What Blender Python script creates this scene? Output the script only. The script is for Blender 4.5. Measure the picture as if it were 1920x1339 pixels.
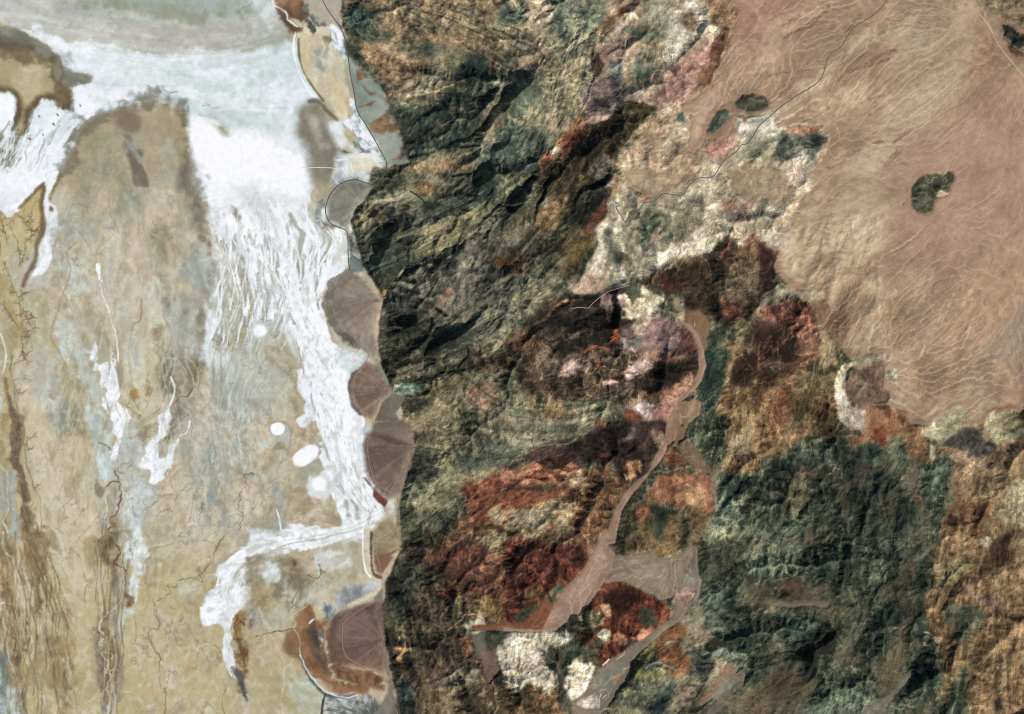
import bpy, math, heapq
import numpy as np

# ------------------------------------------------------------------ camera, sky, sun, exposure
for o in list(bpy.data.objects):
    bpy.data.objects.remove(o)
SC = bpy.context.scene
COL = SC.collection

M_PX = 10.0                       # metres on the ground per map unit; map units run 0..1920 east, 0..1339 south
CAM_Z = 150000.0                  # survey altitude in metres
SUN_AZ, SUN_EL = 135.0, 43.0      # clockwise from north, above the horizon

cam_d = bpy.data.cameras.new('camera')
cam_d.sensor_width = 36.0
cam_d.lens = 36.0 * (CAM_Z - 120.0) / (1920 * M_PX)
cam_d.clip_start = 100.0
cam_d.clip_end = 600000.0
cam = bpy.data.objects.new('camera', cam_d)
cam.location = (0, 0, CAM_Z)
cam.rotation_euler = (0, 0, 0)
COL.objects.link(cam)
SC.camera = cam

world = bpy.data.worlds.new('World')
SC.world = world
world.use_nodes = True
wn = world.node_tree
bg = next(n for n in wn.nodes if n.type == 'BACKGROUND')
sky = wn.nodes.new('ShaderNodeTexSky')
sky.sky_type = 'NISHITA'
sky.sun_disc = False
sky.sun_elevation = math.radians(SUN_EL)
sky.sun_rotation = math.radians(SUN_AZ)
wn.links.new(sky.outputs['Color'], bg.inputs['Color'])
bg.inputs['Strength'].default_value = 0.085

sun_d = bpy.data.lights.new('sun', 'SUN')
sun_d.energy = 3.7
sun_d.angle = math.radians(0.5)
sun_d.color = (1.0, 0.945, 0.85)
sun = bpy.data.objects.new('sun', sun_d)
sun.rotation_euler = (math.radians(90 - SUN_EL), 0, math.radians(180 - SUN_AZ))
sun.location = (0, 0, 20000)
COL.objects.link(sun)

SC.view_settings.view_transform = 'Standard'
SC.view_settings.look = 'None'
SC.view_settings.gamma = 1.0
SC.view_settings.use_curve_mapping = False
SC.view_settings.exposure = 0.11
SC.cycles.pixel_filter_type = 'BLACKMAN_HARRIS'
SC.cycles.filter_width = 1.15
SC.cycles.use_denoising = False        # keep the finest gullies crisp
GAIN = 1.06                       # albedo -> displayed linear value on level ground under this light

# ------------------------------------------------------------------ map grid and noise tools
MARG = 32.0
STEP = 1.4
X0, Y0 = -MARG, -MARG
W = int(round((1920 + 2 * MARG) / STEP)) + 1
H = int(round((1339 + 2 * MARG) / STEP)) + 1
rng = np.random.default_rng(7)
gx = (X0 + STEP * np.arange(W)).astype(np.float32)
gy = (Y0 + STEP * np.arange(H)).astype(np.float32)
PX, PY = np.meshgrid(gx, gy)


def bspl(n_out, n_in, off):
    """Cubic B-spline interpolation matrix from n_in lattice points to n_out samples."""
    t = off + np.linspace(0, n_in - 4, n_out)
    i = np.minimum(t.astype(int), n_in - 4)
    f = (t - i)
    w = np.stack([(1 - f) ** 3, 3 * f ** 3 - 6 * f ** 2 + 4, -3 * f ** 3 + 3 * f ** 2 + 3 * f + 1, f ** 3], 1) / 6
    m = np.zeros((n_out, n_in), np.float32)
    r = np.arange(n_out)
    for k in range(4):
        m[r, i + k] += w[:, k]
    return m


def vnoise(h, w, cell):
    """Smooth noise on an h x w raster, feature size `cell` raster steps, unit variance."""
    nh, nw = max(5, int(h / cell) + 4), max(5, int(w / cell) + 4)
    g = rng.standard_normal((nh, nw)).astype(np.float32)
    o = bspl(h, nh, 0.0) @ g @ bspl(w, nw, 0.0).T
    return o / (o.std() + 1e-6)


def fbm(h, w, cell, octs, gain=0.55, ridged=False):
    o = np.zeros((h, w), np.float32)
    a = 1.0
    for _ in range(octs):
        if cell < 1.4:
            n = rng.standard_normal((h, w)).astype(np.float32)
        else:
            n = vnoise(h, w, cell)
        if ridged:
            n = 1 - np.abs(n) * 1.2
        o += a * n
        a *= gain
        cell *= 0.5
    o -= o.mean()
    return o / o.std()


def lerp_up(a, h, w):
    """Bilinear resize."""
    y = np.linspace(0, a.shape[0] - 1, h).astype(np.float32)
    x = np.linspace(0, a.shape[1] - 1, w).astype(np.float32)
    yi = np.minimum(y.astype(int), a.shape[0] - 2)
    xi = np.minimum(x.astype(int), a.shape[1] - 2)
    fy = (y - yi)[:, None]
    fx = (x - xi)[None, :]
    r0 = a[yi][:, xi] * (1 - fx) + a[yi][:, xi + 1] * fx
    r1 = a[yi + 1][:, xi] * (1 - fx) + a[yi + 1][:, xi + 1] * fx
    return (r0 * (1 - fy) + r1 * fy).astype(np.float32)


def blur(a, r, n=2):
    """Box blur, radius r cells, n passes."""
    for _ in range(n):
        for ax in (0, 1):
            pad = [(0, 0), (0, 0)]
            pad[ax] = (r + 1, r)
            c = np.cumsum(np.pad(a, pad, mode='edge'), axis=ax, dtype=np.float64)
            k = 2 * r + 1
            a = ((c[k:] - c[:-k]) if ax == 0 else (c[:, k:] - c[:, :-k])) / k
            a = a.astype(np.float32)
    return a


def uni(z):
    z = (z - z.mean()) / z.std()
    return (0.5 + 0.5 * np.tanh(0.85 * z)).astype(np.float32)


def sstep(a, b, x):
    t = np.clip((x - a) / (b - a), 0, 1)
    return t * t * (3 - 2 * t)


def lin(c):
    c = np.asarray(c, np.float32) / 255.0
    return np.where(c <= 0.04045, c / 12.92, ((c + 0.055) / 1.055) ** 2.4)


# grain of the land: (x, y, dx, dy), the way strata, washes and salt streaks run
GRAIN = [
 (100,40,3,1),(300,60,4,1),(450,80,4,0),(500,30,3,-1),(200,140,3,1),(350,170,4,0.3),(480,180,4,1),
 (150,230,-1,1.5),(30,320,-1,1),(60,200,-.3,1),(300,300,.2,1),(200,400,.2,1),(50,450,.3,1),(450,300,.3,1),(500,450,.2,1),
 (600,450,.3,1),(600,650,.35,1),(640,800,.3,1),(690,930,.4,1),(430,500,0,1),(420,600,-.1,1),(200,650,.1,1),
 (300,750,.1,1),(100,800,.15,1),(50,1000,.25,1),(100,1200,.25,1),(200,1000,0,1),(300,1200,.05,1),(500,900,0,1),
 (440,1080,-1,.8),(560,1010,1,-.25),(540,1120,.2,1),(500,1250,.2,1),(600,1310,1,.3),(580,130,.15,1),(640,120,.2,1),
 (700,60,1,.6),(800,60,1,.55),(900,90,1,.5),(1000,60,1,.3),(720,130,1,.5),(800,200,1,-.5),(900,250,1,-.7),
 (1000,200,.4,-1),(1060,150,.5,-1),(800,400,1,-.5),(900,330,1,-.7),(960,450,1,-.8),(850,550,1,-.6),(760,640,1,-.4),
 (900,640,1,-.7),(1000,560,1,-.7),(1150,270,1,-.7),(1250,220,1,-.6),(1180,100,.8,-1),(1300,150,.7,-1),(1080,600,1,-.3),
 (1060,740,.1,1),(900,790,.1,1),(1150,740,.1,1),(850,850,1,-.15),(1000,880,1,-.1),(800,950,1,-.9),(950,1000,1,-.8),
 (820,1150,.5,1),(760,1250,.2,1),(1000,1100,.3,1),(1150,1150,.3,1),(1000,1250,.4,1),(1350,530,.3,1),(1320,720,-.3,1),
 (1450,790,.3,1),(1450,720,1,-.8),(1400,900,-.5,1),(1600,950,-.35,1),(1650,1050,-.35,1),(1450,1000,-1,.6),
 (1500,1140,1,.05),(1650,1200,-.35,1),(1850,1100,-.3,1),(1880,900,-.5,1),(1200,1280,1,-.9),(1400,1250,-1,.7),
 (1210,440,.3,1),(1320,420,1,-.6),(1200,570,.2,1),(1100,470,.5,-1),(1270,950,.2,1),
 (1750,60,-1,.8),(1600,150,-1,.7),(1500,80,-1,.6),(1450,200,-1,.6),(1850,110,-.6,1),(1850,300,-1,1.4),(1700,350,-1,1),
 (1600,300,-1,.7),(1550,430,-.6,1),(1650,500,-.5,1),(1750,550,-.5,1),(1850,600,-.5,1),(1700,680,-.4,1),(1800,720,-.5,1),
 (1400,280,-1,.7),(1300,300,-1,.7),(1600,760,.2,1)]


def grain_field():
    h, w = 100, 142
    X, Y = np.meshgrid(np.linspace(gx[0], gx[-1], w), np.linspace(gy[0], gy[-1], h))
    c = np.zeros((h, w)); s = np.zeros((h, w))
    for (x, y, dx, dy) in GRAIN:
        a = math.atan2(dy, dx)
        k = 1.0 / (((X - x) ** 2 + (Y - y) ** 2) / 900.0 + 1.0) ** 1.8
        c += k * math.cos(2 * a); s += k * math.sin(2 * a)
    n = np.hypot(c, s) + 1e-9
    return (c / n).astype(np.float32), (s / n).astype(np.float32)


def lic(h, w, n, L, wob=0.35):
    """Smear noise n along the grain; L steps each way."""
    c2, s2 = GC, GS
    ang = 0.5 * np.arctan2(lerp_up(s2, h, w), lerp_up(c2, h, w)) + wob * (0.8 * vnoise(h, w, 44 * h / 1000.0 + 3) + 0.45 * vnoise(h, w, 13 * h / 1000.0 + 2))
    ux, uy = np.cos(ang).astype(np.float32).ravel(), np.sin(ang).astype(np.float32).ravel()
    acc = n.copy().ravel()
    flat = n.ravel()
    I, J = np.meshgrid(np.arange(w, dtype=np.float32), np.arange(h, dtype=np.float32))
    for sgn in (1.0, -1.0):
        x = I.ravel().copy(); y = J.ravel().copy()
        px_, py_ = ux * sgn, uy * sgn
        for k in range(L):
            x += px_; y += py_
            np.clip(x, 0, w - 1, out=x); np.clip(y, 0, h - 1, out=y)
            idx = (y + 0.5).astype(np.int32) * w + (x + 0.5).astype(np.int32)
            np.minimum(idx, h * w - 1, out=idx)
            nx, ny = ux[idx], uy[idx]
            d = np.sign(nx * px_ + ny * py_); d[d == 0] = 1
            px_, py_ = nx * d, ny * d
            acc += flat[idx] * (1 - (k + 1.0) / (L + 1.0))
    o = acc.reshape(h, w)
    return (o - o.mean()) / o.std()


GC, GS = grain_field()
H2, W2 = (H + 1) // 2, (W + 1) // 2
H4, W4 = (H + 3) // 4, (W + 3) // 4
WN = rng.standard_normal((H, W)).astype(np.float32)
LF = lic(H, W, WN + 0.5 * vnoise(H, W, 3), 5, 0.36)
LM = lerp_up(lic(H2, W2, fbm(H2, W2, 4, 3), 11, 0.32), H, W)
LC = lerp_up(lic(H4, W4, fbm(H4, W4, 6, 4), 14, 0.30), H, W)
LM /= LM.std(); LC /= LC.std()


def warp(n, amp, cell):
    """Domain-warp a raster so that its blotches turn into folded shapes."""
    dx, dy = vnoise(H, W, cell) + 0.5 * vnoise(H, W, cell * .4), vnoise(H, W, cell) + 0.5 * vnoise(H, W, cell * .4)
    J, I = np.meshgrid(np.arange(W), np.arange(H))
    return n[np.clip(I + (amp * dy).astype(int), 0, H - 1), np.clip(J + (amp * dx).astype(int), 0, W - 1)]


NB = warp(fbm(H, W, 60, 6, 0.6), 30, 40)     # broad blotches with detail
NM = warp(fbm(H, W, 16, 4, 0.62), 11, 14)    # mid blotches
NF = fbm(H, W, 4, 2, 0.7)           # grit
NR = fbm(H, W, 40, 5, 0.55)         # ragged edges
NR2 = fbm(H, W, 11, 4, 0.75)
FA = lerp_up(lic(H2, W2, fbm(H2, W2, 7, 4), 12, 0.38), H, W)
FA = FA / FA.std() + 0.22 * NM
FB = lerp_up(lic(H2, W2, fbm(H2, W2, 3, 2), 6, 0.42), H, W) * 1.15 + 0.25 * NF
THREAD_A = np.exp(-(FA / 0.10) ** 2)         # long threads along the grain
THREAD_B = np.exp(-(FB / 0.16) ** 2)         # finer, shorter threads
NC = warp(fbm(H, W, 13, 3, 0.5), 9, 16)
THREAD_C = np.exp(-(NC / 0.13) ** 2)         # curly veins without direction
PAT = {
    'rock': uni(0.42 * LM + 0.56 * LF + 0.34 * LC + 0.22 * NF + 0.16 * NB + 0.14 * NM) * 0.80 + 0.09,
    'streak': uni(0.62 * LC + 0.40 * LM + 0.06 * LF + 0.35 * NB),
    'fine': uni(0.55 * LF + 0.50 * LM + 0.25 * NF + 0.20 * NM),
    'blotch': uni(0.36 * NM + 0.35 * NB + 0.25 * NF + 0.42 * LM + 0.42 * LF),
    'soft': uni(0.8 * NB + 0.60 * LC + 0.15 * LM),
    'vein': uni(-np.abs(LM + 0.6 * NM) * 1.3 + 0.5 * NB),
    'salt': uni(0.50 * LM + 0.52 * LC + 0.20 * NM + 0.28 * NB + 0.10 * NF + 0.08 * LF),
}
EDGE = uni(LM + 0.6 * NM + 0.25 * NF)
ANG_TAB = fbm(64, 4096, 46, 6, 0.8)

# map rasters that the landform sheet is made from
RGB = np.zeros((H, W, 3), np.float32)
UPL = np.zeros((H, W), np.float32)       # how strongly the rock is raised and dissected
REG = np.zeros((H, W), np.int16)         # which landform a spot belongs to
CONE = np.zeros((H, W), np.float32)      # extra height of alluvial cones and crusts, metres
REGIONS = []                             # name, label, category, group, kind, material


def region(name, label, cat, group=None, kind=None, mat='rock', part_of=None):
    REGIONS.append((name, label, cat, group, kind, mat, part_of))
    return len(REGIONS) - 1


def T(c, r, pts):
    """Map points written on survey sheet (column, row), drawn at four times scale."""
    oy = (0, 335, 670, 1004)[r]
    return [(c * 480 + x * 0.25, oy + y * 0.25) for x, y in pts]


def crop(pts, pad):
    xs = [p[0] for p in pts]; ys = [p[1] for p in pts]
    x0 = max(0, int((min(xs) - pad - X0) / STEP)); x1 = min(W, int((max(xs) + pad - X0) / STEP) + 2)
    y0 = max(0, int((min(ys) - pad - Y0) / STEP)); y1 = min(H, int((max(ys) + pad - Y0) / STEP) + 2)
    return x0, x1, y0, y1


def sdf(pts, X, Y):
    """Signed distance to a polygon, positive inside."""
    n = len(pts)
    d = np.full(X.shape, 1e9, np.float32)
    ins = np.zeros(X.shape, bool)
    for i in range(n):
        ax, ay = pts[i]; bx, by = pts[(i + 1) % n]
        ex, ey = bx - ax, by - ay
        L = ex * ex + ey * ey + 1e-9
        t = np.clip(((X - ax) * ex + (Y - ay) * ey) / L, 0, 1)
        d = np.minimum(d, (X - ax - t * ex) ** 2 + (Y - ay - t * ey) ** 2)
        if ay != by:
            c = ((ay > Y) != (by > Y)) & (X < ex * (Y - ay) / ey + ax)
            ins ^= c
    d = np.sqrt(d)
    return np.where(ins, d, -d).astype(np.float32)


def ramp(cols, t):
    cols = np.asarray(cols, np.float32)
    if cols.ndim == 1:
        return np.broadcast_to(cols, t.shape + (3,))
    n = len(cols) - 1
    x = np.clip(t, 0, 1) * n
    i = np.minimum(x.astype(int), n - 1)
    f = (x - i)[..., None]
    return cols[i] * (1 - f) + cols[i + 1] * f


OPS = []                                 # every ground unit in the order it is laid down


def fill(*a_, **k_):
    OPS.append((lay_fill, a_, k_))
    lay_fill(*a_, **k_)


def lay_fill(pts, cols, pat='rock', soft=2.5, rag=5.0, a=1.0, u=None, reg=None, cone=None, lic_rag=0.5, apex=None, spin=46.0):
    """Lay one ground unit on the map: a polygon with an uneven edge and a ramp of its own colours, in places with painted shade."""
    pad = soft * 1.3 + rag * 4 + 4
    x0, x1, y0, y1 = crop(pts, pad)
    if x1 - x0 < 3 or y1 - y0 < 3:
        return
    X, Y = PX[y0:y1, x0:x1], PY[y0:y1, x0:x1]
    if X.size > 4000:
        hh, ww = max(4, X.shape[0] // 3), max(4, X.shape[1] // 3)
        xs = np.linspace(X[0, 0], X[0, -1], ww); ys = np.linspace(Y[0, 0], Y[-1, 0], hh)
        XX, YY = np.meshgrid(xs, ys)
        d = lerp_up(sdf(pts, XX, YY), X.shape[0], X.shape[1])
    else:
        d = sdf(pts, X, Y)
    sl = (slice(y0, y1), slice(x0, x1))
    if rag:
        d = d + rag * (0.62 * NR[sl] + 0.42 * NR2[sl] + 0.5 * lic_rag * LM[sl])
    soft_d = d
    if rag >= 3 and apex is None:
        soft_d = d + (EDGE[sl] - 0.5) * rag * min(1.0, max(x1 - x0, y1 - y0) * STEP / 90.0) * 2.0      # units interfinger along their contact
    if pat in ('rock', 'blotch') and max(x1 - x0, y1 - y0) * STEP > 70:
        soft = soft * 1.7
    m = sstep(-soft * 1.3, soft * 1.3, soft_d) * a
    if apex is not None:
        dx, dy = X - apex[0], Y - apex[1]
        r = np.hypot(dx, dy)
        th = np.arctan2(dy, dx) * 4096 / (2 * math.pi) * (spin / 46.0) + 2.2 * LM[sl]
        z = ANG_TAB[np.clip((r / 6).astype(int), 0, 63), th.astype(int) % 4096] + 0.3 * NF[sl] + 0.5 * NB[sl]
        t = 0.5 + 0.85 * (uni(z) - 0.5)
    else:
        t = PAT[pat][sl]
    m3 = m[..., None]
    RGB[sl] = RGB[sl] * (1 - m3) + ramp(cols, t) * m3
    hard = d > 0
    if u is not None:
        UPL[sl] = np.where(hard, u, UPL[sl])
    if reg is not None:
        REG[sl] = np.where(hard, reg, REG[sl])
    if cone is not None:
        ax, ay, hgt, rad = cone
        hh = hgt * np.clip(1 - np.hypot(X - ax, Y - ay) / rad, 0, 1) ** 1.15
        CONE[sl] = np.maximum(CONE[sl], hh * sstep(-6, 14, d))
    return


def smooth_line(pts, seg=3.0):
    """Catmull-Rom through the points, about `seg` map units per step."""
    p = np.asarray(pts, float)
    if len(p) < 3:
        out = []
        n = max(1, int(np.hypot(*(p[1] - p[0])) / seg))
        return [tuple(p[0] + (p[1] - p[0]) * k / n) for k in range(n + 1)]
    q = np.vstack([2 * p[0] - p[1], p, 2 * p[-1] - p[-2]])
    out = []
    for i in range(1, len(q) - 2):
        n = max(1, int(np.hypot(*(q[i + 1] - q[i])) / seg))
        for k in range(n):
            t = k / n
            a, b, c, d = q[i - 1], q[i], q[i + 1], q[i + 2]
            out.append(tuple(0.5 * ((2 * b) + (c - a) * t + (2 * a - 5 * b + 4 * c - d) * t * t + (3 * b - a - 3 * c + d) * t ** 3)))
    out.append(tuple(p[-1]))
    return out


def wander(pts, amp, wl):
    """Give a line the small bends of a stream."""
    s = smooth_line(pts, 2.0)
    n = len(s)
    out = []
    ph = rng.uniform(0, 6.28, 3)
    for i, (x, y) in enumerate(s):
        j0, j1 = max(0, i - 2), min(n - 1, i + 2)
        tx, ty = s[j1][0] - s[j0][0], s[j1][1] - s[j0][1]
        L = math.hypot(tx, ty) + 1e-6
        o = amp * (math.sin(i * 2.0 / wl * 6.28 + ph[0]) * 0.6 + math.sin(i * 2.0 / wl * 2.9 + ph[1]) * 0.5 + math.sin(i * 2.0 / wl * 13 + ph[2]) * 0.25)
        out.append((x - ty / L * o, y + tx / L * o))
    return out


def stroke(pts, col, w=2.0, soft=1.2, a=1.0, wob=0.0, wl=20.0, taper=False, rag=0.3):
    """Lay a narrow band of sediment, salt or painted gully shade along a line (w = half-width in map units)."""
    if soft >= 7 and w >= 7:
        rag, a, soft = max(rag, 0.9), a * 0.8, soft * 1.25
    elif w <= 2.7:
        w, soft = w * 0.72, soft * 0.85
    s = wander(pts, wob, wl) if wob else smooth_line(pts, 4.0)
    OPS.append((lay_stroke, (s, col, w, soft, a, taper, rag), {}))
    lay_stroke(s, col, w, soft, a, taper, rag)


def lay_stroke(s, col, w, soft, a, taper, rag):
    pad = w + soft + 4
    x0, x1, y0, y1 = crop(s, pad)
    if x1 - x0 < 3 or y1 - y0 < 3:
        return
    D = np.full((y1 - y0, x1 - x0), 1e4, np.float32)
    n = len(s)
    for i in range(n - 1):
        a_, b_ = s[i], s[i + 1]
        cx0, cx1, cy0, cy1 = crop([a_, b_], pad)
        if cx1 <= cx0 or cy1 <= cy0:
            continue
        X, Y = PX[cy0:cy1, cx0:cx1], PY[cy0:cy1, cx0:cx1]
        ex, ey = b_[0] - a_[0], b_[1] - a_[1]
        t = np.clip(((X - a_[0]) * ex + (Y - a_[1]) * ey) / (ex * ex + ey * ey + 1e-9), 0, 1)
        d = np.hypot(X - a_[0] - t * ex, Y - a_[1] - t * ey)
        if taper:
            d = d + w * 0.85 * (i / n)
        v = D[cy0 - y0:cy1 - y0, cx0 - x0:cx1 - x0]
        np.minimum(v, d, out=v)
    sl = (slice(y0, y1), slice(x0, x1))
    D = D + rag * w * NR2[sl]
    m = (1 - sstep(max(0, w - soft), w + soft, D))[..., None] * a
    RGB[sl] = RGB[sl] * (1 - m) + np.asarray(col, np.float32) * m


def dendrite(pts, col, w=1.6, twigs=14, length=16, a=0.9):
    w *= 0.75; a *= 0.85; twigs = int(twigs * 1.5)
    # a small tidal-creek tree: a stem with side twigs
    col = tuple(0.75 * c + 0.25 * v for c, v in zip(col, (180, 162, 124)))
    s = wander(pts, 1.6, 22)
    stroke(s, col, w, 1.2, a)
    for k in range(twigs):
        i = int(rng.integers(2, len(s) - 2))
        x, y = s[i]
        tx, ty = s[min(len(s) - 1, i + 2)][0] - x, s[min(len(s) - 1, i + 2)][1] - y
        an = math.atan2(ty, tx) + rng.choice([-1, 1]) * rng.uniform(1.9, 2.6)
        L = length * rng.uniform(0.4, 1.2)
        q = [(x, y)]
        for j in range(4):
            an += rng.uniform(-0.5, 0.5)
            x += math.cos(an) * L / 4; y += math.sin(an) * L / 4
            q.append((x, y))
        stroke(q, col, w * 0.75, 1.1, a, taper=True)
        if L > length * 0.7:
            an2 = an + rng.choice([-1, 1]) * 0.9
            stroke([q[2], (q[2][0] + math.cos(an2) * L * .4, q[2][1] + math.sin(an2) * L * .4)], col, w * 0.6, 1.0, a, taper=True)


# ------------------------------------------------------------------ landforms (names and labels)
ST = 'structure'
r_mud = region('mud_flat', 'tan and pinkish mud flat streaked north to south, west of the white salt', 'mud flat', None, ST, 'mud')
r_salt = region('salt_flat', 'bright white salt flat with a broad tongue of braided salt streams', 'salt flat', None, ST, 'salt')
r_playa = region('playa', 'smooth grey mud basin across the top left corner', 'playa', None, ST, 'mud')
r_beach = region('shore_terrace', 'cream sand terrace behind the curved white spit by the asphalt road', 'terrace', None, ST, 'mud')
r_marsh = region('marsh', 'dark orange and brown wet marsh ringing the lowest left fan', 'marsh', None, ST, 'mud')
r_foot = region('gravel_apron', 'grey-green gravel apron between the asphalt road and the dark mountain front', 'gravel apron', None, ST, 'gravel')
r_baj = region('alluvial_plain', 'wide pinkish tan gravel plain with fine braided washes in the upper right', 'plain', None, ST, 'gravel')
r_dis = region('dissected_plain', 'rippled tan ridges and gullies at the lower edge of the pink plain', 'badlands', None, ST, 'gravel')
r_ngreen = region('mountain_front', 'dark green-black mountain front facing the curved spit', 'mountain', None, ST)
r_nstrata = region('mountain_slope', 'tan folded rock layers along the top edge above the dark green front', 'mountain', None, ST)
r_nolive = region('strata_ridge', 'olive and tan tilted rock slabs left of the pale pink badlands', 'ridge', None, ST)
r_nbad = region('badlands', 'cream, pink and olive badlands bordered by a thin dark brown ridge', 'badlands', None, ST)
r_dark = region('volcanic_ridge', 'nearly black diagonal ridge edged with orange rock, left of the cream hills', 'ridge', None, ST)
r_pale = region('painted_hills', 'pale cream and pink hills crossed by the winding paved drive', 'hills', None, ST)
r_mid = region('mountain_range', 'grey-brown streaked mountains behind the second and third fans', 'mountain', None, ST)
r_black = region('lava_hills', 'black-brown hills with small orange and pink spots in the middle of the range', 'hills', None, ST)
r_mauve = region('painted_hills', 'mauve and cream hill inside the bend of the upper canyon wash', 'hills', None, ST)
r_band = region('banded_ridge', 'ridge of stacked dark, ochre and grey-green bands cut by gullies', 'ridge', None, ST)
r_maroon = region('dark_slope', 'dark maroon slope on the left bank of the canyon wash', 'slope', None, ST)
r_orange = region('orange_hills', 'orange and rust red hills with a bright streak left of the lower wash', 'hills', None, ST)
r_sgreen = region('mountain_front', 'dark grey-green mountain front behind the fourth and fifth fans', 'mountain', None, ST)
r_sfront = region('mountain_front', 'dark brown mountain front with tan patches behind the lowest fan', 'mountain', None, ST)
r_red = region('red_hills', 'deep rust red gullied hills on the left bank of the lower wash', 'hills', None, ST)
r_redhill = region('red_hill', 'rust red hill between the two grey washes near the bottom', 'hill', None, ST)
r_cream = region('cream_hills', 'bright cream gullied hills at the bottom below the rust red hill', 'hills', None, ST)
r_yellow = region('yellow_hills', 'yellowish and grey gullied hills right of the bottom grey wash', 'hills', None, ST)
r_ebrown = region('brown_hill', 'broad dark brown hill just right of the cream hills', 'hill', None, ST)
r_erib = region('mountain_slope', 'dark green slope along the right bank of the canyon wash', 'slope', None, ST)
r_efan = region('brown_slopes', 'ochre and brown ribbed slopes under the mottled red hill', 'slope', None, ST)
r_eorange = region('orange_hill', 'orange hill on the right bank of the wash with a smooth bright top', 'hill', None, ST)
r_mott = region('mottled_hill', 'mottled red and black hill at the edge of the tan plain', 'hill', None, ST)
r_mauve2 = region('mauve_hill', 'mauve knoll ringed by a cream arc at the foot of the tan plain', 'hill', None, ST)
r_rust = region('rust_slope', 'rust orange slope between the mauve knoll and the green massif', 'slope', None, ST)
r_lime = region('pale_hills', 'pale yellow-green hills with a dark grey-mauve core on the right edge', 'hills', None, ST)
r_sgm = region('green_massif', 'large dark green mountain massif filling the lower right', 'mountain', None, ST)
r_ebr = region('brown_hills', 'tan, brown and mauve hills down the lower right edge', 'hills', None, ST)
r_wash = region('canyon_wash', 'pinkish grey gravel wash winding down the middle canyon', 'wash', None, ST, 'gravel')
r_wash2 = region('gravel_wash', 'bluish grey braided wash running to the bottom edge past the cream hills', 'wash', None, ST, 'gravel')
r_fan8 = region('alluvial_fan', 'grey fan with fine channels between the pink wash and the bluish wash', 'alluvial fan', None, ST, 'gravel')
GF = 'alluvial fans along the mountain front'
r_f0 = region('alluvial_fan', 'smooth grey-tan fan at the top edge crossed by the asphalt road', 'alluvial fan', GF, None, 'gravel')
r_f1 = region('alluvial_fan', 'greenish grey fan that the asphalt road loops around', 'alluvial fan', GF, None, 'gravel')
r_f2 = region('alluvial_fan', 'large grey-brown fan with a dark fringe, below the asphalt road end', 'alluvial fan', GF, None, 'gravel')
r_f3 = region('alluvial_fan', 'reddish brown fan just above the grey gravel gap', 'alluvial fan', GF, None, 'gravel')
r_f4 = region('alluvial_fan', 'dark red-brown fan with a darker wedge, above the red pond', 'alluvial fan', GF, None, 'gravel')
r_f5 = region('alluvial_fan', 'small tan fan with a reddish lower half below the red pond', 'alluvial fan', GF, None, 'gravel')
r_f6 = region('alluvial_fan', 'biggest red-brown fan at the bottom, ringed by orange marsh', 'alluvial fan', GF, None, 'gravel')
GP = 'round salt pans on the mud flat'
r_p0 = region('salt_pan', 'small round white salt pan, topmost of the row', 'salt pan', GP, None, 'salt')
r_p1 = region('salt_pan', 'round white salt pan with a grey halo and tail', 'salt pan', GP, None, 'salt')
r_p2 = region('salt_pan', 'elongated white salt pan below the haloed round one', 'salt pan', GP, None, 'salt')
r_p3 = region('salt_pan', 'white salt pan merging into the salt tongue, lowest of the row', 'salt pan', GP, None, 'salt')
r_pond = region('pond', 'narrow dark red pond at the foot of the fourth fan', 'pond', None, None, 'mud')
GK = 'dark isolated hills on the gravel'
r_k1 = region('rock_hill', 'rounded dark olive hill beside the paved drive, right of the oval one', 'hill', GK, None)
r_k2 = region('rock_hill', 'oval grey-green hill beside the pale pink badlands', 'hill', GK, None)
r_k3 = region('rock_hill', 'dark kidney-shaped hill alone on the pink plain', 'hill', GK, None)
r_k4 = region('rock_hill', 'black jagged hill at the top right edge', 'hill', GK, None)
r_k5 = region('rock_hill', 'small dark brown knoll between brown slopes and the cream arc', 'hill', GK, None)
r_k6 = region('rock_hill', 'greenish black hill with ragged lower edge among cream badlands', 'hill', GK, None)
r_k7 = region('rock_knoll', 'tiny black knoll low in the pink wash', 'knoll', GK, None)
r_k8 = region('rock_knoll', 'long dark knoll on the rust red plain', 'knoll', GK, None)
r_k9 = region('rock_knoll', 'small dark knoll on the left edge of the lower wash', 'knoll', GK, None)
r_ka = region('rock_knoll', 'uppermost small dark knoll in the canyon wash', 'knoll', GK, None)
r_kb = region('rock_knoll', 'lowest small dark knoll where the canyon wash narrows', 'knoll', GK, None)
r_kc = region('rock_knoll', 'speck of dark rock left of the kidney-shaped hill', 'knoll', GK, None)
r_ns = region('rock_hills', 'brown and grey hills above the black hill at the top right corner', 'hills', None, ST)

r_p0h = region('halo', 'grey damp rim around the small round pan', None, None, None, 'mud', r_p0)
r_p1h = region('halo', 'grey halo around the white core', None, None, None, 'mud', r_p1)
r_p2h = region('margin', None, None, None, None, 'salt', r_p2)
r_p3h = region('margin', None, None, None, None, 'salt', r_p3)
r_f2f = region('fringe', 'dark grey brushy toe of the fan', None, None, None, 'gravel', r_f2)
r_f3f = region('fringe', 'dark brown toe of the fan', None, None, None, 'gravel', r_f3)
r_f4w = region('dark_wedge', 'darker old gravel wedge below the apex', None, None, None, 'gravel', r_f4)
r_f4g = region('grey_lobe', 'greyer upper lobe of the fan', None, None, None, 'gravel', r_f4)
r_f5r = region('lower_lobe', 'reddish lower half of the fan', None, None, None, 'gravel', r_f5)
r_k3s = region('scar', 'pale tan scar on the dark hill', None, None, None, 'rock', r_k3)

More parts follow.
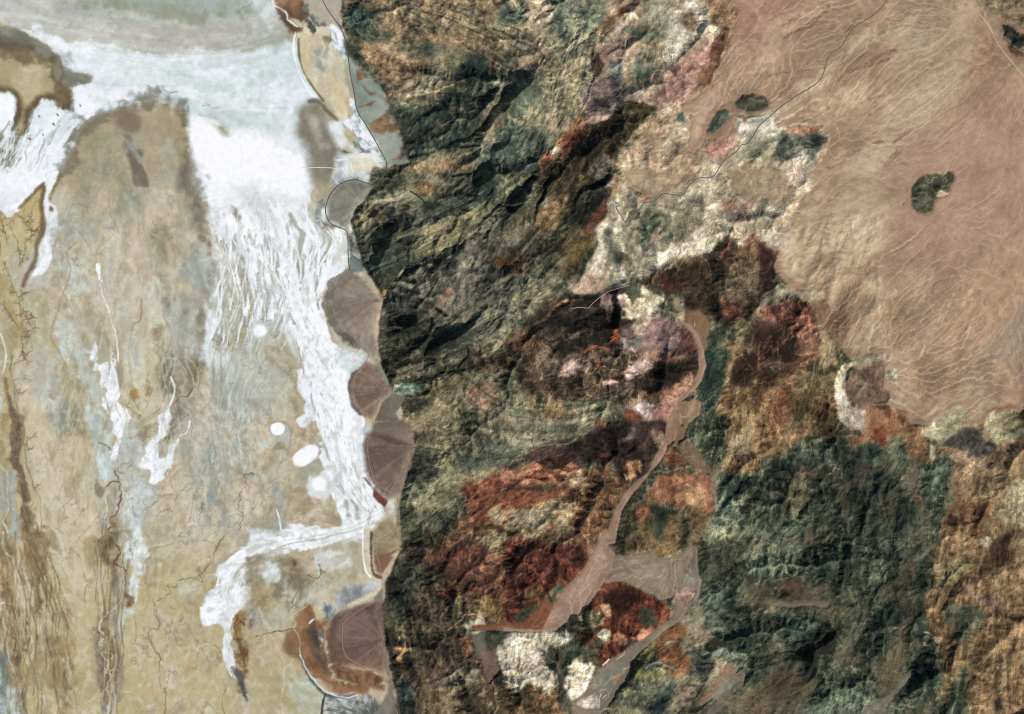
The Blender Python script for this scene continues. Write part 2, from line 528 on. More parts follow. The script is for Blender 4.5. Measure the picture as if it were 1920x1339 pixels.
# ------------------------------------------------------------------ valley floor
VAL = [(-60,-60),(645,-60),(640,25),(652,65),(665,110),(712,160),(748,230),(770,305),(720,330),(690,370),(660,410),(665,450),(705,540),(718,560),(708,620),(715,680),(740,733),(765,800),(778,838),(760,895),(750,960),(752,1030),(722,1090),(718,1180),(735,1260),(745,1310),(770,1400),(-60,1400)]
RGB[:] = (168,144,118)
REG[:] = r_baj
REG[(PX < 640)] = r_mud
REG[(PX < 780) & (PY > 700)] = r_mud
INIT = (RGB.copy(), REG.copy())
fill(VAL, [(168,158,134),(188,172,144),(196,180,154),(203,192,168)], 'salt', 1, 0, reg=r_mud, u=0)
V = 'salt'
white3 = [(205,212,208),(222,228,230),(240,244,248)]

def f(c, r, pts, cols, pat='rock', **k):
    fill(T(c, r, pts), cols, pat, **k)

def s(c, r, pts, col, w=2.0, **k):
    stroke(T(c, r, pts), col, w, **k)

def strands(n, left, right, y0, y1, cols, wmin, wmax, amp, al, lo=0.0, hi=1.0):
    ly = [k[0] for k in left]; lx = [k[1] for k in left]; ry = [k[0] for k in right]; rx = [k[1] for k in right]
    for k in range(n):
        a0 = rng.uniform(lo, hi); drift = rng.uniform(-.18, .18)
        ya = rng.uniform(y0, y0 + (y1 - y0) * .6); yb = min(y1, ya + rng.uniform(.2, .7) * (y1 - y0))
        ph, wl = rng.uniform(0, 6.28), rng.uniform(60, 150)
        pts = []
        y = ya
        while y < yb:
            t = min(1, max(0, a0 + drift * (y - ya) / (y1 - y0)))
            x = np.interp(y, ly, lx) * (1 - t) + np.interp(y, ry, rx) * t
            pts.append((x + amp * math.sin(y / wl * 6.28 + ph) + rng.uniform(-1.2, 1.2), y))
            y += 14
        if len(pts) > 2:
            stroke(pts, cols[k % len(cols)], rng.uniform(wmin, wmax), 1.3, al, rag=.5)


def ribbons(n, A, B, cols, wmin, wmax, al, soft=1.6, amp=2.0, lmin=.12, lmax=.45):
    """Wisps between two guide lines A and B, running along them."""
    A = np.array(smooth_line(A, 6.0)); B = np.array(smooth_line(B, 6.0))
    sa = np.linspace(0, 1, len(A)); sb = np.linspace(0, 1, len(B))
    for k in range(n):
        t = rng.uniform(0, 1); s0 = rng.uniform(-.1, .9); s1 = min(1, s0 + rng.uniform(lmin, lmax)); s0 = max(0, s0)
        ss = np.linspace(s0, s1, max(4, int((s1 - s0) * 40)))
        tt = t + rng.uniform(-.12, .12) * np.linspace(0, 1, len(ss))
        x = np.interp(ss, sa, A[:, 0]) * (1 - tt) + np.interp(ss, sb, B[:, 0]) * tt
        y = np.interp(ss, sa, A[:, 1]) * (1 - tt) + np.interp(ss, sb, B[:, 1]) * tt
        ph = rng.uniform(0, 6.28)
        pts = [(a_ + amp * math.sin(i * .8 + ph) * .4 + rng.uniform(-.5, .5) * amp, b_ + amp * math.cos(i * .7 + ph) * .4 + rng.uniform(-.5, .5) * amp) for i, (a_, b_) in enumerate(zip(x, y))]
        w = rng.uniform(wmin, wmax)
        stroke(pts, cols[k % len(cols)], w, max(soft, w * .9), al, rag=.8)


# left columns, broad ground
f(0,1,[(0,0),(330,40),(320,300),(280,480),(240,620),(170,800),(340,780),(380,860),(340,1000),(360,1160),(470,1339),(-150,1400),(-150,0)],[(170,152,110),(184,166,122),(192,174,132)],'soft',soft=4,rag=4)
f(0,2,[(80,-60),(350,-60),(330,300),(340,450),(450,600),(680,580),(680,760),(740,1080),(740,1400),(320,1400),(260,980),(190,740),(160,520),(110,250)],[(190,172,140),(198,180,149),(205,190,162)],'soft',soft=8,rag=4)
f(0,2,[(-150,-40),(90,-40),(120,300),(190,740),(260,980),(320,1400),(-150,1400)],[(172,154,114),(184,166,126),(192,176,136)],'soft',soft=8,rag=4)
fill([(-60,990),(80,985),(330,1010),(420,1090),(440,1180),(460,1400),(-60,1400)],[(174,157,116),(185,168,126),(190,175,140)],'soft',soft=26,rag=12)
f(0,3,[(300,-60),(760,-60),(700,280),(620,500),(540,480),(480,300)],[(190,174,142),(197,181,150)],'soft',soft=16,rag=6)
f(0,1,[(440,120),(560,100),(560,300),(700,300),(900,330),(800,390),(640,410),(590,480),(540,560),(500,640),(480,780),(380,800),(400,640),(430,430)],[(160,159,144),(174,173,160),(188,180,160)],V,soft=8,rag=8,a=.8)
f(0,1,[(480,-60),(1100,-60),(1060,180),(900,300),(700,250),(560,150)],[(146,143,122),(166,156,130),(184,170,144)],V,soft=14,rag=8)
f(0,1,[(960,330),(1100,200),(1200,180),(1120,420),(1150,640),(1200,900),(1230,1400),(900,1400),(860,1100),(780,900),(740,760),(700,620),(750,560),(850,480)],[(188,170,144),(199,182,157),(207,194,170)],'streak',soft=12,rag=8)
f(0,1,[(1120,420),(1180,330),(1260,400),(1280,500),(1240,620),(1180,600)],[(150,140,114),(164,154,128)],'soft',soft=12,rag=5)
f(0,1,[(1370,-60),(1530,-60),(1560,130),(1560,330),(1600,460),(1480,420),(1400,330),(1380,180)],[(132,123,106),(158,148,128)],'soft',soft=14,rag=6)
f(0,1,[(1300,480),(1450,380),(1500,420),(1460,500),(1400,600),(1320,700),(1310,600)],[(190,174,150),(200,184,160)],'streak',soft=6,rag=5)
f(0,1,[(1480,470),(1540,500),(1590,620),(1600,780),(1580,900),(1530,880),(1450,800),(1390,760),(1400,620)],[(150,148,130),(164,163,150),(177,178,167)],'soft',soft=6,rag=6)
s(0,1,[(1500,440),(1570,480),(1610,600),(1640,720)],(136,120,98),6,soft=6)
f(0,1,[(530,580),(620,600),(640,700),(640,850),(500,880),(520,740)],[(192,193,178),(206,205,190)],V,soft=5,rag=4)
f(0,1,[(440,1160),(540,1000),(560,1400),(470,1400)],[(186,186,172),(206,204,188)],V,soft=8,rag=6)
f(0,1,[(1090,800),(1190,720),(1220,900),(1200,1100),(1240,1400),(1130,1400),(1100,1100)],[(196,186,160),(207,200,175)],V,soft=6,rag=5)
f(0,1,[(1150,1130),(1210,1120),(1220,1220),(1180,1290),(1140,1200)],[(150,134,106),(164,148,120)],V,soft=6,rag=4)
f(0,1,[(1240,900),(1450,830),(1580,1000),(1600,1150),(1540,1400),(1240,1400),(1290,1130)],[(142,133,114),(163,155,137),(184,176,158)],V,soft=8,rag=7)
s(0,1,[(590,455),(500,560),(530,700),(490,800),(440,970),(380,1170),(430,1280),(480,1380)],(158,142,112),1.6,wob=1.2,a=.7)
s(0,1,[(1200,700),(1220,950),(1230,1050),(1280,1130),(1270,1250),(1200,1380)],(156,140,112),1.4,wob=.8,a=.7)
s(0,1,[(1060,900),(1050,1050),(990,1120),(960,1339)],(160,142,112),1.2,wob=1)
# lower middle columns
f(0,2,[(340,250),(380,120),(470,100),(600,120),(640,250),(640,380),(660,560),(470,620),(440,560),(360,440)],[(150,150,136),(178,172,150),(200,198,182)],V,soft=6,rag=7)
f(0,2,[(480,60),(580,200),(640,330),(600,580),(500,600),(470,400),(450,200)],[(150,140,112),(172,156,120)],V,soft=8,rag=8,a=.75)
s(0,2,[(480,30),(470,120),(510,200),(520,280),(545,370),(555,440),(580,500),(600,570),(500,580),(480,640)],(172,152,110),2.4,wob=3,wl=18)
f(0,2,[(480,-60),(640,-60),(700,100),(740,200),(780,260),(790,380),(850,450),(860,560),(830,680),(860,800),(840,920),(780,960),(740,900),(700,760),(680,600),(650,400),(640,200)],[(172,180,168),(192,198,187),(208,213,204)],V,soft=4,rag=5)
f(0,2,[(690,790),(720,860),(740,960),(800,970),(780,1050),(740,1160),(720,1030)],[(134,118,94),(150,134,110)],V,soft=3,rag=4)
f(0,2,[(900,-60),(1200,-60),(1170,150),(1210,290),(1190,380),(1100,480),(1000,400),(930,320),(900,200)],[(188,172,140),(201,188,158),(208,202,176)],'streak',soft=5,rag=4)
f(0,2,[(960,210),(1010,240),(1020,300),(980,290)],(166,130,86),V,soft=5,rag=5,a=.8)
f(0,2,[(1080,220),(1140,190),(1130,260),(1110,290)],(160,122,78),V,soft=5,rag=5,a=.85)
f(0,2,[(1210,-60),(1560,-60),(1540,150),(1480,280),(1440,400),(1340,600),(1240,680),(1180,760),(1190,660),(1250,560),(1270,440),(1310,310),(1210,290),(1170,120)],[(132,121,98),(153,144,124),(175,168,152)],V,soft=5,rag=6)
f(0,2,[(1300,640),(1480,400),(1560,160),(1640,60),(1760,220),(1990,140),(1990,1400),(1110,1400),(1150,1050),(1230,920)],[(168,164,147),(184,172,148),(197,179,153),(202,186,160)],'blotch',soft=10,rag=8)
f(1,2,[(-60,160),(60,70),(170,190),(300,60),(380,20),(300,150),(370,320),(290,480),(460,490),(480,600),(520,800),(470,880),(430,960),(570,1060),(600,1200),(560,1260),(400,1400),(-60,1400)],[(172,164,144),(190,173,147),(199,181,155),(203,188,164)],'blotch',soft=10,rag=8)
f(1,2,[(-300,-100),(150,-60),(150,300),(60,420),(-200,300)],[(160,160,148),(186,184,172),(210,211,205)],V,soft=14,rag=10)
for q in ([(1450,330),(1430,480),(1400,640)],[(1660,250),(1700,420),(1660,560),(1690,760)],[(1800,500),(1790,700),(1830,900)],[(1560,700),(1590,860),(1570,980)],[(1500,900),(1560,1020),(1500,1180)],[(1700,1000),(1690,1160),(1760,1280)]):
    s(0,2,q,(150,154,146),9,soft=10,a=.55,rag=.9)
for q in ([(1580,640),(1560,760),(1590,840)],[(1600,860),(1650,980),(1680,1060)],[(1450,1060),(1520,1120),(1480,1220)],[(1760,300),(1740,420),(1780,560)]):
    s(0,2,q,(130,128,114),1.6,a=.6,wob=3,wl=14)
s(0,2,[(1900,870),(1840,880),(1840,960),(1800,1030),(1790,1130),(1820,1200),(1790,1290)],(132,120,98),1.2,wob=2.4,wl=13)
f(1,2,[(160,60),(220,40),(230,300),(200,480),(160,300)],[(172,158,130),(188,172,142)],V,soft=8,rag=5)
f(1,2,[(240,280),(330,300),(360,420),(280,480),(250,400)],[(160,146,118),(180,164,136)],V,soft=6,rag=6)
f(1,2,[(40,1120),(150,1090),(180,1230),(60,1260)],[(150,136,106),(172,156,126)],V,soft=8,rag=6,a=.8)
f(1,2,[(340,760),(420,840),(380,1000),(360,1200),(330,1000)],[(160,156,136),(180,168,142)],V,soft=6,rag=6,a=.8)
s(1,2,[(120,900),(140,1040),(170,1180),(195,1300)],(160,162,152),8,soft=8,a=.7,rag=.8)
s(1,2,[(150,1140),(170,1200),(190,1310)],(236,238,238),1.6)
s(1,2,[(215,230),(230,340),(215,440)],(205,205,195),1.2)
# left brown band and channels
f(0,2,[(10,100),(40,150),(90,260),(110,330),(130,420),(160,500),(160,680),(130,740),(190,890),(220,1000),(225,1150),(290,1400),(180,1400),(150,1180),(120,1000),(130,900),(60,770),(10,640),(30,450),(70,440),(20,250)],[(112,94,74),(126,107,85),(146,126,100)],'rock',soft=2,rag=4)
f(0,2,[(-60,420),(60,430),(30,560),(60,800),(-60,780)],[(150,128,94),(186,164,122)],V,soft=4,rag=5)
f(0,2,[(-60,760),(60,800),(110,900),(140,1180),(120,1400),(-60,1400)],[(128,108,82),(170,152,116),(160,160,146)],V,soft=4,rag=6)
f(0,2,[(-60,-60),(20,-20),(15,400),(-60,380)],[(165,165,152),(196,194,182)],V,soft=5,rag=4)
s(0,2,[(90,-20),(75,100),(105,220),(110,330),(165,490),(180,650),(195,800),(230,900),(255,980),(300,1090),(310,1400)],(150,134,102),1.8,wob=1)
s(0,2,[(0,810),(50,880),(55,1050),(60,1150),(20,1230),(60,1310)],(186,180,164),1.8,wob=1)
s(0,2,[(40,-20),(35,60),(15,120)],(214,214,206),1.6)
for q in ([(90,170),(160,160),(230,170)],[(110,240),(150,280),(200,240)],[(100,60),(160,20),(240,30)],[(190,650),(230,600),(280,560)],[(250,980),(290,960),(320,970)],[(180,640),(220,690),(255,670)]):
    dendrite(T(0,2,q),(130,114,80),1.2,5,9,a=.75)
s(0,2,[(560,760),(540,850),(555,960),(570,1060)],(170,152,120),1.2,wob=1)
# white pans of the middle columns
wh = [(226,230,232),(240,243,248),(248,250,252)]
f(0,2,[(650,-40),(740,-40),(740,50),(830,40),(830,-40),(890,-40),(890,200),(900,330),(960,430),(940,560),(900,680),(870,780),(840,760),(850,640),(870,480),(820,420),(770,360),(790,240),(730,200),(740,110),(700,100)],wh,V,soft=1.6,rag=4)
f(0,1,[(690,1280),(710,1220),(740,1260),(735,1360),(650,1380),(665,1330)],wh,V,soft=1.6,rag=2)
s(0,1,[(730,660),(745,740),(760,850),(800,950),(830,1060),(870,1190),(885,1370)],(236,239,240),1.5,wob=.6)
s(0,1,[(733,650),(740,720),(752,765)],(245,247,250),3)
f(0,2,[(1200,410),(1240,440),(1260,380),(1270,450),(1255,580),(1190,640),(1180,770),(1240,740),(1250,680),(1310,620),(1340,590),(1345,640),(1300,720),(1270,830),(1220,920),(1160,960),(1110,940),(1120,860),(1070,850),(1020,800),(1040,740),(1090,680),(1130,620),(1180,560),(1190,460)],wh,V,soft=1.6,rag=3)
s(0,2,[(1280,150),(1305,220),(1300,290),(1260,390)],(240,242,246),1.8)
s(0,2,[(1425,480),(1400,560),(1345,590)],(240,242,246),1.6)
f(0,2,[(870,780),(920,600),(960,520),(1100,500),(1160,560),(1090,660),(1020,760),(1000,900),(980,1100),(900,1400),(780,1400),(800,1000),(860,900)],[(134,114,88),(168,154,130),(196,195,184)],V,soft=4,rag=7,a=.85)
f(0,2,[(1000,900),(1110,960),(1160,1000),(1100,1200),(1050,1400),(960,1400),(960,1150)],[(160,158,144),(190,191,182),(212,213,206)],V,soft=5,rag=8)
s(0,2,[(1010,880),(990,1000),(930,1130),(930,1250),(945,1390)],(208,210,203),1.7,wob=.8)
s(0,2,[(860,850),(890,930),(905,1030),(880,1150),(820,1230),(860,1260),(810,1300),(890,1350)],(136,106,76),2.6,wob=2,wl=14)
s(0,2,[(800,970),(840,930),(890,940)],(136,108,80),2)
bt = (148,124,90)
for q in ([(920,340),(1000,400),(1060,450),(1100,490)],[(1100,490),(1180,400),(1220,300),(1200,200),(1170,110),(1220,-20)],[(980,250),(1010,330),(1040,400)],[(1120,180),(1120,300),(1090,390)],[(1100,490),(1085,600),(1075,700)]):
    dendrite(T(0,2,q),bt,1.5,7,10,a=.8)
s(0,2,[(1480,-20),(1460,150),(1420,280),(1340,300),(1300,360)],(130,112,84),1.8,wob=1)
s(0,2,[(950,540),(960,640),(1000,690),(1050,690)],(215,216,208),1.5)
s(0,2,[(770,1230),(800,1160),(790,1060)],(205,207,200),1.4)
s(0,2,[(740,640),(790,660),(830,690)],(140,130,108),2)
# dendritic creeks in the golden ground
for q in ([(0,270),(30,400),(60,490)],[(20,620),(60,700),(90,800),(130,880),(150,980),(160,1100),(170,1370)],[(120,260),(180,320),(240,400),(220,440),(190,470),(185,560),(150,640)],[(190,340),(240,260)],[(230,400),(310,350)],[(150,640),(140,560),(130,460)],[(20,940),(60,1010),(150,1140)],[(150,1010),(220,990)],[(170,1060),(280,1040)],[(160,1150),(290,1120)],[(170,1200),(240,1170)],[(60,860),(130,850)],[(130,880),(220,850)],[(170,1330),(230,1300)]):
    dendrite(T(0,1,q),(112,94,66),1.2,7,13,a=.8)
s(0,1,[(0,1160),(30,1250),(45,1339)],(210,209,198),1.6)
f(0,1,[(-40,420),(20,470),(30,560),(0,620),(-40,600)],(130,106,76),V,soft=4,rag=5)

# bottom left streaky ground
br3 = [(116,95,70),(140,116,84),(172,150,110),(186,166,124)]
f(0,3,[(170,-60),(290,-60),(350,300),(340,520),(270,600),(230,500),(200,350),(190,200)],br3[:3],'rock',soft=2,rag=6)
f(0,3,[(-60,150),(110,350),(170,500),(280,800),(310,1000),(250,950),(150,800),(60,600),(-60,480)],br3,'rock',soft=3,rag=8)
f(0,3,[(-60,560),(100,640),(170,950),(220,1150),(230,1400),(130,1400),(60,900),(-60,750)],[(88,76,60),(126,106,80),(168,148,110),(184,164,122)],'rock',soft=3,rag=7)
f(0,3,[(-60,740),(60,900),(110,1100),(200,1250),(220,1400),(-60,1400)],[(112,114,98),(150,155,142),(188,196,188)],V,soft=5,rag=8)
f(0,3,[(480,500),(530,520),(520,800),(540,1000),(520,1400),(460,1400),(480,1000),(490,800)],br3,'rock',soft=3,rag=7,a=.9)
f(0,3,[(330,720),(410,710),(430,880),(380,900)],br3[:3],'rock',soft=3,rag=6,a=.85)
f(0,3,[(380,1000),(440,980),(420,1120),(390,1140)],br3[:3],'rock',soft=3,rag=5,a=.8)
f(0,3,[(350,380),(400,400),(420,560),(400,720),(370,560)],br3[1:],V,soft=3,rag=7,a=.8)
f(0,3,[(240,700),(310,780),(330,980),(260,900)],br3[:3],'rock',soft=3,rag=6,a=.7)
f(0,3,[(-60,0),(30,60),(120,120),(60,260),(-60,200)],br3[:3],'rock',soft=4,rag=6,a=.8)
ch = (188,180,160)
s(0,3,[(20,-20),(20,100),(90,190),(100,300),(150,410),(140,450),(190,570),(180,650),(235,780),(215,850),(240,980),(240,1080),(290,1200),(330,1220),(325,1400)],ch,2.0,wob=.8)
s(0,3,[(-20,510),(70,510),(110,570),(140,660),(200,760)],ch,1.8,wob=.8)
s(0,3,[(300,80),(380,130),(470,160),(460,230),(500,320),(450,340),(460,420),(500,520)],(168,152,112),1.2,wob=1)
s(0,3,[(40,740),(60,900),(110,1040),(150,1180)],(178,184,176),1.6,wob=1.5)
f(0,3,[(760,-40),(1000,-40),(980,300),(1020,480),(900,560),(880,800),(930,1000),(900,1200),(800,1400),(760,1400),(700,950),(690,700),(780,560),(830,480),(800,250),(740,250),(720,100)],[(110,92,70),(140,126,102),(172,164,142)],V,soft=4,rag=5)
f(0,3,[(990,-40),(1080,-40),(1100,130),(1040,300),(1010,480),(980,400),(960,200)],[(175,172,158),(205,206,198),(226,228,224)],V,soft=4,rag=5)
f(0,3,[(930,540),(990,580),(950,640),(910,760),(890,700)],[(180,184,174),(206,210,203)],V,soft=4,rag=3)
f(0,3,[(860,820),(920,900),(940,1100),(900,1200),(870,1000)],[(132,126,110),(150,142,124)],V,soft=6,rag=4)
f(0,3,[(780,640),(830,680),(860,840),(850,1000),(790,920),(760,760)],[(150,128,90),(178,156,112)],V,soft=4,rag=5,a=.8)
f(0,3,[(700,0),(760,30),(760,240),(710,330),(720,100)],[(122,104,80),(150,132,104)],V,soft=4,rag=4)
s(0,3,[(940,-20),(955,120),(930,270),(920,400),(900,500),(850,555),(770,620),(740,710),(800,760),(745,800),(790,850),(760,890),(810,960),(800,1030),(830,1060),(795,1150),(820,1210),(800,1400)],(198,188,158),1.7,wob=1.6,wl=12)
s(0,3,[(760,890),(820,880),(845,910),(800,950)],(190,172,130),1.3)
s(0,3,[(800,1030),(870,1000),(880,1040),(830,1060)],(190,172,130),1.3)
s(0,3,[(850,60),(900,110),(880,160),(860,210),(940,260)],(128,96,68),2.6,wob=2,wl=12)
s(0,3,[(940,450),(990,470),(970,520)],(120,84,64),5,soft=4,a=.8)
s(0,3,[(800,240),(760,300),(700,330)],ch,1.6)
s(0,3,[(720,330),(640,390),(635,540)],(158,142,108),1.2)
md = (152,132,98)
s(0,3,[(1690,-10),(1620,100),(1590,200),(1550,240),(1500,300),(1520,350),(1440,320),(1340,340),(1310,390),(1250,380),(1280,420),(1240,460),(1170,500),(1150,580),(1190,640),(1180,710),(1130,700),(1110,760),(1160,860),(1200,920),(1190,1000),(1200,1130),(1240,1180),(1230,1400)],md,1.5,wob=1.2,wl=12)
s(0,3,[(1000,600),(1020,700),(1015,800)],(150,132,100),1.2,wob=1)
f(0,3,[(1270,480),(1500,450),(1510,520),(1400,560),(1280,520)],[(168,152,116),(182,168,136)],V,soft=8,rag=8,a=.8)
f(0,3,[(1150,40),(1420,20),(1300,160),(1180,200)],[(172,170,150),(196,184,152)],'vein',soft=8,rag=8,a=.8)
f(0,3,[(1340,360),(1480,370),(1440,450),(1330,430)],[(186,182,162),(204,196,172)],V,soft=8,rag=6,a=.8)
f(0,3,[(1380,700),(1500,680),(1480,760),(1380,750)],(172,162,132),V,soft=8,rag=6,a=.7)
f(0,3,[(1200,960),(1250,960),(1270,1130),(1210,1130)],[(190,176,142),(204,192,162)],V,soft=6,rag=5,a=.8)
s(0,3,[(1560,1000),(1430,1060),(1340,1180),(1250,1290)],(196,180,142),2.4,soft=3,a=.7)
s(0,3,[(1690,1160),(1660,1250),(1680,1339)],(160,130,92),1.3,wob=1)
BL = [(960,-10),(1100,0),(1339,10)]; BR = [(960,70),(1100,110),(1250,135),(1339,140)]
strands(70, BL, BR, 950, 1360, [(124,103,76),(140,117,86),(154,132,98),(118,98,73)], .8, 2.6, 4, .5)
strands(44, [(1010,245),(1339,250)], [(1010,400),(1339,430)], 1010, 1360, [(196,180,138),(172,154,112),(186,176,146)], .8, 2.2, 5, .4)
strands(30, [(240,160),(420,130)], [(240,340),(420,380)], 250, 480, [(160,148,122),(190,174,148),(170,160,136)], .8, 2.4, 5, .4)
strands(26, [(960,170),(1339,185)], [(960,240),(1339,225)], 960, 1360, [(124,104,78),(150,132,104),(186,176,150)], .8, 2.6, 3, .6)
strands(40, [(420,110),(950,90)], [(420,330),(950,300)], 400, 980, [(204,190,164),(176,160,130),(186,184,170)], .8, 2.4, 6, .45)
strands(40, [(640,300),(1000,330)], [(640,540),(1000,590)], 600, 1010, [(160,160,150),(204,192,168),(172,152,122)], .7, 2.0, 7, .45)
# lower salt lobe and the orange ground right of it
f(0,3,[(1750,600),(1990,560),(1990,1250),(1850,1200),(1790,1000),(1750,800)],[(112,82,56),(146,116,80),(174,148,108)],V,soft=4,rag=7)
for q in ([(1780,600),(1760,700),(1800,820),(1830,920),(1820,990)],[(1890,620),(1830,640),(1840,760),(1825,860)],[(1780,760),(1810,820)]):
    dendrite(T(0,3,q),(84,60,44),2.0,5,10,a=.85)
salt3 = [(168,165,150),(212,212,206),(244,246,250)]
f(0,3,[(1990,-30),(1850,70),(1780,140),(1680,180),(1630,220),(1620,280),(1660,370),(1640,400),(1530,430),(1520,480),(1490,560),(1520,640),(1600,660),(1680,730),(1700,950),(1760,1080),(1800,1100),(1760,1000),(1730,900),(1740,600),(1780,550),(1900,480),(1990,350)],salt3,V,soft=1.6,rag=4,reg=r_salt)
f(0,3,[(1990,-30),(1850,70),(1720,170),(1640,220),(1630,290),(1690,350),(1760,260),(1850,180),(1990,90)],wh,V,soft=5,rag=5)
f(0,3,[(1540,450),(1630,470),(1640,640),(1530,640),(1500,560)],wh,'blotch',soft=3,rag=5)
for q in ([(1900,100),(1800,240),(1720,350),(1700,450),(1710,560),(1720,700),(1715,900),(1740,1050),(1820,1110),(1840,1180),(1930,1290)],[(1940,140),(1840,240),(1740,360),(1720,480),(1730,600)],[(1980,200),(1860,280)]):
    s(0,3,q,(214,210,198),1.7,wob=.6)
f(0,3,[(1760,1000),(1800,1010),(1840,1120),(1870,1250),(1840,1280),(1800,1150)],[(84,84,76),(110,104,92)],V,soft=3,rag=4)

# upper left: playa, white band, brown lobes
f(0,0,[(-150,-150),(2080,-150),(2120,250),(2080,370),(1900,390),(1500,415),(1150,395),(850,340),(560,285),(300,230),(130,180),(-150,120)],[(170,170,158),(188,187,176),(204,201,189)],'streak',soft=5,rag=2,reg=r_playa)
f(0,0,[(100,170),(560,270),(1000,300),(1150,390),(850,350),(560,300)],[(196,196,186),(212,212,204)],'streak',soft=8,rag=3,a=.8)
f(0,0,[(900,200),(1900,180),(1900,340),(1450,410),(1100,380)],[(182,174,162),(194,186,172)],'streak',soft=16,rag=4,a=.8)
f(0,0,[(560,-150),(2060,-150),(2000,110),(1500,130),(1100,90),(800,45)],[(160,166,152),(172,178,166)],'soft',soft=8,rag=4)
s(0,0,[(500,-20),(750,25),(950,55),(1150,90),(1350,120),(1500,130)],(150,153,128),7,soft=9,a=.9)
s(0,0,[(1680,90),(1780,100),(1860,80)],(146,150,124),8,soft=9,a=.9)
s(0,0,[(1890,-20),(1885,25),(1850,50),(1820,50)],(122,124,110),1.4)
for q in ((680,115),(830,140),(865,180),(1030,290),(850,270),(1490,160)):
    s(0,0,[(q[0]-18,q[1]+6),(q[0],q[1]-10),(q[0]+18,q[1]+6)],(158,158,146),1.5,a=.8)
f(0,0,[(120,190),(560,290),(1150,400),(1900,380),(2300,280),(2450,800),(2200,1000),(1700,960),(1430,850),(1000,770),(860,830),(700,880),(600,940),(560,1100),(500,1250),(430,1360),(-150,1360),(-150,700),(130,700),(400,750),(540,760),(560,640),(430,560),(430,470),(480,380)],white3,V,soft=4,rag=4,reg=r_salt)
f(0,0,[(120,200),(560,300),(900,370),(1000,450),(700,420),(430,380),(250,290)],(236,240,240),V,soft=9,rag=4,a=.7)
f(0,0,[(850,560),(1100,520),(1400,600),(1200,640),(950,620)],[(200,206,198),(216,222,218)],V,soft=10,rag=7,a=.7)
f(0,0,[(1080,1300),(1900,400),(2250,420),(2300,800),(1900,700)],[(212,220,220),(228,233,235)],V,soft=20,rag=8,a=.5)
ribbons(90, [(20,50),(150,80),(300,106),(450,102),(545,70)], [(120,170),(230,196),(330,180),(430,225),(590,235)], [(240,243,246),(206,212,207),(228,233,234),(198,204,197)], 1.2, 6.0, .45, 2.5, 3)
ribbons(60, [(-10,10),(200,40),(380,60),(530,30)], [(30,50),(200,88),(380,102),(530,70)], [(200,198,188),(176,174,164),(190,183,172),(210,208,198)], 1.5, 6.0, .4, 3, 2)
f(0,0,[(-150,180),(120,200),(280,300),(430,400),(420,470),(340,440),(180,400),(-150,350)],[(118,114,97),(134,130,113),(148,144,128)],V,soft=4,rag=4,reg=r_mud)
f(0,0,[(460,500),(560,530),(690,580),(640,610),(500,640),(450,600)],[(134,130,115),(160,157,144)],V,soft=5,rag=5)
f(0,0,[(440,390),(540,380),(580,430),(540,480),(440,470)],[(130,126,112),(200,204,200)],'blotch',soft=4,rag=6)
f(0,0,[(-150,360),(180,415),(340,460),(400,500),(420,600),(460,680),(540,740),(520,800),(440,830),(410,770),(380,730),(320,730),(250,800),(210,860),(190,960),(170,1000),(120,1000),(100,960),(130,800),(120,710),(60,680),(-150,690)],[(170,154,122),(181,166,133),(188,174,142)],'soft',soft=3,rag=2,reg=r_mud)
s(0,0,[(-40,350),(180,410),(340,450),(420,480),(430,600),(480,690),(530,760)],(110,94,72),7,soft=8,a=.85)
f(0,0,[(430,620),(520,680),(550,780),(500,830),(420,820),(400,740)],[(122,106,84),(142,126,104)],V,soft=6,rag=5,a=.85)
s(0,0,[(-40,680),(60,675),(125,720),(135,800),(105,960),(140,1010),(190,970),(210,850),(320,735),(390,735),(430,830),(540,790)],(112,98,78),6,soft=6,a=.9)
f(0,0,[(-150,720),(80,700),(110,830),(90,950),(-150,1000)],wh,V,soft=5,rag=4)
f(0,0,[(240,860),(320,740),(400,750),(420,830),(560,820),(600,900),(480,1100),(350,1400),(100,1400),(230,1000)],[(212,216,216),(232,236,240),(244,247,250)],V,soft=4,rag=4)
f(0,0,[(-150,950),(120,1010),(210,1030),(120,1180),(90,1280),(-150,1300)],[(120,113,95),(150,145,130),(226,229,231)],V,soft=5,rag=5)
ribbons(70, [(10,225),(-5,280),(-30,330)], [(190,200),(140,260),(105,335)], [(248,250,252),(214,217,215),(236,239,241),(190,190,180),(150,144,128)], .8, 2.6, .6, 1.2, 2, .2, .7)
f(0,0,[(560,700),(720,720),(700,880),(600,900),(540,780)],(242,245,249),V,soft=8,rag=4)
for q in ((600,790,4),(290,870,3),(400,930,3),(430,860,3),(320,1010,2),(220,1040,3)):
    s(0,0,[(q[0]-4,q[1]-4),(q[0]+4,q[1]+6)],(130,122,104),q[2]*.6)
f(0,0,[(620,1000),(720,890),(850,850),(1000,800),(1100,760),(1200,750),(1380,830),(1400,900),(1410,1000),(1440,1150),(1520,1400),(430,1400),(520,1200)],[(168,152,126),(180,165,138),(187,172,146)],'soft',soft=4,rag=3,reg=r_mud)
f(0,0,[(600,1050),(850,1000),(930,1180),(960,1400),(520,1400)],[(146,142,118),(166,154,126),(182,168,140)],V,soft=14,rag=8,a=.8)
ribbons(60, [(170,250),(140,330),(110,420)], [(350,225),(370,320),(400,450)], [(164,156,132),(190,174,148),(150,146,126),(178,160,130),(172,172,160)], 1.0, 5.0, .32, 2.0, 4, .15, .5)
s(0,0,[(430,1380),(540,1150),(620,990),(720,900),(850,840),(1000,790),(1150,745),(1350,790),(1400,870),(1395,970),(1430,1150),(1500,1320)],(124,114,97),8,soft=11,a=.88)
